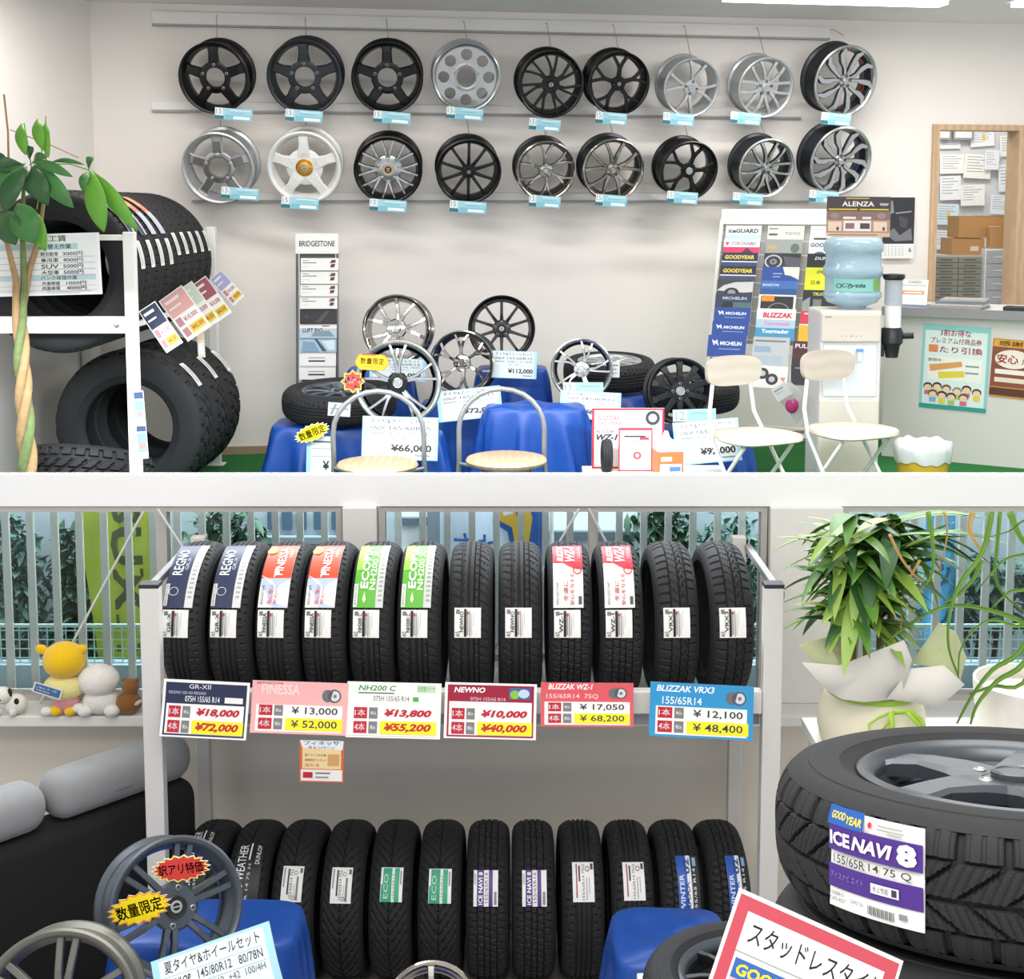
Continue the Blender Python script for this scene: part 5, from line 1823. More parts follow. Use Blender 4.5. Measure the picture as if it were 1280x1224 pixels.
# ------------------------------------------------------------------ money tree at the left edge
YPC = 5.76
ptr = tag(empty('potted_money_tree', (P(36, 600, YPC).x, YPC, ZS)), 'money tree with braided trunk and big green leaves at the left edge', 'potted plant')
po = Vector(ptr.location)
mb = MB()
mb.lathe([(.0005, .002), (.06, .002), (.08, .20), (.083, .22), (.074, .22), (.07, .18), (.0005, .18)], mat('dark_pot', '#4a3a30', .6), 32, 'z')
mb.build('pot', ptr)
tb1 = mat('trunk_tan', '#a0825a', .85, noise=.3, nscale=40, bump=.5, bscale=60)
tb2 = mat('trunk_green', '#6b7a4a', .85, noise=.35, nscale=40, bump=.5, bscale=60)
zA, zB = .18, P(30, 400, YPC).z - ZS
for k_ in range(3):
    pts, rr = [], []
    for i in range(25):
        t = i / 24
        a = 2 * pi * (k_ / 3 + 1.6 * t)
        r0 = .022 - .006 * t
        pts.append((math.cos(a) * r0 + (-.012 * t), math.sin(a) * r0, zA + (zB - zA) * t))
        rr.append(.024 - .007 * t)
    tops = [(20, 350), (8, 300), (0, 240)] if k_ == 0 else [(30, 350), (28, 290), (30, 215)] if k_ == 1 else [(36, 340), (48, 300), (57, 235), (57, 145)]
    for j, (x, y) in enumerate(tops):
        q = P(x, y, YPC + .02 * (k_ - 1)) - po
        pts.append(tuple(q))
        rr.append(.014 - .0035 * j if j < 3 else .002)
    MB().tube(pts, rr, tb1 if k_ != 1 else tb2, 10).build('trunk', ptr, smooth=60)
mb = MB()
mb.tube([P(5, 118, YPC) - po, P(10, 165, YPC) - po, P(11, 210, YPC) - po], .0045, tb1, 6)
mb.tube([P(12, 162, YPC) - po, P(60, 180, YPC) - po, P(98, 197, YPC) - po], .002, tb1, 5)
mb.build('twig', ptr)
ml = [mat('money_leaf', '#3f7a3a', .4, noise=.25, nscale=12), mat('money_leaf_light', '#62a02f', .4, noise=.2, nscale=12), mat('money_leaf_dark', '#2d5c30', .4, noise=.2, nscale=12)]
LV = [(42, 206, 92, 260, 24, 0, 0), (40, 202, 91, 221, 13, 0, 0), (40, 208, 60, 257, 26, 0, 2), (34, 208, 4, 266, 25, 0, 2), (30, 206, -14, 206, 13, 0, 2), (32, 204, -6, 238, 22, .02, 0), (37, 200, 42, 184, 12, .01, 2), (42, 203, 60, 196, 10, .03, 0),
      (27, 154, 32, 194, 15, 0, 1), (47, 148, 54, 188, 15, 0, 1), (58, 152, 61, 197, 13, .01, 1), (114, 213, 130, 290, 27, 0, 1), (116, 214, 172, 289, 20, .02, 1), (112, 214, 104, 240, 12, .03, 0), (111, 212, 117, 197, 9, 0, 0), (64, 203, 106, 206, 6, .01, 0),
      (22, 254, 45, 304, 40, -.03, 0), (2, 262, 20, 306, 34, -.02, 2), (42, 262, 57, 314, 22, .02, 1), (-5, 240, 12, 300, 30, .03, 2), (30, 212, 50, 250, 20, .05, 0), (-12, 196, 14, 214, 22, .02, 2), (50, 232, 70, 205, 10, .04, 0)]
for x0, y0, x1, y1, w_, dy, mi in LV:
    p0, p1 = P(x0, y0, YPC + dy), P(x1, y1, YPC + dy - .06)
    d = p1 - p0
    mb = MB()
    n = 10
    s = d.cross(Vector((0, 1, 0))).normalized()
    W = w_ * .00335
    vs, fs = [], []
    for i in range(n + 1):
        t = i / n
        w2 = W * .5 * max(.02, math.sin(pi * t ** 1.15)) ** .75
        p = p0 + d * t + Vector((0, -.03 * math.sin(pi * t), .012 * math.sin(pi * t)))
        p = p - po
        vs += [p - s * w2 + Vector((0, -.12 * w2, 0)), p + Vector((0, .1 * w2, 0)), p + s * w2 + Vector((0, -.12 * w2, 0))]
    for i in range(n):
        a = 3 * i
        fs += [(a, a + 1, a + 4, a + 3), (a + 1, a + 2, a + 5, a + 4)]
    mb.add(vs, fs, ml[mi])
    lf = mb.build('leaf', ptr, smooth=70, solid=.0008)
for a in (((57, 205), (37, 206)), ((62, 205), (112, 213)), ((40, 215), (30, 154)), ((57, 240), (48, 150)), ((57, 205), (46, 262))):
    MB().tube([P(*a[0], YPC) - po, P((a[0][0] + a[1][0]) / 2, (a[0][1] + a[1][1]) / 2 - 4, YPC) - po, P(*a[1], YPC) - po], .0025, ml[1], 6).build('leaf_stalk', ptr)

# ------------------------------------------------------------------ slim brochure stand
YS = 7.5
c = P(399, 480, YS)
s = mpp(c)
bst = tag(empty('brochure_stand', (c.x, YS, ZS)), 'slim grey brochure stand with a white BRIDGESTONE header', 'brochure stand')
bo = Vector(bst.location)
gst = mat('stand_grey', '#6d7278', .45, .3)
tz = lambda y, Y=YS: P(399, y, Y).z - ZS
for x0, x1 in ((374, 371), (424, 421)):
    MB().tube([Vector(((x0 - 399) * s, 0, tz(316))), Vector(((x1 - 399) * s, -.02, .012))], .007, gst, 8).build('side_post', bst)
MB().box((0, .0, .006), (.21, .24, .012), gst).build('base', bst)
MB().box((0, .005, (tz(316) + .02) / 2), (44 * s, .006, tz(316) - .02), mat('stand_back_dark', '#55595f', .6)).build('back_panel', bst)
mb = MB()
sheet(mb, 53 * s, 25 * s, [('t', 'BRIDGESTONE', .08, .36, .92, .64, '#2d2f32', .02, .15)], base='#f2f2f0', thick=.006)
mb.build('header', bst, (0, -.008, tz(304.5)))


def blogo(u, v, w_, h_):
    return [('p', [(u, v + h_ * .45), (u + w_ * .35, v), (u + w_, v), (u + w_ * .6, v + h_ * .45)], '#c23a3a'), ('p', [(u + w_ * .42, v), (u + w_, v), (u + w_ * .95, v + h_ * .4), (u + w_ * .5, v + h_ * .4)], '#44464a'), ('p', [(u + w_ * .1, v + h_), (u + w_ * .3, v + h_ * .55), (u + w_ * .95, v + h_ * .55), (u + w_ * .75, v + h_)], '#44464a')]


WB = [('r', .05, .18, .22, .23, '#777777'), ('r', .05, .35, .42, .41, '#555555'), ('r', .05, .66, .25, .7, '#cccccc')] + blogo(.76, .14, .17, .6)
bro = [(330.5, 15, WB, 'topmost white brochure with a red and grey emblem in the slim stand'), (347, 15, WB, 'second white brochure with a red and grey emblem in the slim stand'), (363, 14.5, WB, 'third white brochure with a red and grey emblem in the slim stand'), (378.5, 14.5, WB, 'fourth white emblem brochure, just above the dark one in the slim stand'),
       (396, 17, [('r', 0, 0, 1, 1, '#2c2a2e'), ('p', [(.42, .9), (.7, .1), (.8, .1), (.55, .9)], '#5a4d52'), ('p', [(.05, .5), (.2, .35), (.25, .6)], '#4a4650')], 'dark brochure in the slim stand'), (414, 16.5, [('r', 0, .3, 1, 1, '#b9cbd8'), ('t', 'LUFT RV2', .08, .28, .62, .6, '#223048', .03), ('r', .6, .1, .8, .18, '#c24a58'), ('p', [(.3, .9), (.4, .5), (.8, .45), (.95, .9)], '#7d95a8')], 'brochure with a car picture in the slim stand'),
       (431.5, 16.5, [('r', 0, 0, 1, 1, '#a9c3d8'), ('p', [(.05, 1), (.1, .2), (.4, .3), (.55, 1)], '#7fa0ba'), ('p', [(.4, .05), (.48, .05), (.75, .95), (.62, .95)], '#3d5568'), ('p', [(.6, .2), (.95, .1), (.95, .8), (.8, .85)], '#d8e4ec')], 'pale blue picture brochure in the slim stand'), (449, 16.5, [('r', .25, .38, .7, .44, '#888888'), ('r', .25, .58, .7, .70, '#333333')], 'white brochure with a black bar, upper of the two lowest in the slim stand'), (466, 16.5, [('r', .25, .38, .7, .44, '#888888'), ('r', .25, .58, .7, .70, '#333333')], 'white brochure with a black bar, lowest in the slim stand')]
for i, (y, h, it, lab) in enumerate(bro):
    c = P(399.5 - (i * .35), y, YS - .02)
    s = mpp(c)
    sign('brochure', lab, 'brochure', c, (47 - i * .15) * s, h * s * 1.04, it, (R_(-6), 0, 0), 'brochures in the slim stand', base='#efeeec', thick=.004)
# ------------------------------------------------------------------ draped display of wheels in the middle
def cloth_block(px, ytop, Y, wpx, d, label, seed, bottom=None, **kw):
    c = P(px, ytop, Y)
    s = mpp(c)
    return drape('display_cloth', label, c.x, Y, c.z, wpx * s, d, ZS + .004, seed=seed, **kw)


cloth_block(404, 527, 6.96, 122, .40, 'blue satin cloth under the tyre lying at the left of the display', 31, folds=9, amp=.025)
cloth_block(508, 540, 6.42, 92, .20, 'blue satin cloth under the wheel with two offer signs', 32, folds=9, amp=.02)
cloth_block(475, 460, 7.44, 80, .26, 'tall blue satin block under the rear left chrome wheel', 33, folds=8)
cloth_block(640, 459, 7.40, 88, .26, 'tall blue satin block under the black and red wheel', 34, folds=9)
cloth_block(578, 501, 7.02, 100, .22, 'blue satin block under the twisted chrome wheel', 35, folds=9)
cloth_block(669, 507, 6.52, 126, .26, 'wide blue satin cloth behind the right stool', 36, folds=11, amp=.03, sag=.02)
cloth_block(764, 489, 7.30, 104, .34, 'blue satin block under the tyre behind the bright spoked wheel', 37, folds=9)
cloth_block(733, 508, 6.86, 76, .20, 'blue satin block under the bright spoked wheel', 39, folds=8)
cloth_block(868, 538, 6.94, 126, .50, 'blue satin cloth under the matt black wheel', 38, folds=10, amp=.025)
G = 'wheels on the blue display'


def dwheel(px, py, rp, Y, style, n, lab, tilt=-6, yaw=0, W=.16, **kw):
    c = P(px, py, Y)
    return wheel((c.x, c.y, c.z), (R_(tilt), 0, R_(yaw)), rp * mpp(c), W, style, n, lab, group=G, **kw)


dwheel(495, 411, 43, 7.36, 'veew', 5, 'chrome five twin spoke wheel at the rear left of the display', face=CHR, side=DCHR, lip=CHR, barrel=DCHR, hubr=.22, yaw=-6, rot0=.3)
dwheel(497, 479, 54, 6.36, 'vee', 5, 'large black wheel with bright V spokes and two offer signs', face=POL, side=BLK, lip=POL, barrel=BLK, hubr=.19, nut=DKH, W=.10, hubm=BLK)
dwheel(577, 454, 41, 6.94, 'twist', 6, 'chrome wheel with twisted spokes in the middle of the display', face=CHR, side=DCHR, lip=DCHR, barrel=GUNP, hubr=.2, yaw=-8)
dwheel(627, 411, 42, 7.32, 'thin', 10, 'gloss black ten spoke wheel with red marks on the display', face=BLK, hubr=.2, accent=(REDP, 'all'), nut=NUT)
dwheel(727, 462, 39, 6.80, 'vees', 5, 'black wheel with bright paired spokes beside the tyre on the display', face=POL, side=BLK, lip=POL, barrel=BLK, hubr=.2, nut=DKH, yaw=-4, rot0=.31)
dwheel(851, 489, 42, 6.72, 'slab', 10, 'matt black wheel leaning on a tyre at the right of the display', face=MBLK, hubr=.22, capm=SIL, nut=NUT, lugs=4, yaw=8, W=.12, tilt=-6)
TF = R_(5)
lying('mounted_tyre', 'tyre with a grey wheel lying at the left of the blue display', 424, 484, 6.96, .296, .152, 'rib', GUN, 'wide', 10, rin=.19, tilt=TF)
lying('mounted_tyre', 'tyre with a silver wheel lying behind the bright spoked wheel', 762, 448, 7.30, .25, .15, 'rib', SIL, 'wide', 10, rin=.17, tilt=TF)
lying('mounted_tyre', 'tyre lying behind the matt black wheel', 868, 474, 7.16, .24, .15, 'rib', MBLK, 'wide', 8, rin=.16, tilt=TF)
D2 = lambda p, a='タイヤ&ホイールセット', b='165/60R15': DISP(a, b, p)
PS = 'price signs on the displays'
sign4('price_sign', 'price sign partly hidden behind the large V spoked wheel', 'price sign', (497, 462, 70, 28, 2), 7.0, D2('¥62,000'), group=PS)
sign4('price_sign', 'price sign reading 66,000 behind the left stool', 'price sign', (500, 548, 95, 53, 1.5), 6.20, D2('¥66,000'), group=PS, tilt=R_(-10))
sign4('price_sign', 'price sign reading 72,000 below the twisted chrome wheel', 'price sign', (587, 505, 80, 38, -6), 6.62, D2('¥72,000'), group=PS, tilt=R_(-10))
sign4('price_sign', 'price sign reading 112,000 below the black and red wheel', 'price sign', (642, 456, 58, 34, 2), 7.0, D2('¥112,000'), group=PS, tilt=R_(-6))
sign4('hanging_size_card', 'small size card reading 12 on the bright spoked wheel', 'size card', (729, 485, 50, 14, 0), 6.72, [('t', '12', .04, .15, .22, .85, '#9aa7ad', .01), ('r', .3, 0, 1, 1, '#b5dbe6'), ('r', .4, .3, .9, .4, '#8ab8c6')], base='#e3eff2')
sign4('price_sign', 'pale price sign below the bright spoked wheel', 'price sign', (738, 507, 76, 34, 3), 6.66, DISP('タイヤ&ホイールセット', '145/80R12', '¥60,000'), group=PS, tilt=R_(-14))
sign4('hanging_size_card', 'small size card reading 12 below the matt black wheel', 'size card', (868, 519, 54, 15, -2), 6.52, [('t', '12', .06, .12, .28, .88, '#9aa7ad', .01), ('r', .34, .05, 1, .95, '#a5d6e2'), ('r', .42, .3, .9, .4, '#7fb8c6')], base='#cfe6ec')
sign4('price_sign', 'price sign reading 92,000 behind the left white chair', 'price sign', (884, 552, 82, 52, -5), 6.42, D2('¥92,000'), group=PS, tilt=R_(-14))
sign4('price_sign', 'narrow blue edged price sign hanging at the left of the display', 'price sign', (400, 570, 34, 50, 2), 6.44, [('r', 0, 0, .16, 1, '#a9d6e6'), ('r', .2, .12, .95, .16, '#55606a'), ('r', .2, .3, .95, .32, '#9ab0ba'), ('r', .2, .5, .95, .52, '#9ab0ba'), ('t', '¥', .6, .62, .85, .85, '#333333', .03)], group=PS)
sign4('paper_label_sheet', 'silvery label sheet on the tyre at the left of the display', 'label', (424, 512, 28, 17, 4), 6.40, [('p', [(.1, .9), (.3, .1), (.4, .1), (.2, .9)], '#7d8489'), ('p', [(.45, .9), (.65, .1), (.75, .1), (.55, .9)], '#9aa0a4'), ('r', .1, .4, .9, .5, '#8a9094')], base='#c9cdd0')
sign4('paper_label_sheet', 'white label sheet on the tyre behind the bright spoked wheel', 'label', (768, 462, 13, 20, 0), 6.86, [('r', .1, .2, .9, .28, '#888888'), ('r', .1, .45, .7, .52, '#999999'), ('r', .1, .7, .8, .75, '#999999')], base='#e3e3e0')


def flatsign(nm, label, px, py, w, h, roll, Y, poly, items, edge):
    c = P(px, py, Y)
    s = mpp(c)
    mb = MB()
    sheet(mb, w * s, h * s, items, poly=poly, base=edge, thick=.0015)
    return tag(mb.build(nm, loc=c, rot=(0, R_(roll), 0)), label, 'sign', 'starburst price signs')


hexp = [(0, .5), (.09, .1), (.16, 0), (.84, 0), (.95, .2), (1, .5), (.9, .9), (.84, 1), (.16, 1), (.06, .8)]
flatsign('starburst_sign', 'yellow plaque shaped sign on the large V spoked wheel', 465, 453, 43, 20, 3, 6.33, list(reversed(hexp)), [('p', [(.5 + (u - .5) * .95, .5 + (v - .5) * .9) for u, v in reversed(hexp)], '#f0d21e'), ('t', '数量限定', .16, .22, .86, .64, '#c96a1e', .03), ('r', .25, .76, .75, .82, '#c98a2e'), ('r', .2, -.02, .6, .08, '#c2543a')], '#e08a2e')
st_ = burst(8, 1, 1, .74)
flatsign('starburst_sign', 'red star shaped sign with yellow edge on the large V spoked wheel', 441, 477, 31, 30, 0, 6.32, st_, [('p', [(.5 + (u - .5) * .84, .5 + (v - .5) * .84) for u, v in st_], '#cf4638'), ('t', '訳アリ', .16, .30, .84, .58, '#fbeae4', .07), ('t', '価格', .52, .64, .78, .77, '#fbeae4', .05)], '#efc84a')
starburst('yellow starburst sign on the blue cloth at the left of the display', (390, 541, 48, 22, -22), 6.40, [('t', '数量限定', .14, .26, .86, .74, '#33300f', .035)], YLb, '#111111', edge='#f3edd2')

# ------------------------------------------------------------------ stools
steel = mat('stool_tube_grey', '#8f9191', .32, .6, noise=.03)
seatw = mat('stool_seat_wood', '#a3876a', .45, noise=.08, wave=(9, 3, 'X'))


def stool(px, py, x0, x1, ytop, label):
    Y = 5.86
    c = P(px, py, Y)
    s = mpp(c)
    t = tag(empty('stool', (c.x, Y, ZS)), label, 'stool', 'round stools with hoop backs')
    h = c.z - ZS
    r = 51 * s
    mb = MB()
    mb.lathe([(.0005, h + .008), (r * .8, h + .010), (r * .96, h + .004), (r, h - .008), (r * .97, h - .02), (r * .9, h - .026), (.0005, h - .026)], seatw, 48, 'z')
    mb.build('seat', t, smooth=50)
    # hoop back with its two uprights down to the floor
    zt_ = P(px, ytop, Y + .10).z - ZS
    a, b = (x0 - px) * s * 1.02, (x1 - px) * s * 1.02
    m, w = (a + b) / 2, (b - a) / 2
    pts = [(a - .02, .14, .006), (a, .12, h - .03)]
    zs0 = zt_ - w * .95
    for i in range(13):
        q = pi * i / 12
        pts.append((m - w * math.cos(q), .10, zs0 + w * .95 * math.sin(q)))
    pts += [(b, .12, h - .03), (b + .02, .14, .006)]
    MB().tube(pts, .0115, steel, 12).build('hoop_back', t, smooth=60)
    for sx in (-1, 1):
        MB().tube([(sx * r * .55, -.02, h - .028), (sx * r * .8, -.10, h * .5), (sx * r * .95, -.15, .006)], .0105, steel, 10).build('leg', t, smooth=60)
    mb = MB()
    mb.tube([(r * .62 * math.cos(q * pi / 8), r * .5 * math.sin(q * pi / 8), h - .042) for q in range(16)], .009, steel, 8, closed=True)
    mb.build('seat_ring', t, smooth=60)
    mb = MB()
    for sx, e in ((-1, a), (1, b)):
        mb.tube([(sx * r * .62, 0, h - .042), (e, .12, h - .045)], .008, steel, 8)
    mb.build('cross_bar', t, smooth=60)
    return t


stool(472, 579, 414, 527, 489, 'wood seated stool with a grey hoop back, in front of the 66,000 yen sign')
stool(633, 573, 574, 680, 486, 'wood seated stool with a grey hoop back, in front of the 72,000 yen sign')

# ------------------------------------------------------------------ folding chairs
cw = mat('chair_white_tube', '#e4e1dc', .35, .1, noise=.02)
cs_ = mat('chair_cream_pad', '#c2b5a3', .55, noise=.03, bump=.1, bscale=300)
cb_ = mat('chair_back_wood', '#b5aa9b', .5, noise=.05, wave=(5, 3, 'Z'))


def chair(px, py, yaw, Y, label):
    c = P(px, py, Y)
    h = c.z - ZS
    t = tag(empty('folding_chair', (c.x, Y, ZS), (0, 0, R_(yaw))), label, 'chair', 'white folding chairs by the brochure rack')
    W, D = .185, .175
    out = []
    for i in range(32):
        a = 2 * pi * i / 32
        ca, sa = math.cos(a), math.sin(a)
        e = 4.0
        r = (abs(ca) ** e + abs(sa) ** e) ** (-1 / e)
        x, y = ca * r * W, sa * r * D
        if y > 0:
            x *= 1 - .22 * (y / D)
        out.append((x, y))
    mb = MB()
    n = 32
    vs = []
    for k_, z in ((.93, -.034), (1, -.026), (1, -.008), (.96, 0), (.6, .004)):
        vs += [(x * k_, y * k_, h + z) for x, y in out]
    fs = []
    for j in range(4):
        for i in range(n):
            q = (i + 1) % n
            fs.append((j * n + i, j * n + q, (j + 1) * n + q, (j + 1) * n + i))
    fs += [tuple(reversed(range(n))), tuple(4 * n + i for i in range(n))]
    mb.add(vs, fs, cs_)
    mb.build('seat', t, smooth=50)
    # backrest pad, curved plate
    zb_ = P(px, py - 77, Y + .15).z - ZS
    mb = MB()

    def pad(off):
        o2 = []
        for i in range(36):
            a = 2 * pi * i / 36
            ca, sa = math.cos(a), math.sin(a)
            r = (abs(ca) ** 3.2 + abs(sa) ** 3.2) ** (-1 / 3.2)
            x, z = ca * r * .152, sa * r * .070
            o2.append((x * (1 + .03 * z / .07), .195 - .8 * x * x + off, zb_ + z))
        return o2
    f_, b_ = pad(-.011), pad(.011)
    mb.add(f_ + b_ + [(0, .195 - .013, zb_), (0, .195 + .013, zb_)], [(i, (i + 1) % 36, 72) for i in range(36)] + [(36 + (i + 1) % 36, 36 + i, 73) for i in range(36)] + [(i, 36 + i, 36 + (i + 1) % 36, (i + 1) % 36) for i in range(36)], cb_)
    mb.build('backrest', t, smooth=50, fixn=True)
    for sx in (-1, 1):
        MB().tube([(sx * .10, .195, zb_ - .02), (sx * .125, .185, h + .07), (sx * .15, .12, h - .045), (sx * .165, -.17, .008)], .0095, cw, 10).build('leg', t, smooth=60)
        MB().tube([(sx * .132, -.10, h - .047), (sx * .132, .04, h * .5), (sx * .132, .20, .008)], .0095, cw, 10).build('leg', t, smooth=60)
    mb = MB()
    mb.tube([(-.132, .15, .09), (.132, .15, .09)], .007, cw, 8)
    mb.tube([(-.155, -.12, .06), (.155, -.12, .06)], .007, cw, 8)
    mb.build('stretcher', t)
    return t


chair(944, 541, 26, 6.12, 'white folding chair with a cream seat in front of the brochure rack')
chair(1064, 534, 26, 6.16, 'white folding chair with a cream seat in front of the water dispenser')

# ------------------------------------------------------------------ table top things between the stools and the chairs
c = P(795, 589, 6.14)
tag(MB().box((0, 0, (c.z - ZS) / 2), (.50, .26, c.z - ZS), mat('low_table_cream', '#d8d0c2', .5)).build('low_table', loc=(P(797, 589, 6.14).x, 6.14, ZS), bevel=.004), 'low cream table under the red display board and the tissue box', 'table')
c = P(785, 551, 6.2)
s = mpp(c)
db = tag(empty('display_board', (c.x, 6.2, P(795, 589, 6.14).z + .001)), 'red edged WZ-1 display board with a model tyre on the low table', 'display board')
hb = 76 * s
mb = MB()
sheet(mb, 90 * s, hb, [('r', .03, .03, .97, .97, '#e9dede'), ('t', 'BLIZZAK', .08, .12, .4, .2, '#c86a72', .02), ('t', 'EXCITING', .08, .22, .45, .28, '#c86a72', .02), ('e', .84, .16, .1, .12, '#3a3c40'), ('e', .84, .16, .06, .07, '#a9adb0'), ('t', 'BLIZZAK', .06, .36, .32, .41, '#a83a48', .02), ('t', 'WZ-1', .06, .43, .36, .53, '#2c2c30', .04, .3), ('r', 0, 0, .02, 1, '#b8283c'), ('r', 0, 0, 1, .025, '#b8283c')], base='#b8283c', thick=.012)
mb.build('board', db, (0, 0, hb / 2))
tm = bpy.data.objects.new('model_tyre', tyre_mesh('winter', .075, .05, .04, nt=160, nw=16, depth=.002))
COL.objects.link(tm)
tm.parent = db
tm.location = (-28 * s, -.085, .075)
mb = MB()
sheet(mb, 42 * s, 54 * s, [('r', .04, .03, .96, .97, '#ece6e4'), ('r', .04, .03, .96, .06, '#c23a4a'), ('t', 'スタッドレス', .16, .1, .6, .16, '#3a3a3c', .02), ('r', .16, .18, .8, .22, '#3a3a3c'), ('r', .62, .22, .9, .28, '#c23a4a'), ('t', 'WINTER', .1, .28, .7, .33, '#c86a72', .01), ('o', .55, .64, .32, .24, .12, '#c9a9a8'), ('e', .55, .64, .12, .09, '#c23a4a'), ('e', .55, .64, .06, .05, '#ece6e4'), ('r', 0, 0, .04, 1, '#c23a4a')], base='#c23a4a', thick=.01)
mb.build('information_panel', db, (8 * s, -.06, 27 * s + .0), (R_(-3), 0, 0))
tb = tag(empty('tissue_box', (P(834, 588, 6.1).x, 6.08, P(795, 589, 6.14).z + .001), (0, 0, R_(8))), 'orange and blue tissue box with a tissue sticking out', 'tissue box')
mb = MB()
mb.box((0, 0, .054), (.118, .105, .108), mat('tissue_card_orange', '#d9703f', .5, noise=.12, nscale=30))
mb.box((0, -.0529, .03), (.1, .002, .045), ink('#c9d4e4'))
mb.box((-.02, -.0535, .075), (.05, .002, .02), ink('#f1d9b8'))
mb.box((.02, -.0542, .03), (.05, .002, .02), ink('#5a78b0'))
mb.box((0, 0, .1085), (.116, .103, .002), ink('#b9b6d0'))
mb.build('carton', tb)
mb = MB()
mb.grid(lambda u, v: ((u - .5) * (.075 - .02 * v) + .01 * v, .012 * math.sin(u * 9 + v * 3), .1095 + .09 * v * (.75 + .25 * math.sin(u * 5 + 1))), 12, 8, mat('tissue_white', '#f2f1ee', .9))
mb.build('tissue', tb, smooth=70, solid=.001)
c = P(872, 586, 6.33)
bx = tag(MB().box((0, 0, .1), (.25, .10, .2), mat('carton_white_blue', '#dfe3ea', .6)).build('carton_box', loc=(c.x, 6.34, ZS + .001)), 'white carton with dark blue lettering below the 92,000 yen sign', 'box')
mb = MB()
for i, (vs, fs, col_) in enumerate(items_geo([('t', 'Jecur', .0, .2, .66, .8, '#22345f', .05), ('t', 'CO.', .72, .5, .96, .8, '#8a8f9c', .02)])):
    mb.add([((u - .5) * .23, -.0512 - .0002 * i, .2 - v * .09) for u, v in vs], fs, ink(col_))
mb.build('lettering', bx)
# ------------------------------------------------------------------ brochure rack on the right
YR_ = 7.6
tlp = P(903, 262, YR_ + .2)
yaw, lean = R_(-24), R_(-17)
RM = Matrix.Translation(tlp) @ Euler((lean, 0, yaw)).to_matrix().to_4x4()
# local: x right, z down negative, -y towards the viewer
HR = (tlp.z - ZS - .006) / math.cos(lean)
WR = .76
brk = tag(empty('brochure_rack', tlp, (lean, 0, yaw)), 'white leaning brochure rack with three columns of tyre catalogues', 'brochure rack')
rw = mat('rack_cream_white', '#edeae2', .45, noise=.02)
wirem = mat('white_wire', '#d9d9d6', .4, .2)
MB().box((WR / 2, 0, -.045), (WR, .025, .09), rw).build('header_board', brk, bevel=.003)
MB().box((.006, .004, -HR / 2 - .02), (.02, .03, HR - .09), rw).build('side_frame', brk)
MB().box((WR - .006, .004, -HR / 2 - .02), (.02, .03, HR - .09), rw).build('side_frame', brk)
MB().box((WR / 2, .018, -.09 - .34), (WR - .03, .004, .68), mat('rack_back_grey', '#b9b8b4', .7)).build('back_panel', brk)
for k_ in range(9):
    z = -.19 - .082 * k_
    m = MB()
    m.tube([(.012, -.02 - .006 * k_, z), (WR - .012, -.02 - .006 * k_, z)], .0022, wirem, 6)
    m.build('wire_shelf', brk)
m = MB()
zb_ = -HR + .16
for q in range(7):
    m.tube([(.02, .0 - .026 * q, zb_), (WR - .02, 0 - .026 * q, zb_)], .0028, wirem, 6)
for x in (.02, WR / 2, WR - .02):
    m.tube([(x, .0, zb_ - .004), (x, -.16, zb_ - .004)], .003, wirem, 6)
    m.tube([(x, -.16, zb_ - .004), (x, -.16, zb_ + .06)], .003, wirem, 6)
m.tube([(.02, -.16, zb_ + .06), (WR - .02, -.16, zb_ + .06)], .003, wirem, 6)
m.build('bottom_basket', brk)


def br(col, row, h, base, items, lab, w=.205, dx=0, rows=None):
    z = -.098 - .082 * row - h / 2
    x = .035 + col * .24 + w / 2 + dx
    M_ = RM @ Matrix.Translation((x, -.012 - .0125 * row, z))
    mb = MB()
    sheet(mb, w, h, items, base=base, thick=.005)
    o = mb.build('catalogue', smooth=30)
    o.matrix_world = M_
    tag(o, lab, 'catalogue', 'catalogues in the leaning rack')


GDY = lambda bg, fg: [('r', 0, 0, 1, .55, bg), ('t', 'GOODYEAR', .08, .16, .9, .42, fg, .04, .1), ('r', 0, .55, 1, .62, '#dfe3e8'), ('r', 0, .62, 1, 1, '#3a4668')]
MCH = [('r', 0, 0, 1, 1, '#1c4596'), ('t', 'MICHELIN', .32, .28, .88, .46, '#e8eef8', .03), ('p', [(.1, .2), (.16, .5), (.2, .36), (.28, .5), (.24, .2), (.18, .3)], '#e8eef8'), ('r', .3, .62, .86, .65, '#9fb4dc')]
CAR = lambda bg, c1: [('r', 0, 0, 1, 1, bg), ('p', [(.0, .7), (.2, .35), (.5, .15), (1, .1), (1, .75), (.75, .8)], c1), ('e', .42, .8, .2, .3, '#25262a'), ('e', .42, .8, .11, .17, '#8d9298')]
L = 'in the left column of the leaning rack'
br(0, 0, .09, '#e4edf0', [('t', 'iceGUARD', .08, .2, .92, .48, '#3c4048', .04, .1), ('r', 0, .6, 1, 1, '#bcdbe6')], 'pale ice blue iceGUARD catalogue ' + L)
br(0, 1, .09, '#eceaea', [('t', 'YOKOHAMA', .2, .16, .9, .4, '#8a8f98', .03), ('p', [(.04, .2), (.16, .2), (.1, .45)], '#d8405a'), ('r', 0, .52, 1, 1, '#d83a66'), ('p', [(.5, .9), (.65, .55), (.85, .9)], '#5a2a44')], 'white and pink YOKOHAMA catalogue ' + L)
br(0, 2, .09, '#27305a', GDY('#232b50', '#e6cf3a'), 'upper navy GOODYEAR catalogue with yellow lettering ' + L)
br(0, 3, .09, '#27305a', GDY('#1d2440', '#e6cf3a'), 'lower navy GOODYEAR catalogue with yellow lettering ' + L)
br(0, 4, .09, '#45484e', CAR('#3a3d42', '#c9cacc'), 'catalogue with a silver car ' + L, dx=-.006)
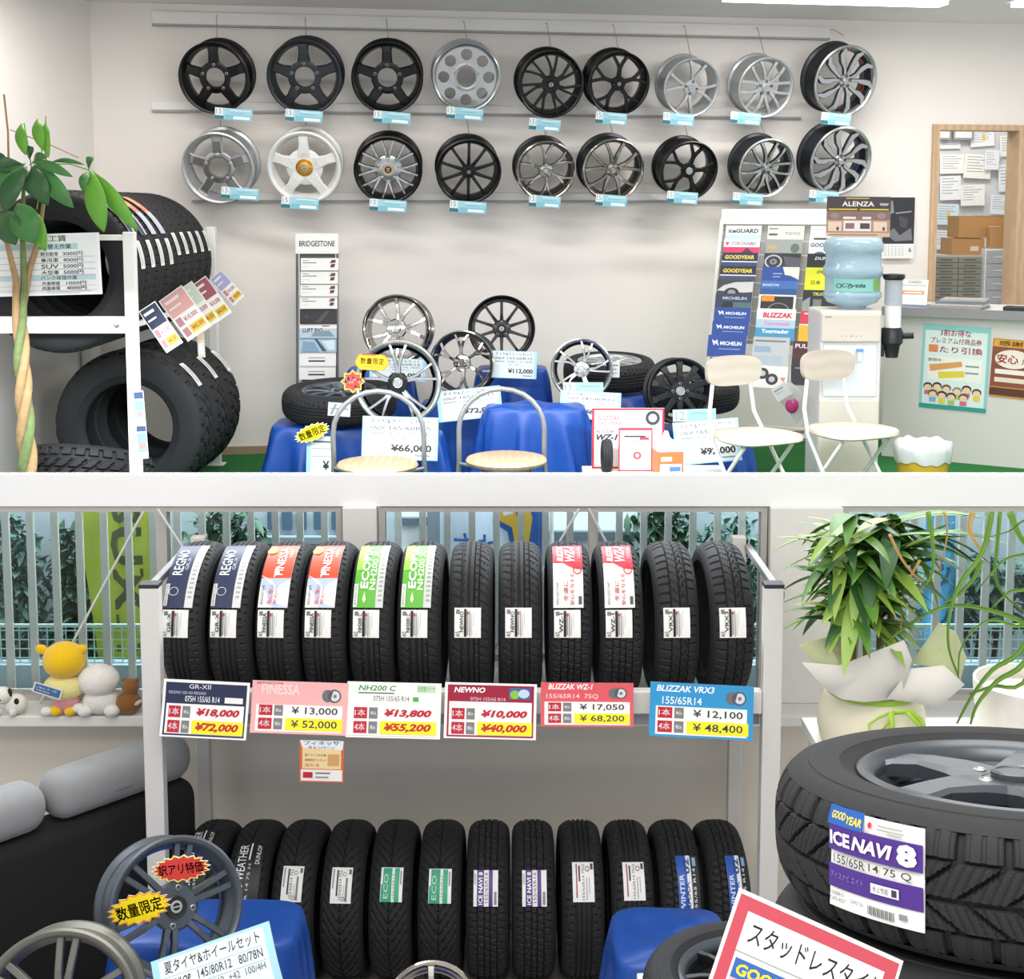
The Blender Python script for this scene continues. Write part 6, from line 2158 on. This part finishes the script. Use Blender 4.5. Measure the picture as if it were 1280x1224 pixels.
br(0, 5, .09, '#2c3a54', [('t', 'MICHELIN', .2, .2, .86, .38, '#b9c4d4', .03), ('e', .36, .9, .18, .4, '#1b1c20'), ('r', .5, .55, 1, 1, '#4d6a6a')], 'dark catalogue with a wheel ' + L, dx=-.004)
br(0, 6, .09, '#1c4596', MCH, 'topmost bright blue MICHELIN catalogue ' + L)
br(0, 7, .09, '#1c4596', MCH, 'middle bright blue MICHELIN catalogue ' + L)
br(0, 8, .12, '#1c4596', MCH, 'lowest bright blue MICHELIN catalogue ' + L, dx=-.012, w=.215)
L = 'in the middle column of the leaning rack'
br(1, 0, .09, '#cfcfca', [('r', .04, .15, .28, .22, '#77787a'), ('r', .04, .5, .28, .62, '#55565a'), ('t', 'TOYO', .48, .4, .9, .58, '#8a8c90', .02)], 'light grey catalogue ' + L)
br(1, 1, .09, '#8d938f', [('r', 0, 0, 1, 1, '#969c98'), ('r', .05, .4, .32, .58, '#c9a05a'), ('e', .8, .55, .12, .3, '#5f706a')], 'grey green landscape catalogue ' + L)
br(1, 2, .09, '#2c2d32', [('r', 0, 0, 1, 1, '#303238'), ('o', .26, .55, .24, .44, .2, '#b9bcc0'), ('o', .26, .55, .10, .18, .6, '#85898e'), ('p', [(.52, .2), (1, .3), (1, .9), (.6, .8)], '#55585f')], 'dark catalogue with a large wheel ' + L)
br(1, 3, .09, '#274a96', [('r', 0, 0, 1, 1, '#274a96'), ('p', [(.55, 0), (1, 0), (1, .8), (.78, .55), (.62, .5)], '#e6e0d6'), ('r', .3, .4, .55, .46, '#9fb4dc'), ('r', .3, .6, .5, .65, '#9fb4dc')], 'blue catalogue with a peeling white corner ' + L)
br(1, 4, .09, '#2d5a9a', [('r', 0, 0, 1, .5, '#3a6cb0'), ('t', 'BRIDGESTONE', .06, .2, .5, .34, '#dfe8f4', .01), ('r', 0, .5, 1, 1, '#27528e')], 'plain mid blue catalogue ' + L)
br(1, 5, .09, '#e2e2de', [('r', .06, .1, .94, 1, '#26272b'), ('r', .08, .06, .42, .42, '#e08a2e'), ('o', .55, 1.0, .3, .5, .12, '#77797d')], 'black catalogue with an orange flag ' + L)
br(1, 6, .18, '#eceaea', [('t', 'BLIZZAK', .16, .12, .92, .28, '#c83040', .05, .1), ('r', 0, .34, 1, .6, '#a9c3d6'), ('t', 'Tourmade', .2, .40, .86, .52, '#d86a9a', .02, .2), ('r', 0, .6, 1, 1, '#3f8fb8'), ('t', 'Tourmader', .16, .64, .86, .76, '#e9f2f6', .03)], 'tall white and blue BLIZZAK catalogue ' + L, w=.215)
br(1, 8, .17, '#b9bcbe', [('r', .05, .1, .9, .16, '#7a7d80'), ('r', .05, .3, .5, .5, '#8fa6bc'), ('r', .1, .6, .85, .9, '#a6b4c0')], 'grey leaflet ' + L, w=.2)
br(1, 10, .12, '#e6e4e0', [('e', .35, .35, .16, .26, '#2a2b2e'), ('e', .35, .35, .08, .13, '#b9bcc0'), ('e', .6, .6, .16, .26, '#2a2b2e'), ('e', .6, .6, .08, .13, '#b9bcc0'), ('p', [(.8, .5), (.95, .5), (.9, .7)], '#d98a5a')], 'white leaflet showing two black wheels ' + L, w=.21)
L = 'in the right column of the leaning rack'
br(2, 0, .09, '#e6e6e8', [('r', .1, .2, .4, .24, '#999999'), ('r', .1, .75, 1, 1, '#3c3438'), ('t', '2', .85, .3, .95, .6, '#444444', .02)], 'white catalogue with a dark foot ' + L)
br(2, 1, .09, '#dfe3e8', [('t', 'GOODYEAR', .04, .2, .9, .46, '#3d5a88', .04, .1), ('e', .3, .95, .15, .2, '#5a6a80')], 'white GOODYEAR catalogue with blue lettering ' + L)
br(2, 2, .09, '#202226', [('t', 'DUNLOP', .2, .2, .84, .4, '#d9d9d9', .03, .25), ('e', .66, .95, .12, .2, '#c9a27a')], 'black DUNLOP catalogue ' + L)
br(2, 3, .13, '#dbe02c', [('r', 0, 0, 1, 1, '#dbe02c'), ('t', 'DUNLOP', .28, .12, .88, .26, '#4a4c2a', .03, .25), ('t', '日本', .16, .55, .4, .74, '#33351f', .03), ('e', .76, .62, .08, .12, '#2c2420'), ('p', [(.62, .85), (.9, .85), (.8, .7), (.72, .7)], '#2c2420')], 'yellow DUNLOP catalogue ' + L, w=.215)
br(2, 4.6, .13, '#23252a', [('t', 'TRUCK&BUS', .26, .1, .9, .24, '#c9cc5a', .03), ('t', 'TYRE', .58, .3, .9, .44, '#c9cc5a', .03), ('r', .28, .4, .5, .8, '#6f7c74'), ('p', [(0, .5), (.2, .3), (.2, 1), (0, 1)], '#8d9694')], 'black TRUCK and BUS tyre catalogue ' + L)
br(2, 6.1, .09, '#c23a52', [('r', .5, 0, 1, 1, '#8d6a94'), ('r', 0, 0, .5, 1, '#c9384c'), ('r', .1, .1, .6, .2, '#e9c8cf')], 'red and purple catalogue ' + L)
br(2, 7, .12, '#d9d6d0', [('p', [(0, .05), (.45, .1), (.85, .6), (.8, .95), (0, .95)], '#e0b02a')], 'catalogue with a yellow swoosh ' + L)
br(2, 8.2, .24, '#23202a', [('r', 0, 0, 1, .4, '#4a1a24'), ('t', 'PULA', .06, .06, .5, .16, '#d9d4d4', .03), ('r', .1, .6, .6, .63, '#8a8490')], 'dark red and black catalogue ' + L, dx=-.02)
# magazines in the bottom basket
for i, (x, colr, lab) in enumerate(((.18, '#6d7074', 'grey magazine lying in the basket of the leaning rack'), (.42, '#55505a', 'dark magazine lying in the basket of the leaning rack'), (.60, '#b9b4b0', 'pale magazine lying in the basket of the leaning rack'))):
    mb = MB().box((0, 0, 0), (.2, .17, .012 + .006 * i), mat('magazine_cover_%d' % i, colr, .4, noise=.2, nscale=12))
    o = mb.build('magazine')
    o.matrix_world = RM @ Matrix.Translation((x, -.095, zb_ + .012 + .003 * i)) @ Euler((R_(0), 0, R_(6 * (i - 1)))).to_matrix().to_4x4()
    tag(o, lab, 'magazine')
# hanging bag with a pink thing inside
bg = tag(empty('plastic_bag', P(990, 480, 7.0)), 'clear plastic bag with something pink hanging on the leaning rack', 'bag')
bo_ = Vector(bg.location)
bagm = mat('clear_bag', '#dfe2e4', .25, noise=.03, alpha=.55)
Q = [P(x, y, 7.0) - bo_ for x, y in ((988, 477), (1006, 492), (1010, 512), (996, 530), (984, 512), (972, 500), (966, 490))]
cen = sum(Q, Vector()) / len(Q)
mb = MB()
n = len(Q)
f_ = cen + Vector((0, -.05, 0))
k_ = cen + Vector((0, .03, 0))
mb.add(Q + [f_, k_], [(i, (i + 1) % n, n) for i in range(n)] + [((i + 1) % n, i, n + 1) for i in range(n)], bagm)
mb.build('bag_film', bg, smooth=60)
ball('pink_item', bg, P(990, 507, 6.97) - bo_, (.035, .02, .04), mat('pink_cloth', '#c8407f', .7, noise=.3, nscale=40), 12)
mb = MB()
sheet(mb, .085, .075, [('r', .1, .2, .7, .3, '#8a8d90'), ('r', .1, .45, .6, .5, '#a0a3a6')], base='#dddedd')
mb.build('paper_slip', bg, P(977, 490, 6.93) - bo_, (0, R_(-32), 0))
MB().tube([P(988, 477, 7.0) - bo_, P(988, 462, 7.05) - bo_], .002, wirem, 6).build('hook', bg)

# ------------------------------------------------------------------ water dispenser
YD_ = 6.52
c = P(1059, 595, YD_)
s = mpp(c)
wd = tag(empty('water_dispenser', (c.x, YD_ + .15, ZS)), 'white and cream water dispenser with a blue bottle and a cup tube', 'water dispenser')
wo = Vector(wd.location)
pl = mat('dispenser_white', '#d6d3ce', .35, noise=.015)
pc = mat('dispenser_cream', '#cfc5b7', .4, noise=.015)
zz = lambda y: P(1059, y, YD_).z - ZS
xx = lambda x: (x - 1059) * s
ht = zz(388)
MB().box((xx(1060), .005, ht / 2), (76 * s, .29, ht - .004), pl).build('body', wd, bevel=.012)
MB().box((xx(1059), -.150, (zz(392) + zz(428)) / 2), (74 * s, .022, 36 * s), pc).build('control_panel', wd, bevel=.01)
MB().box((xx(1059), -.146, (zz(431) + zz(496)) / 2), (66 * s, .012, 65 * s), mat('dispenser_bright', '#dadde0', .25)).build('tap_recess', wd, bevel=.006)
MB().box((xx(1059), -.147, (zz(500) + .02) / 2), (74 * s, .014, zz(500) - .02), pc).build('door_panel', wd, bevel=.006)
for i in range(5):
    MB().lathe([(.004 if i == 2 else .003, 0), (.0003, -.001)], mat('button_grey', '#8d8984', .5), 10).build('button', wd, (xx(1047 + 6 * i), -.162, zz(420)))
MB().box((0, 0, 0), (8 * s, .001, .006), MATS['button_grey']).build('maker_mark', wd, (xx(1030), -.1616, zz(396)))
mb = MB()
mb.tube([(xx(1068), -.152, zz(438)), (xx(1068), -.19, zz(438)), (xx(1068), -.19, zz(450))], .012, pl, 10)
mb.box((xx(1068), -.19, zz(437)), (.03, .02, .014), mat('tap_blue', '#5b8fd0', .4))
mb.build('tap', wd)
btl = mat('bottle_blue', '#a9c6d6', .12, noise=.03, alpha=.82, spec=.6)
r = 36 * s
zb0 = ht
H = zz(297) - ht
mb = MB()
mb.lathe([(r * .45, 0), (r * .5, .012), (r * .85, .03), (r, .06), (r * 1.0, H * .22), (r * .95, H * .24), (r * .95, H * .44), (r * 1.02, H * .47), (r * 1.02, H * .58), (r * .95, H * .61), (r * .95, H * .78), (r * 1.02, H * .81), (r * 1.02, H * .90), (r * .93, H * .97), (r * .75, H), (.0005, H)], btl, 48, 'z')
bt_ = mb.build('bottle', wd, (xx(1069), .0, zb0), smooth=50)
mb = MB()
for i, (vs, fs, col_) in enumerate(items_geo([('r', 0, 0, 1, 1, '#8fcdc4'), ('p', [(0, .5), (.3, .3), (.6, .6), (1, .4), (1, .8), (0, .9)], '#b9e2da'), ('t', 'Clytia', .15, .35, .62, .75, '#2f5a66', .03, .3), ('r', .8, .05, .98, .9, '#7fb04a'), ('o', .12, .55, .06, .18, .3, '#2f5a66')], 1)):
    rr = r * .965 + .0003 * i
    def cyl(u, v):
        a = R_(-55 + 110 * u)
        return (rr * math.sin(a), -rr * math.cos(a), H * (.43 - .18 * v))
    if fs == [(2, 3, 1, 0)] :
        x0, x1 = vs[0][0], vs[1][0]
        y0_, y1_ = vs[0][1], vs[2][1]
        g = MB().grid(lambda u, v: cyl(x0 + (x1 - x0) * u, y1_ + (y0_ - y1_) * v), 12, 1, ink(col_))
        mb.add(g.v, g.f, ink(col_))
    else:
        mb.add([cyl(u, v) for u, v in vs], fs, ink(col_))
mb.build('bottle_label', bt_)
cp = empty('cup_tube', (xx(1118), -.04, zz(450)))
cp.parent = wd
blkp = mat('black_plastic', '#1f2124', .4)
rc = 11 * s
h1 = zz(412) - zz(450)
MB().lathe([(.0005, 0), (rc * .7, 0), (rc * .9, h1 * .4), (rc * 1.2, h1 * .5), (rc * 1.2, h1 * .85), (rc, h1), (.0005, h1)], blkp, 24, 'z').build('cup_release', cp)
MB().tube([(rc, 0, h1 * .72), (rc + 15 * s, -.01, h1 * .74)], .016, blkp, 10).build('lever', cp)
MB().lathe([(.0005, h1 + .001), (rc * .92, h1 + .001), (rc * .92, h1 + 28 * s), (.0005, h1 + 28 * s)], mat('paper_cups', '#efefee', .6), 24, 'z').build('paper_cups', cp)
ctm = mat('clear_tube', '#ccd3da', .15, alpha=.5)
MB().lathe([(rc, h1 + 29 * s), (rc, h1 + 60 * s), (rc * .95, h1 + 60 * s), (rc * .95, h1 + 29 * s)], ctm, 24, 'z').build('clear_tube', cp)
MB().lathe([(rc * 1.05, h1 + 60 * s), (rc * 1.25, h1 + 63 * s), (rc * 1.2, h1 + 67 * s), (.0005, h1 + 68 * s)], blkp, 24, 'z').build('lid', cp)
MB().box((-13 * s, .02, h1 * .5), (8 * s, .03, 36 * s), blkp).build('wall_bracket', cp)

# ------------------------------------------------------------------ poster and calendar on the wall
def wsign(nm, label, cat, px, py, w_, h_, items, off=.012, roll=0, base='#f1f0ec', thick=.002, group=None):
    c = wallpt(px, py, off)
    s = mpp(c)
    return sign(nm, label, cat, c, w_ * s, h_ * s, items, (0, R_(roll), WYAW), group, base=base, thick=thick)


AL = [('r', 0, 0, 1, .36, '#4a4043'), ('r', 0, .36, 1, .58, '#8a6f68'), ('r', 0, .58, 1, .9, '#b58f80'), ('r', 0, .9, 1, 1, '#d8b8a0'), ('t', 'ALENZA', .24, .12, .74, .24, '#f0ebe4', .02), ('r', .3, .03, .66, .055, '#c9b44a'), ('r', .03, .30, .48, .335, '#d8c03a'), ('r', .52, .30, .97, .335, '#d8c03a'), ('e', .13, .48, .07, .07, '#9a8a84'), ('e', .86, .48, .07, .07, '#9a8a84'), ('r', .26, .5, .46, .56, '#eadcd4'), ('r', .56, .5, .7, .56, '#eadcd4'), ('r', .03, .62, .24, .86, '#e8cdb8'), ('r', .27, .6, .70, .86, '#ece4e0'), ('r', .74, .62, .95, .86, '#e8cdb8'), ('r', .30, .66, .44, .8, '#8f6f70'), ('r', .53, .66, .68, .8, '#55494c'), ('e', .18, .8, .02, .05, '#55494c'), ('e', .90, .8, .02, .05, '#55494c'), ('r', .05, .94, .8, .96, '#8a6f60'), ('p', [(.82, .16), (.97, .16), (.95, .22), (.84, .22)], '#b9b0b0')]
sign4('hanging_poster', 'brown ALENZA poster above the water bottle', 'poster', (1073, 271, 80, 50, .5), 7.2, AL)
CAL = [('r', 0, 0, 1, .76, '#33333a'), ('p', [(.05, .1), (.3, .05), (.35, .25), (.1, .3)], '#8a8d92'), ('p', [(.1, .6), (.35, .5), (.55, .62), (.9, .5), (.95, .7), (.4, .72)], '#77797e'), ('p', [(.4, .25), (.9, .22), (.9, .24), (.4, .27)], '#9a9ca0'), ('p', [(.5, .3), (.8, .35), (.75, .5), (.55, .48)], '#4a4a52'), ('t', '6', .84, .82, .93, .9, '#55565a', .02)]
for i in range(5):
    for j in range(6):
        CAL.append(('r', .08 + .11 * j, .80 + .035 * i, .12 + .11 * j, .81 + .035 * i, '#9a9ca0'))
wsign('hanging_calendar', 'wall calendar with a dark photo beside the ALENZA poster', 'calendar', 1123, 285, 42, 76, CAL, off=.03)

# ------------------------------------------------------------------ counter
cA, cB = P(1106, 390, 7.72), P(1300, 390, 7.30)
ctop = P(1106, 384, 7.72).z
cd_ = (Vector((cB.x, cB.y, 0)) - Vector((cA.x, cA.y, 0)))
clen = cd_.length
cyaw = math.atan2(cd_.y, cd_.x)
ct = tag(empty('counter', (cA.x, cA.y, ZS), (0, 0, cyaw)), 'pale service counter with a grey top below the office hatch', 'counter')
cm_ = mat('counter_front', '#d9d6d0', .5, noise=.02, nscale=4)
hc = ctop - ZS
dc = .56
MB().box((clen / 2 + .3, dc / 2 + .015, (hc - .04) / 2), (clen + .6, dc, hc - .04), cm_).build('front_panel', ct)
MB().box((clen / 2 + .3, dc / 2, hc - .019), (clen + .62, dc + .05, .036), mat('counter_top_white', '#d6d5d3', .4)).build('worktop', ct, bevel=.003)
MB().box((clen / 2 + .3, -.027, hc - .019), (clen + .62, .006, .05), mat('counter_edge_grey', '#8f8f90', .5)).build('edge_strip', ct)
cn = Vector((math.sin(cyaw), -math.cos(cyaw), 0))
co = Vector((cA.x, cA.y, 0))


def csign(nm, label, cat, px, py, w_, h_, items, base, off=.004, roll=0):
    c = Ppl(px, py, co - cn * .015 + cn * off, cn)
    s = mpp(c)
    return sign(nm, label, cat, c, w_ * s, h_ * s, items, (0, R_(roll), cyaw), base=base, thick=.001)


PO = [('r', 0, 0, 1, 1, '#8ecfcb'), ('r', .04, .07, .96, .95, '#dfeeea'), ('t', '3割お得な', .26, .05, .72, .13, '#c8405a', .03), ('t', 'プレミアム付商品券', .12, .15, .88, .22, '#c8405a', .03), ('t', '当たり引換', .1, .25, .9, .33, '#d86a80', .04), ('r', .1, .24, .24, .32, '#e08a4a'), ('r', .1, .38, .9, .66, '#f1f2ea'), ('p', [(.12, .48), (.6, .42), (.62, .48), (.14, .56)], '#e0a05a'), ('p', [(.26, .56), (.64, .53), (.66, .60), (.28, .64)], '#e6d43a'), ('t', '期間中', .1, .40, .3, .44, '#2f8a80', .02), ('r', .66, .46, .86, .48, '#8a9a98'), ('r', .66, .54, .86, .56, '#8a9a98'), ('r', 0, .95, 1, 1, '#2f9a90')]
for i, (u, v, hc_) in enumerate(((.12, .74, '#5a3f2c'), (.26, .73, '#3a2c28'), (.4, .75, '#6a4a34'), (.56, .77, '#8a8a8a'), (.7, .74, '#3a2c28'), (.85, .77, '#5a3f2c'), (.2, .82, '#6a4a34'), (.48, .84, '#4a342c'), (.66, .84, '#6a4a34'), (.34, .83, '#3a2c28'))):
    PO += [('e', u, v, .07, .045, hc_), ('e', u, v + .015, .055, .036, '#f0cfae'), ('r', u - .05, v + .05, u + .05, v + .10, ('#d86a80', '#e6d43a', '#7fb0d8', '#a9c86a')[i % 4])]
csign('hanging_poster', 'pale green voucher poster with small people on the counter front', 'poster', 1193, 460, 82, 106, PO, '#8ecfcb', roll=1.5)
P2 = [('r', 0, 0, 1, 1, '#c98a3a'), ('r', .03, .02, .9, .14, '#e0a83a'), ('t', '感謝祭', .12, .03, .8, .12, '#5a3a20', .03), ('r', .0, .14, 1, .82, '#8a4a30'), ('e', .4, .34, .34, .16, '#f0e6da'), ('t', '安心', .1, .26, .5, .42, '#c8304a', .04), ('t', '点検', .56, .28, .9, .42, '#e8a02a', .04), ('r', .08, .52, .9, .6, '#f3ebe2'), ('r', .08, .66, .9, .74, '#e9d9c8'), ('r', 0, .84, 1, .97, '#5a3020')]
csign('hanging_poster', 'orange and brown campaign poster at the right end of the counter front', 'poster', 1272, 462, 64, 74, P2, '#c98a3a', roll=2.5)
# on the counter
M_ = Matrix.Translation((cA.x, cA.y, 0)) @ Matrix.Rotation(cyaw, 4, 'Z')
zc_ = ctop


def oncounter(px, py, dy=.14):
    c = Ppl(px, py, co - cn * dy, cn)
    return c


c = oncounter(1200, 385, .16)
for i in range(4):
    mb = MB()
    mb.box((0, 0, 0), (.30 - .02 * i, .2, .012), mat('pile_page_%d' % i, ('#8a8d92', '#b9b4b0', '#6d7a88', '#a8a29c')[i], .5, noise=.2, nscale=14))
    o = mb.build('magazine', loc=(c.x - .01 + .012 * i, c.y, zc_ + .0072 + .0132 * i), rot=(0, 0, cyaw + .05 * (i - 1.5)))
    tag(o, ('lowest magazine of the pile on the counter', 'second magazine from the bottom of the pile on the counter', 'blue grey magazine, third up in the pile on the counter', 'topmost magazine of the pile on the counter')[i], 'magazine', 'magazine pile on the counter')
c = oncounter(1137, 370, .12)
s = mpp(c)
st_ = tag(empty('leaflet_stand', (c.x, c.y, zc_ + .001), (0, 0, cyaw)), 'small white leaflet stand with an orange bar on the counter', 'leaflet stand')
mb = MB()
sheet(mb, 44 * s, 33 * s, [('t', 'CARD', .45, .04, .8, .14, '#77787c', .01), ('r', .3, .42, .9, .56, '#d8975a'), ('r', .35, .46, .85, .52, '#efe6dc'), ('r', .1, .2, .95, .23, '#b9bcc0')], base='#e9e7e4', thick=.004)
mb.build('panel', st_, (0, 0, 17 * s), (R_(-10), 0, 0))
MB().box((0, .03, .006), (44 * s, .09, .012), mat('stand_blue_grey', '#7d8fa6', .4)).build('foot', st_)
c = oncounter(1108, 378, .07)
tag(MB().box((0, 0, .03), (.055, .05, .06), mat('sky_blue_box', '#6fa8dc', .5)).build('small_box', loc=(c.x + .035, c.y, zc_ + .001), rot=(0, 0, cyaw), bevel=.003), 'small sky blue box at the left end of the counter', 'box')
c = oncounter(1272, 393, .08)
tag(MB().box((0, 0, .012), (.14, .10, .024), blkp).build('card_tray', loc=(c.x, c.y, zc_ + .001), rot=(0, 0, cyaw), bevel=.005), 'flat black tray at the right end of the counter', 'tray')

# ------------------------------------------------------------------ office seen through the hatch
YO = 9.05
zdesk = P(1200, 381, YO).z
dk = tag(empty('office_desk', (P(1225, 381, YO).x, YO + .08, ZS)), 'office desk behind the hatch carrying the drawer units', 'desk')
MB().box((0, 0, zdesk - ZS - .016), (.8, .42, .03), mat('desk_top_grey', '#b4b6b8', .5)).build('top', dk)
for x in (-.37, .37):
    for y in (-.18, .18):
        MB().box((x, y, (zdesk - ZS - .032) / 2), (.03, .03, zdesk - ZS - .032), gst).build('leg', dk)


def cab(nm, label, x0, y0, x1, rows, cols, body, front, Y, d, hnd):
    a, b = P(x0, y0, Y), P(x1, y0, Y)
    h = a.z - zdesk - .001
    w_ = b.x - a.x
    t = tag(empty(nm, ((a.x + b.x) / 2, Y, zdesk + .001)), label, 'drawer unit')
    MB().box((0, d / 2 + .004, h / 2), (w_, d, h), body).build('body', t)
    for i in range(rows):
        for j in range(cols):
            rh = (h - .02) / rows
            cw_ = (w_ - .012) / cols
            x = -w_ / 2 + .006 + cw_ * (j + .5)
            z = .01 + rh * (i + .5)
            dr_ = MB().box((0, 0, 0), (cw_ - .006, .012, rh - .006), front).build('drawer', t, (x, -.004, z))
            MB().box((0, -.009, 0), (cw_ * .5, .006, .006), hnd).build('handle', dr_)
    return h


h1 = cab('drawer_cabinet', 'grey document cabinet with two columns of small drawers behind the hatch', 1167, 319, 1228, 8, 2, mat('cabinet_grey', '#b9bab8', .5), mat('drawer_olive_grey', '#8b8d82', .5), YO, .28, mat('drawer_pull', '#5f6163', .4))
h2 = cab('drawer_cabinet', 'white drawer unit with clear drawers behind the hatch', 1232, 311, 1269, 4, 1, mat('plastic_white', '#e6e8ea', .4), mat('clear_drawer', '#a8adb3', .3, noise=.25, nscale=25), YO - .06, .26, MATS['plastic_white'])
kraft = mat('kraft_cardboard', '#b98d5c', .8, noise=.06, nscale=10)
kraft2 = mat('kraft_cardboard_dark', '#a57a4c', .8, noise=.06)


def carton(px0, py0, px1, py1, Y, d, label):
    a, b = P(px0, py0, Y), P(px1, py1, Y)
    t = tag(empty('cardboard_box', ((a.x + b.x) / 2, Y + d / 2, b.z)), label, 'cardboard box')
    w_, h = b.x - a.x, a.z - b.z
    MB().box((0, 0, h / 2), (w_, d, h), kraft).build('carton', t)
    m = MB()
    m.box((-w_ * .25, 0, h + .002), (w_ * .5 - .002, d, .003), kraft2)
    m.box((w_ * .25, 0, h + .004), (w_ * .5 - .002, d, .003), kraft2)
    m.build('flap', t)
    MB().box((w_ * .2, -d / 2 - .001, h * .4), (w_ * .25, .001, h * .3), ink('#dcd3c4')).build('label', t)
    return t


ztop1 = zdesk + .001 + h1
y1p = proj((P(1200, 318, YO).x, YO, ztop1 + .001))[1]
carton(1190, y1p - 20, 1230, y1p, YO + .02, .24, 'lower kraft box on the grey document cabinet')
carton(1199, y1p - 48, 1262, y1p - 21.5, YO + .02, .24, 'upper wide kraft box above the grey document cabinet')
y2p = proj((P(1250, 310, YO).x, YO - .06, zdesk + .001 + h2 + .001))[1]
carton(1238, y2p - 26, 1268, y2p, YO - .055, .065, 'small kraft box on the white drawer unit')
rnd = random.Random(11)
pps = [(1188, 176, 26, 20), (1228, 172, 30, 22), (1262, 182, 24, 26), (1190, 205, 30, 24), (1222, 208, 34, 30), (1262, 222, 28, 34), (1188, 235, 26, 30), (1216, 244, 30, 26), (1250, 256, 24, 24), (1184, 268, 28, 26), (1206, 286, 22, 26), (1180, 300, 26, 24), (1240, 200, 18, 24), (1268, 262, 18, 22)]
plc = ['the top left', 'the top middle', 'the top right', 'the second row on the left', 'the second row in the middle', 'the right edge of the second row', 'the third row on the left', 'the third row in the middle', 'the third row near the boxes', 'the fourth row on the left', 'the fourth row beside the boxes', 'the bottom left', 'between the second row sheets', 'the far right above the small box']
for i, (px, py, w_, h_) in enumerate(pps):
    Y = 9.93 - .004 * i
    c = P(px, py, Y)
    s = mpp(c)
    it = [('r', .1, .1 + .12 * k_, .1 + rnd.uniform(.4, .8), .13 + .12 * k_, rnd.choice(['#9aa3ad', '#b4bcc4', '#8aa0b8'])) for k_ in range(6)]
    if i % 4 == 1:
        it.append(('r', .5, .3, .62, .7, '#e6c86a'))
    sign('hanging_paper_sheet', 'sheet of paper pinned on the office wall at ' + plc[i], 'paper', c, w_ * s, h_ * s, it, (0, R_(rnd.uniform(-5, 5)), 0), 'papers pinned on the office wall', base=rnd.choice(['#f2f4f6', '#e9eef2', '#f4f4f0', '#dcebf2']))
for px, lab in ((1176, 'left small grey picture frame at the top of the hatch'), (1204, 'right small grey picture frame at the top of the hatch')):
    c = P(px, 163, 9.9)
    s = mpp(c)
    t = tag(empty('picture_frame', c), lab, 'picture frame')
    MB().box((0, 0, 0), (26 * s, .02, 24 * s), mat('frame_grey', '#8f9496', .4)).build('frame', t)
    MB().box((0, -.0115, 0), (21 * s, .003, 19 * s), ink('#e3e5e6')).build('picture', t)

# ------------------------------------------------------------------ waste bin
c = P(1158, 600, 6.55)
wb = tag(empty('waste_bin', (c.x, 6.62, ZS + .001)), 'yellow waste bin lined with a white plastic bag', 'waste bin')
s = mpp(c)
hb = P(1158, 560, 6.55).z - ZS
MB().lathe([(.0005, 0), (28 * s, 0), (33 * s, hb - .02), (31 * s, hb - .02), (27 * s, .01), (.0005, .01)], mat('bin_yellow', '#d9b030', .5), 36, 'z').build('bin', wb)
bagw = mat('bin_bag_white', '#e6e8e8', .3, noise=.04, alpha=.88)
mb = MB()
n = 48
vs, fs = [], []
for j, (r, z) in enumerate(((34.5, hb - .075), (35.5, hb - .05), (36, hb - .02), (36, hb + .012), (33, hb + .022), (29, hb - .01), (27, hb - .08))):
    for i in range(n):
        a = 2 * pi * i / n
        k_ = 1 + .02 * math.sin(9 * a + j) + .015 * math.sin(17 * a)
        vs.append((r * s * k_ * math.cos(a), r * s * k_ * math.sin(a), z + .006 * math.sin(5 * a + j) + .005 * math.sin(11 * a)))
for j in range(6):
    for i in range(n):
        q = (i + 1) % n
        fs.append((j * n + i, j * n + q, (j + 1) * n + q, (j + 1) * n + i))
mb.add(vs, fs, bagw)
mb.build('bin_liner', wb, smooth=70)
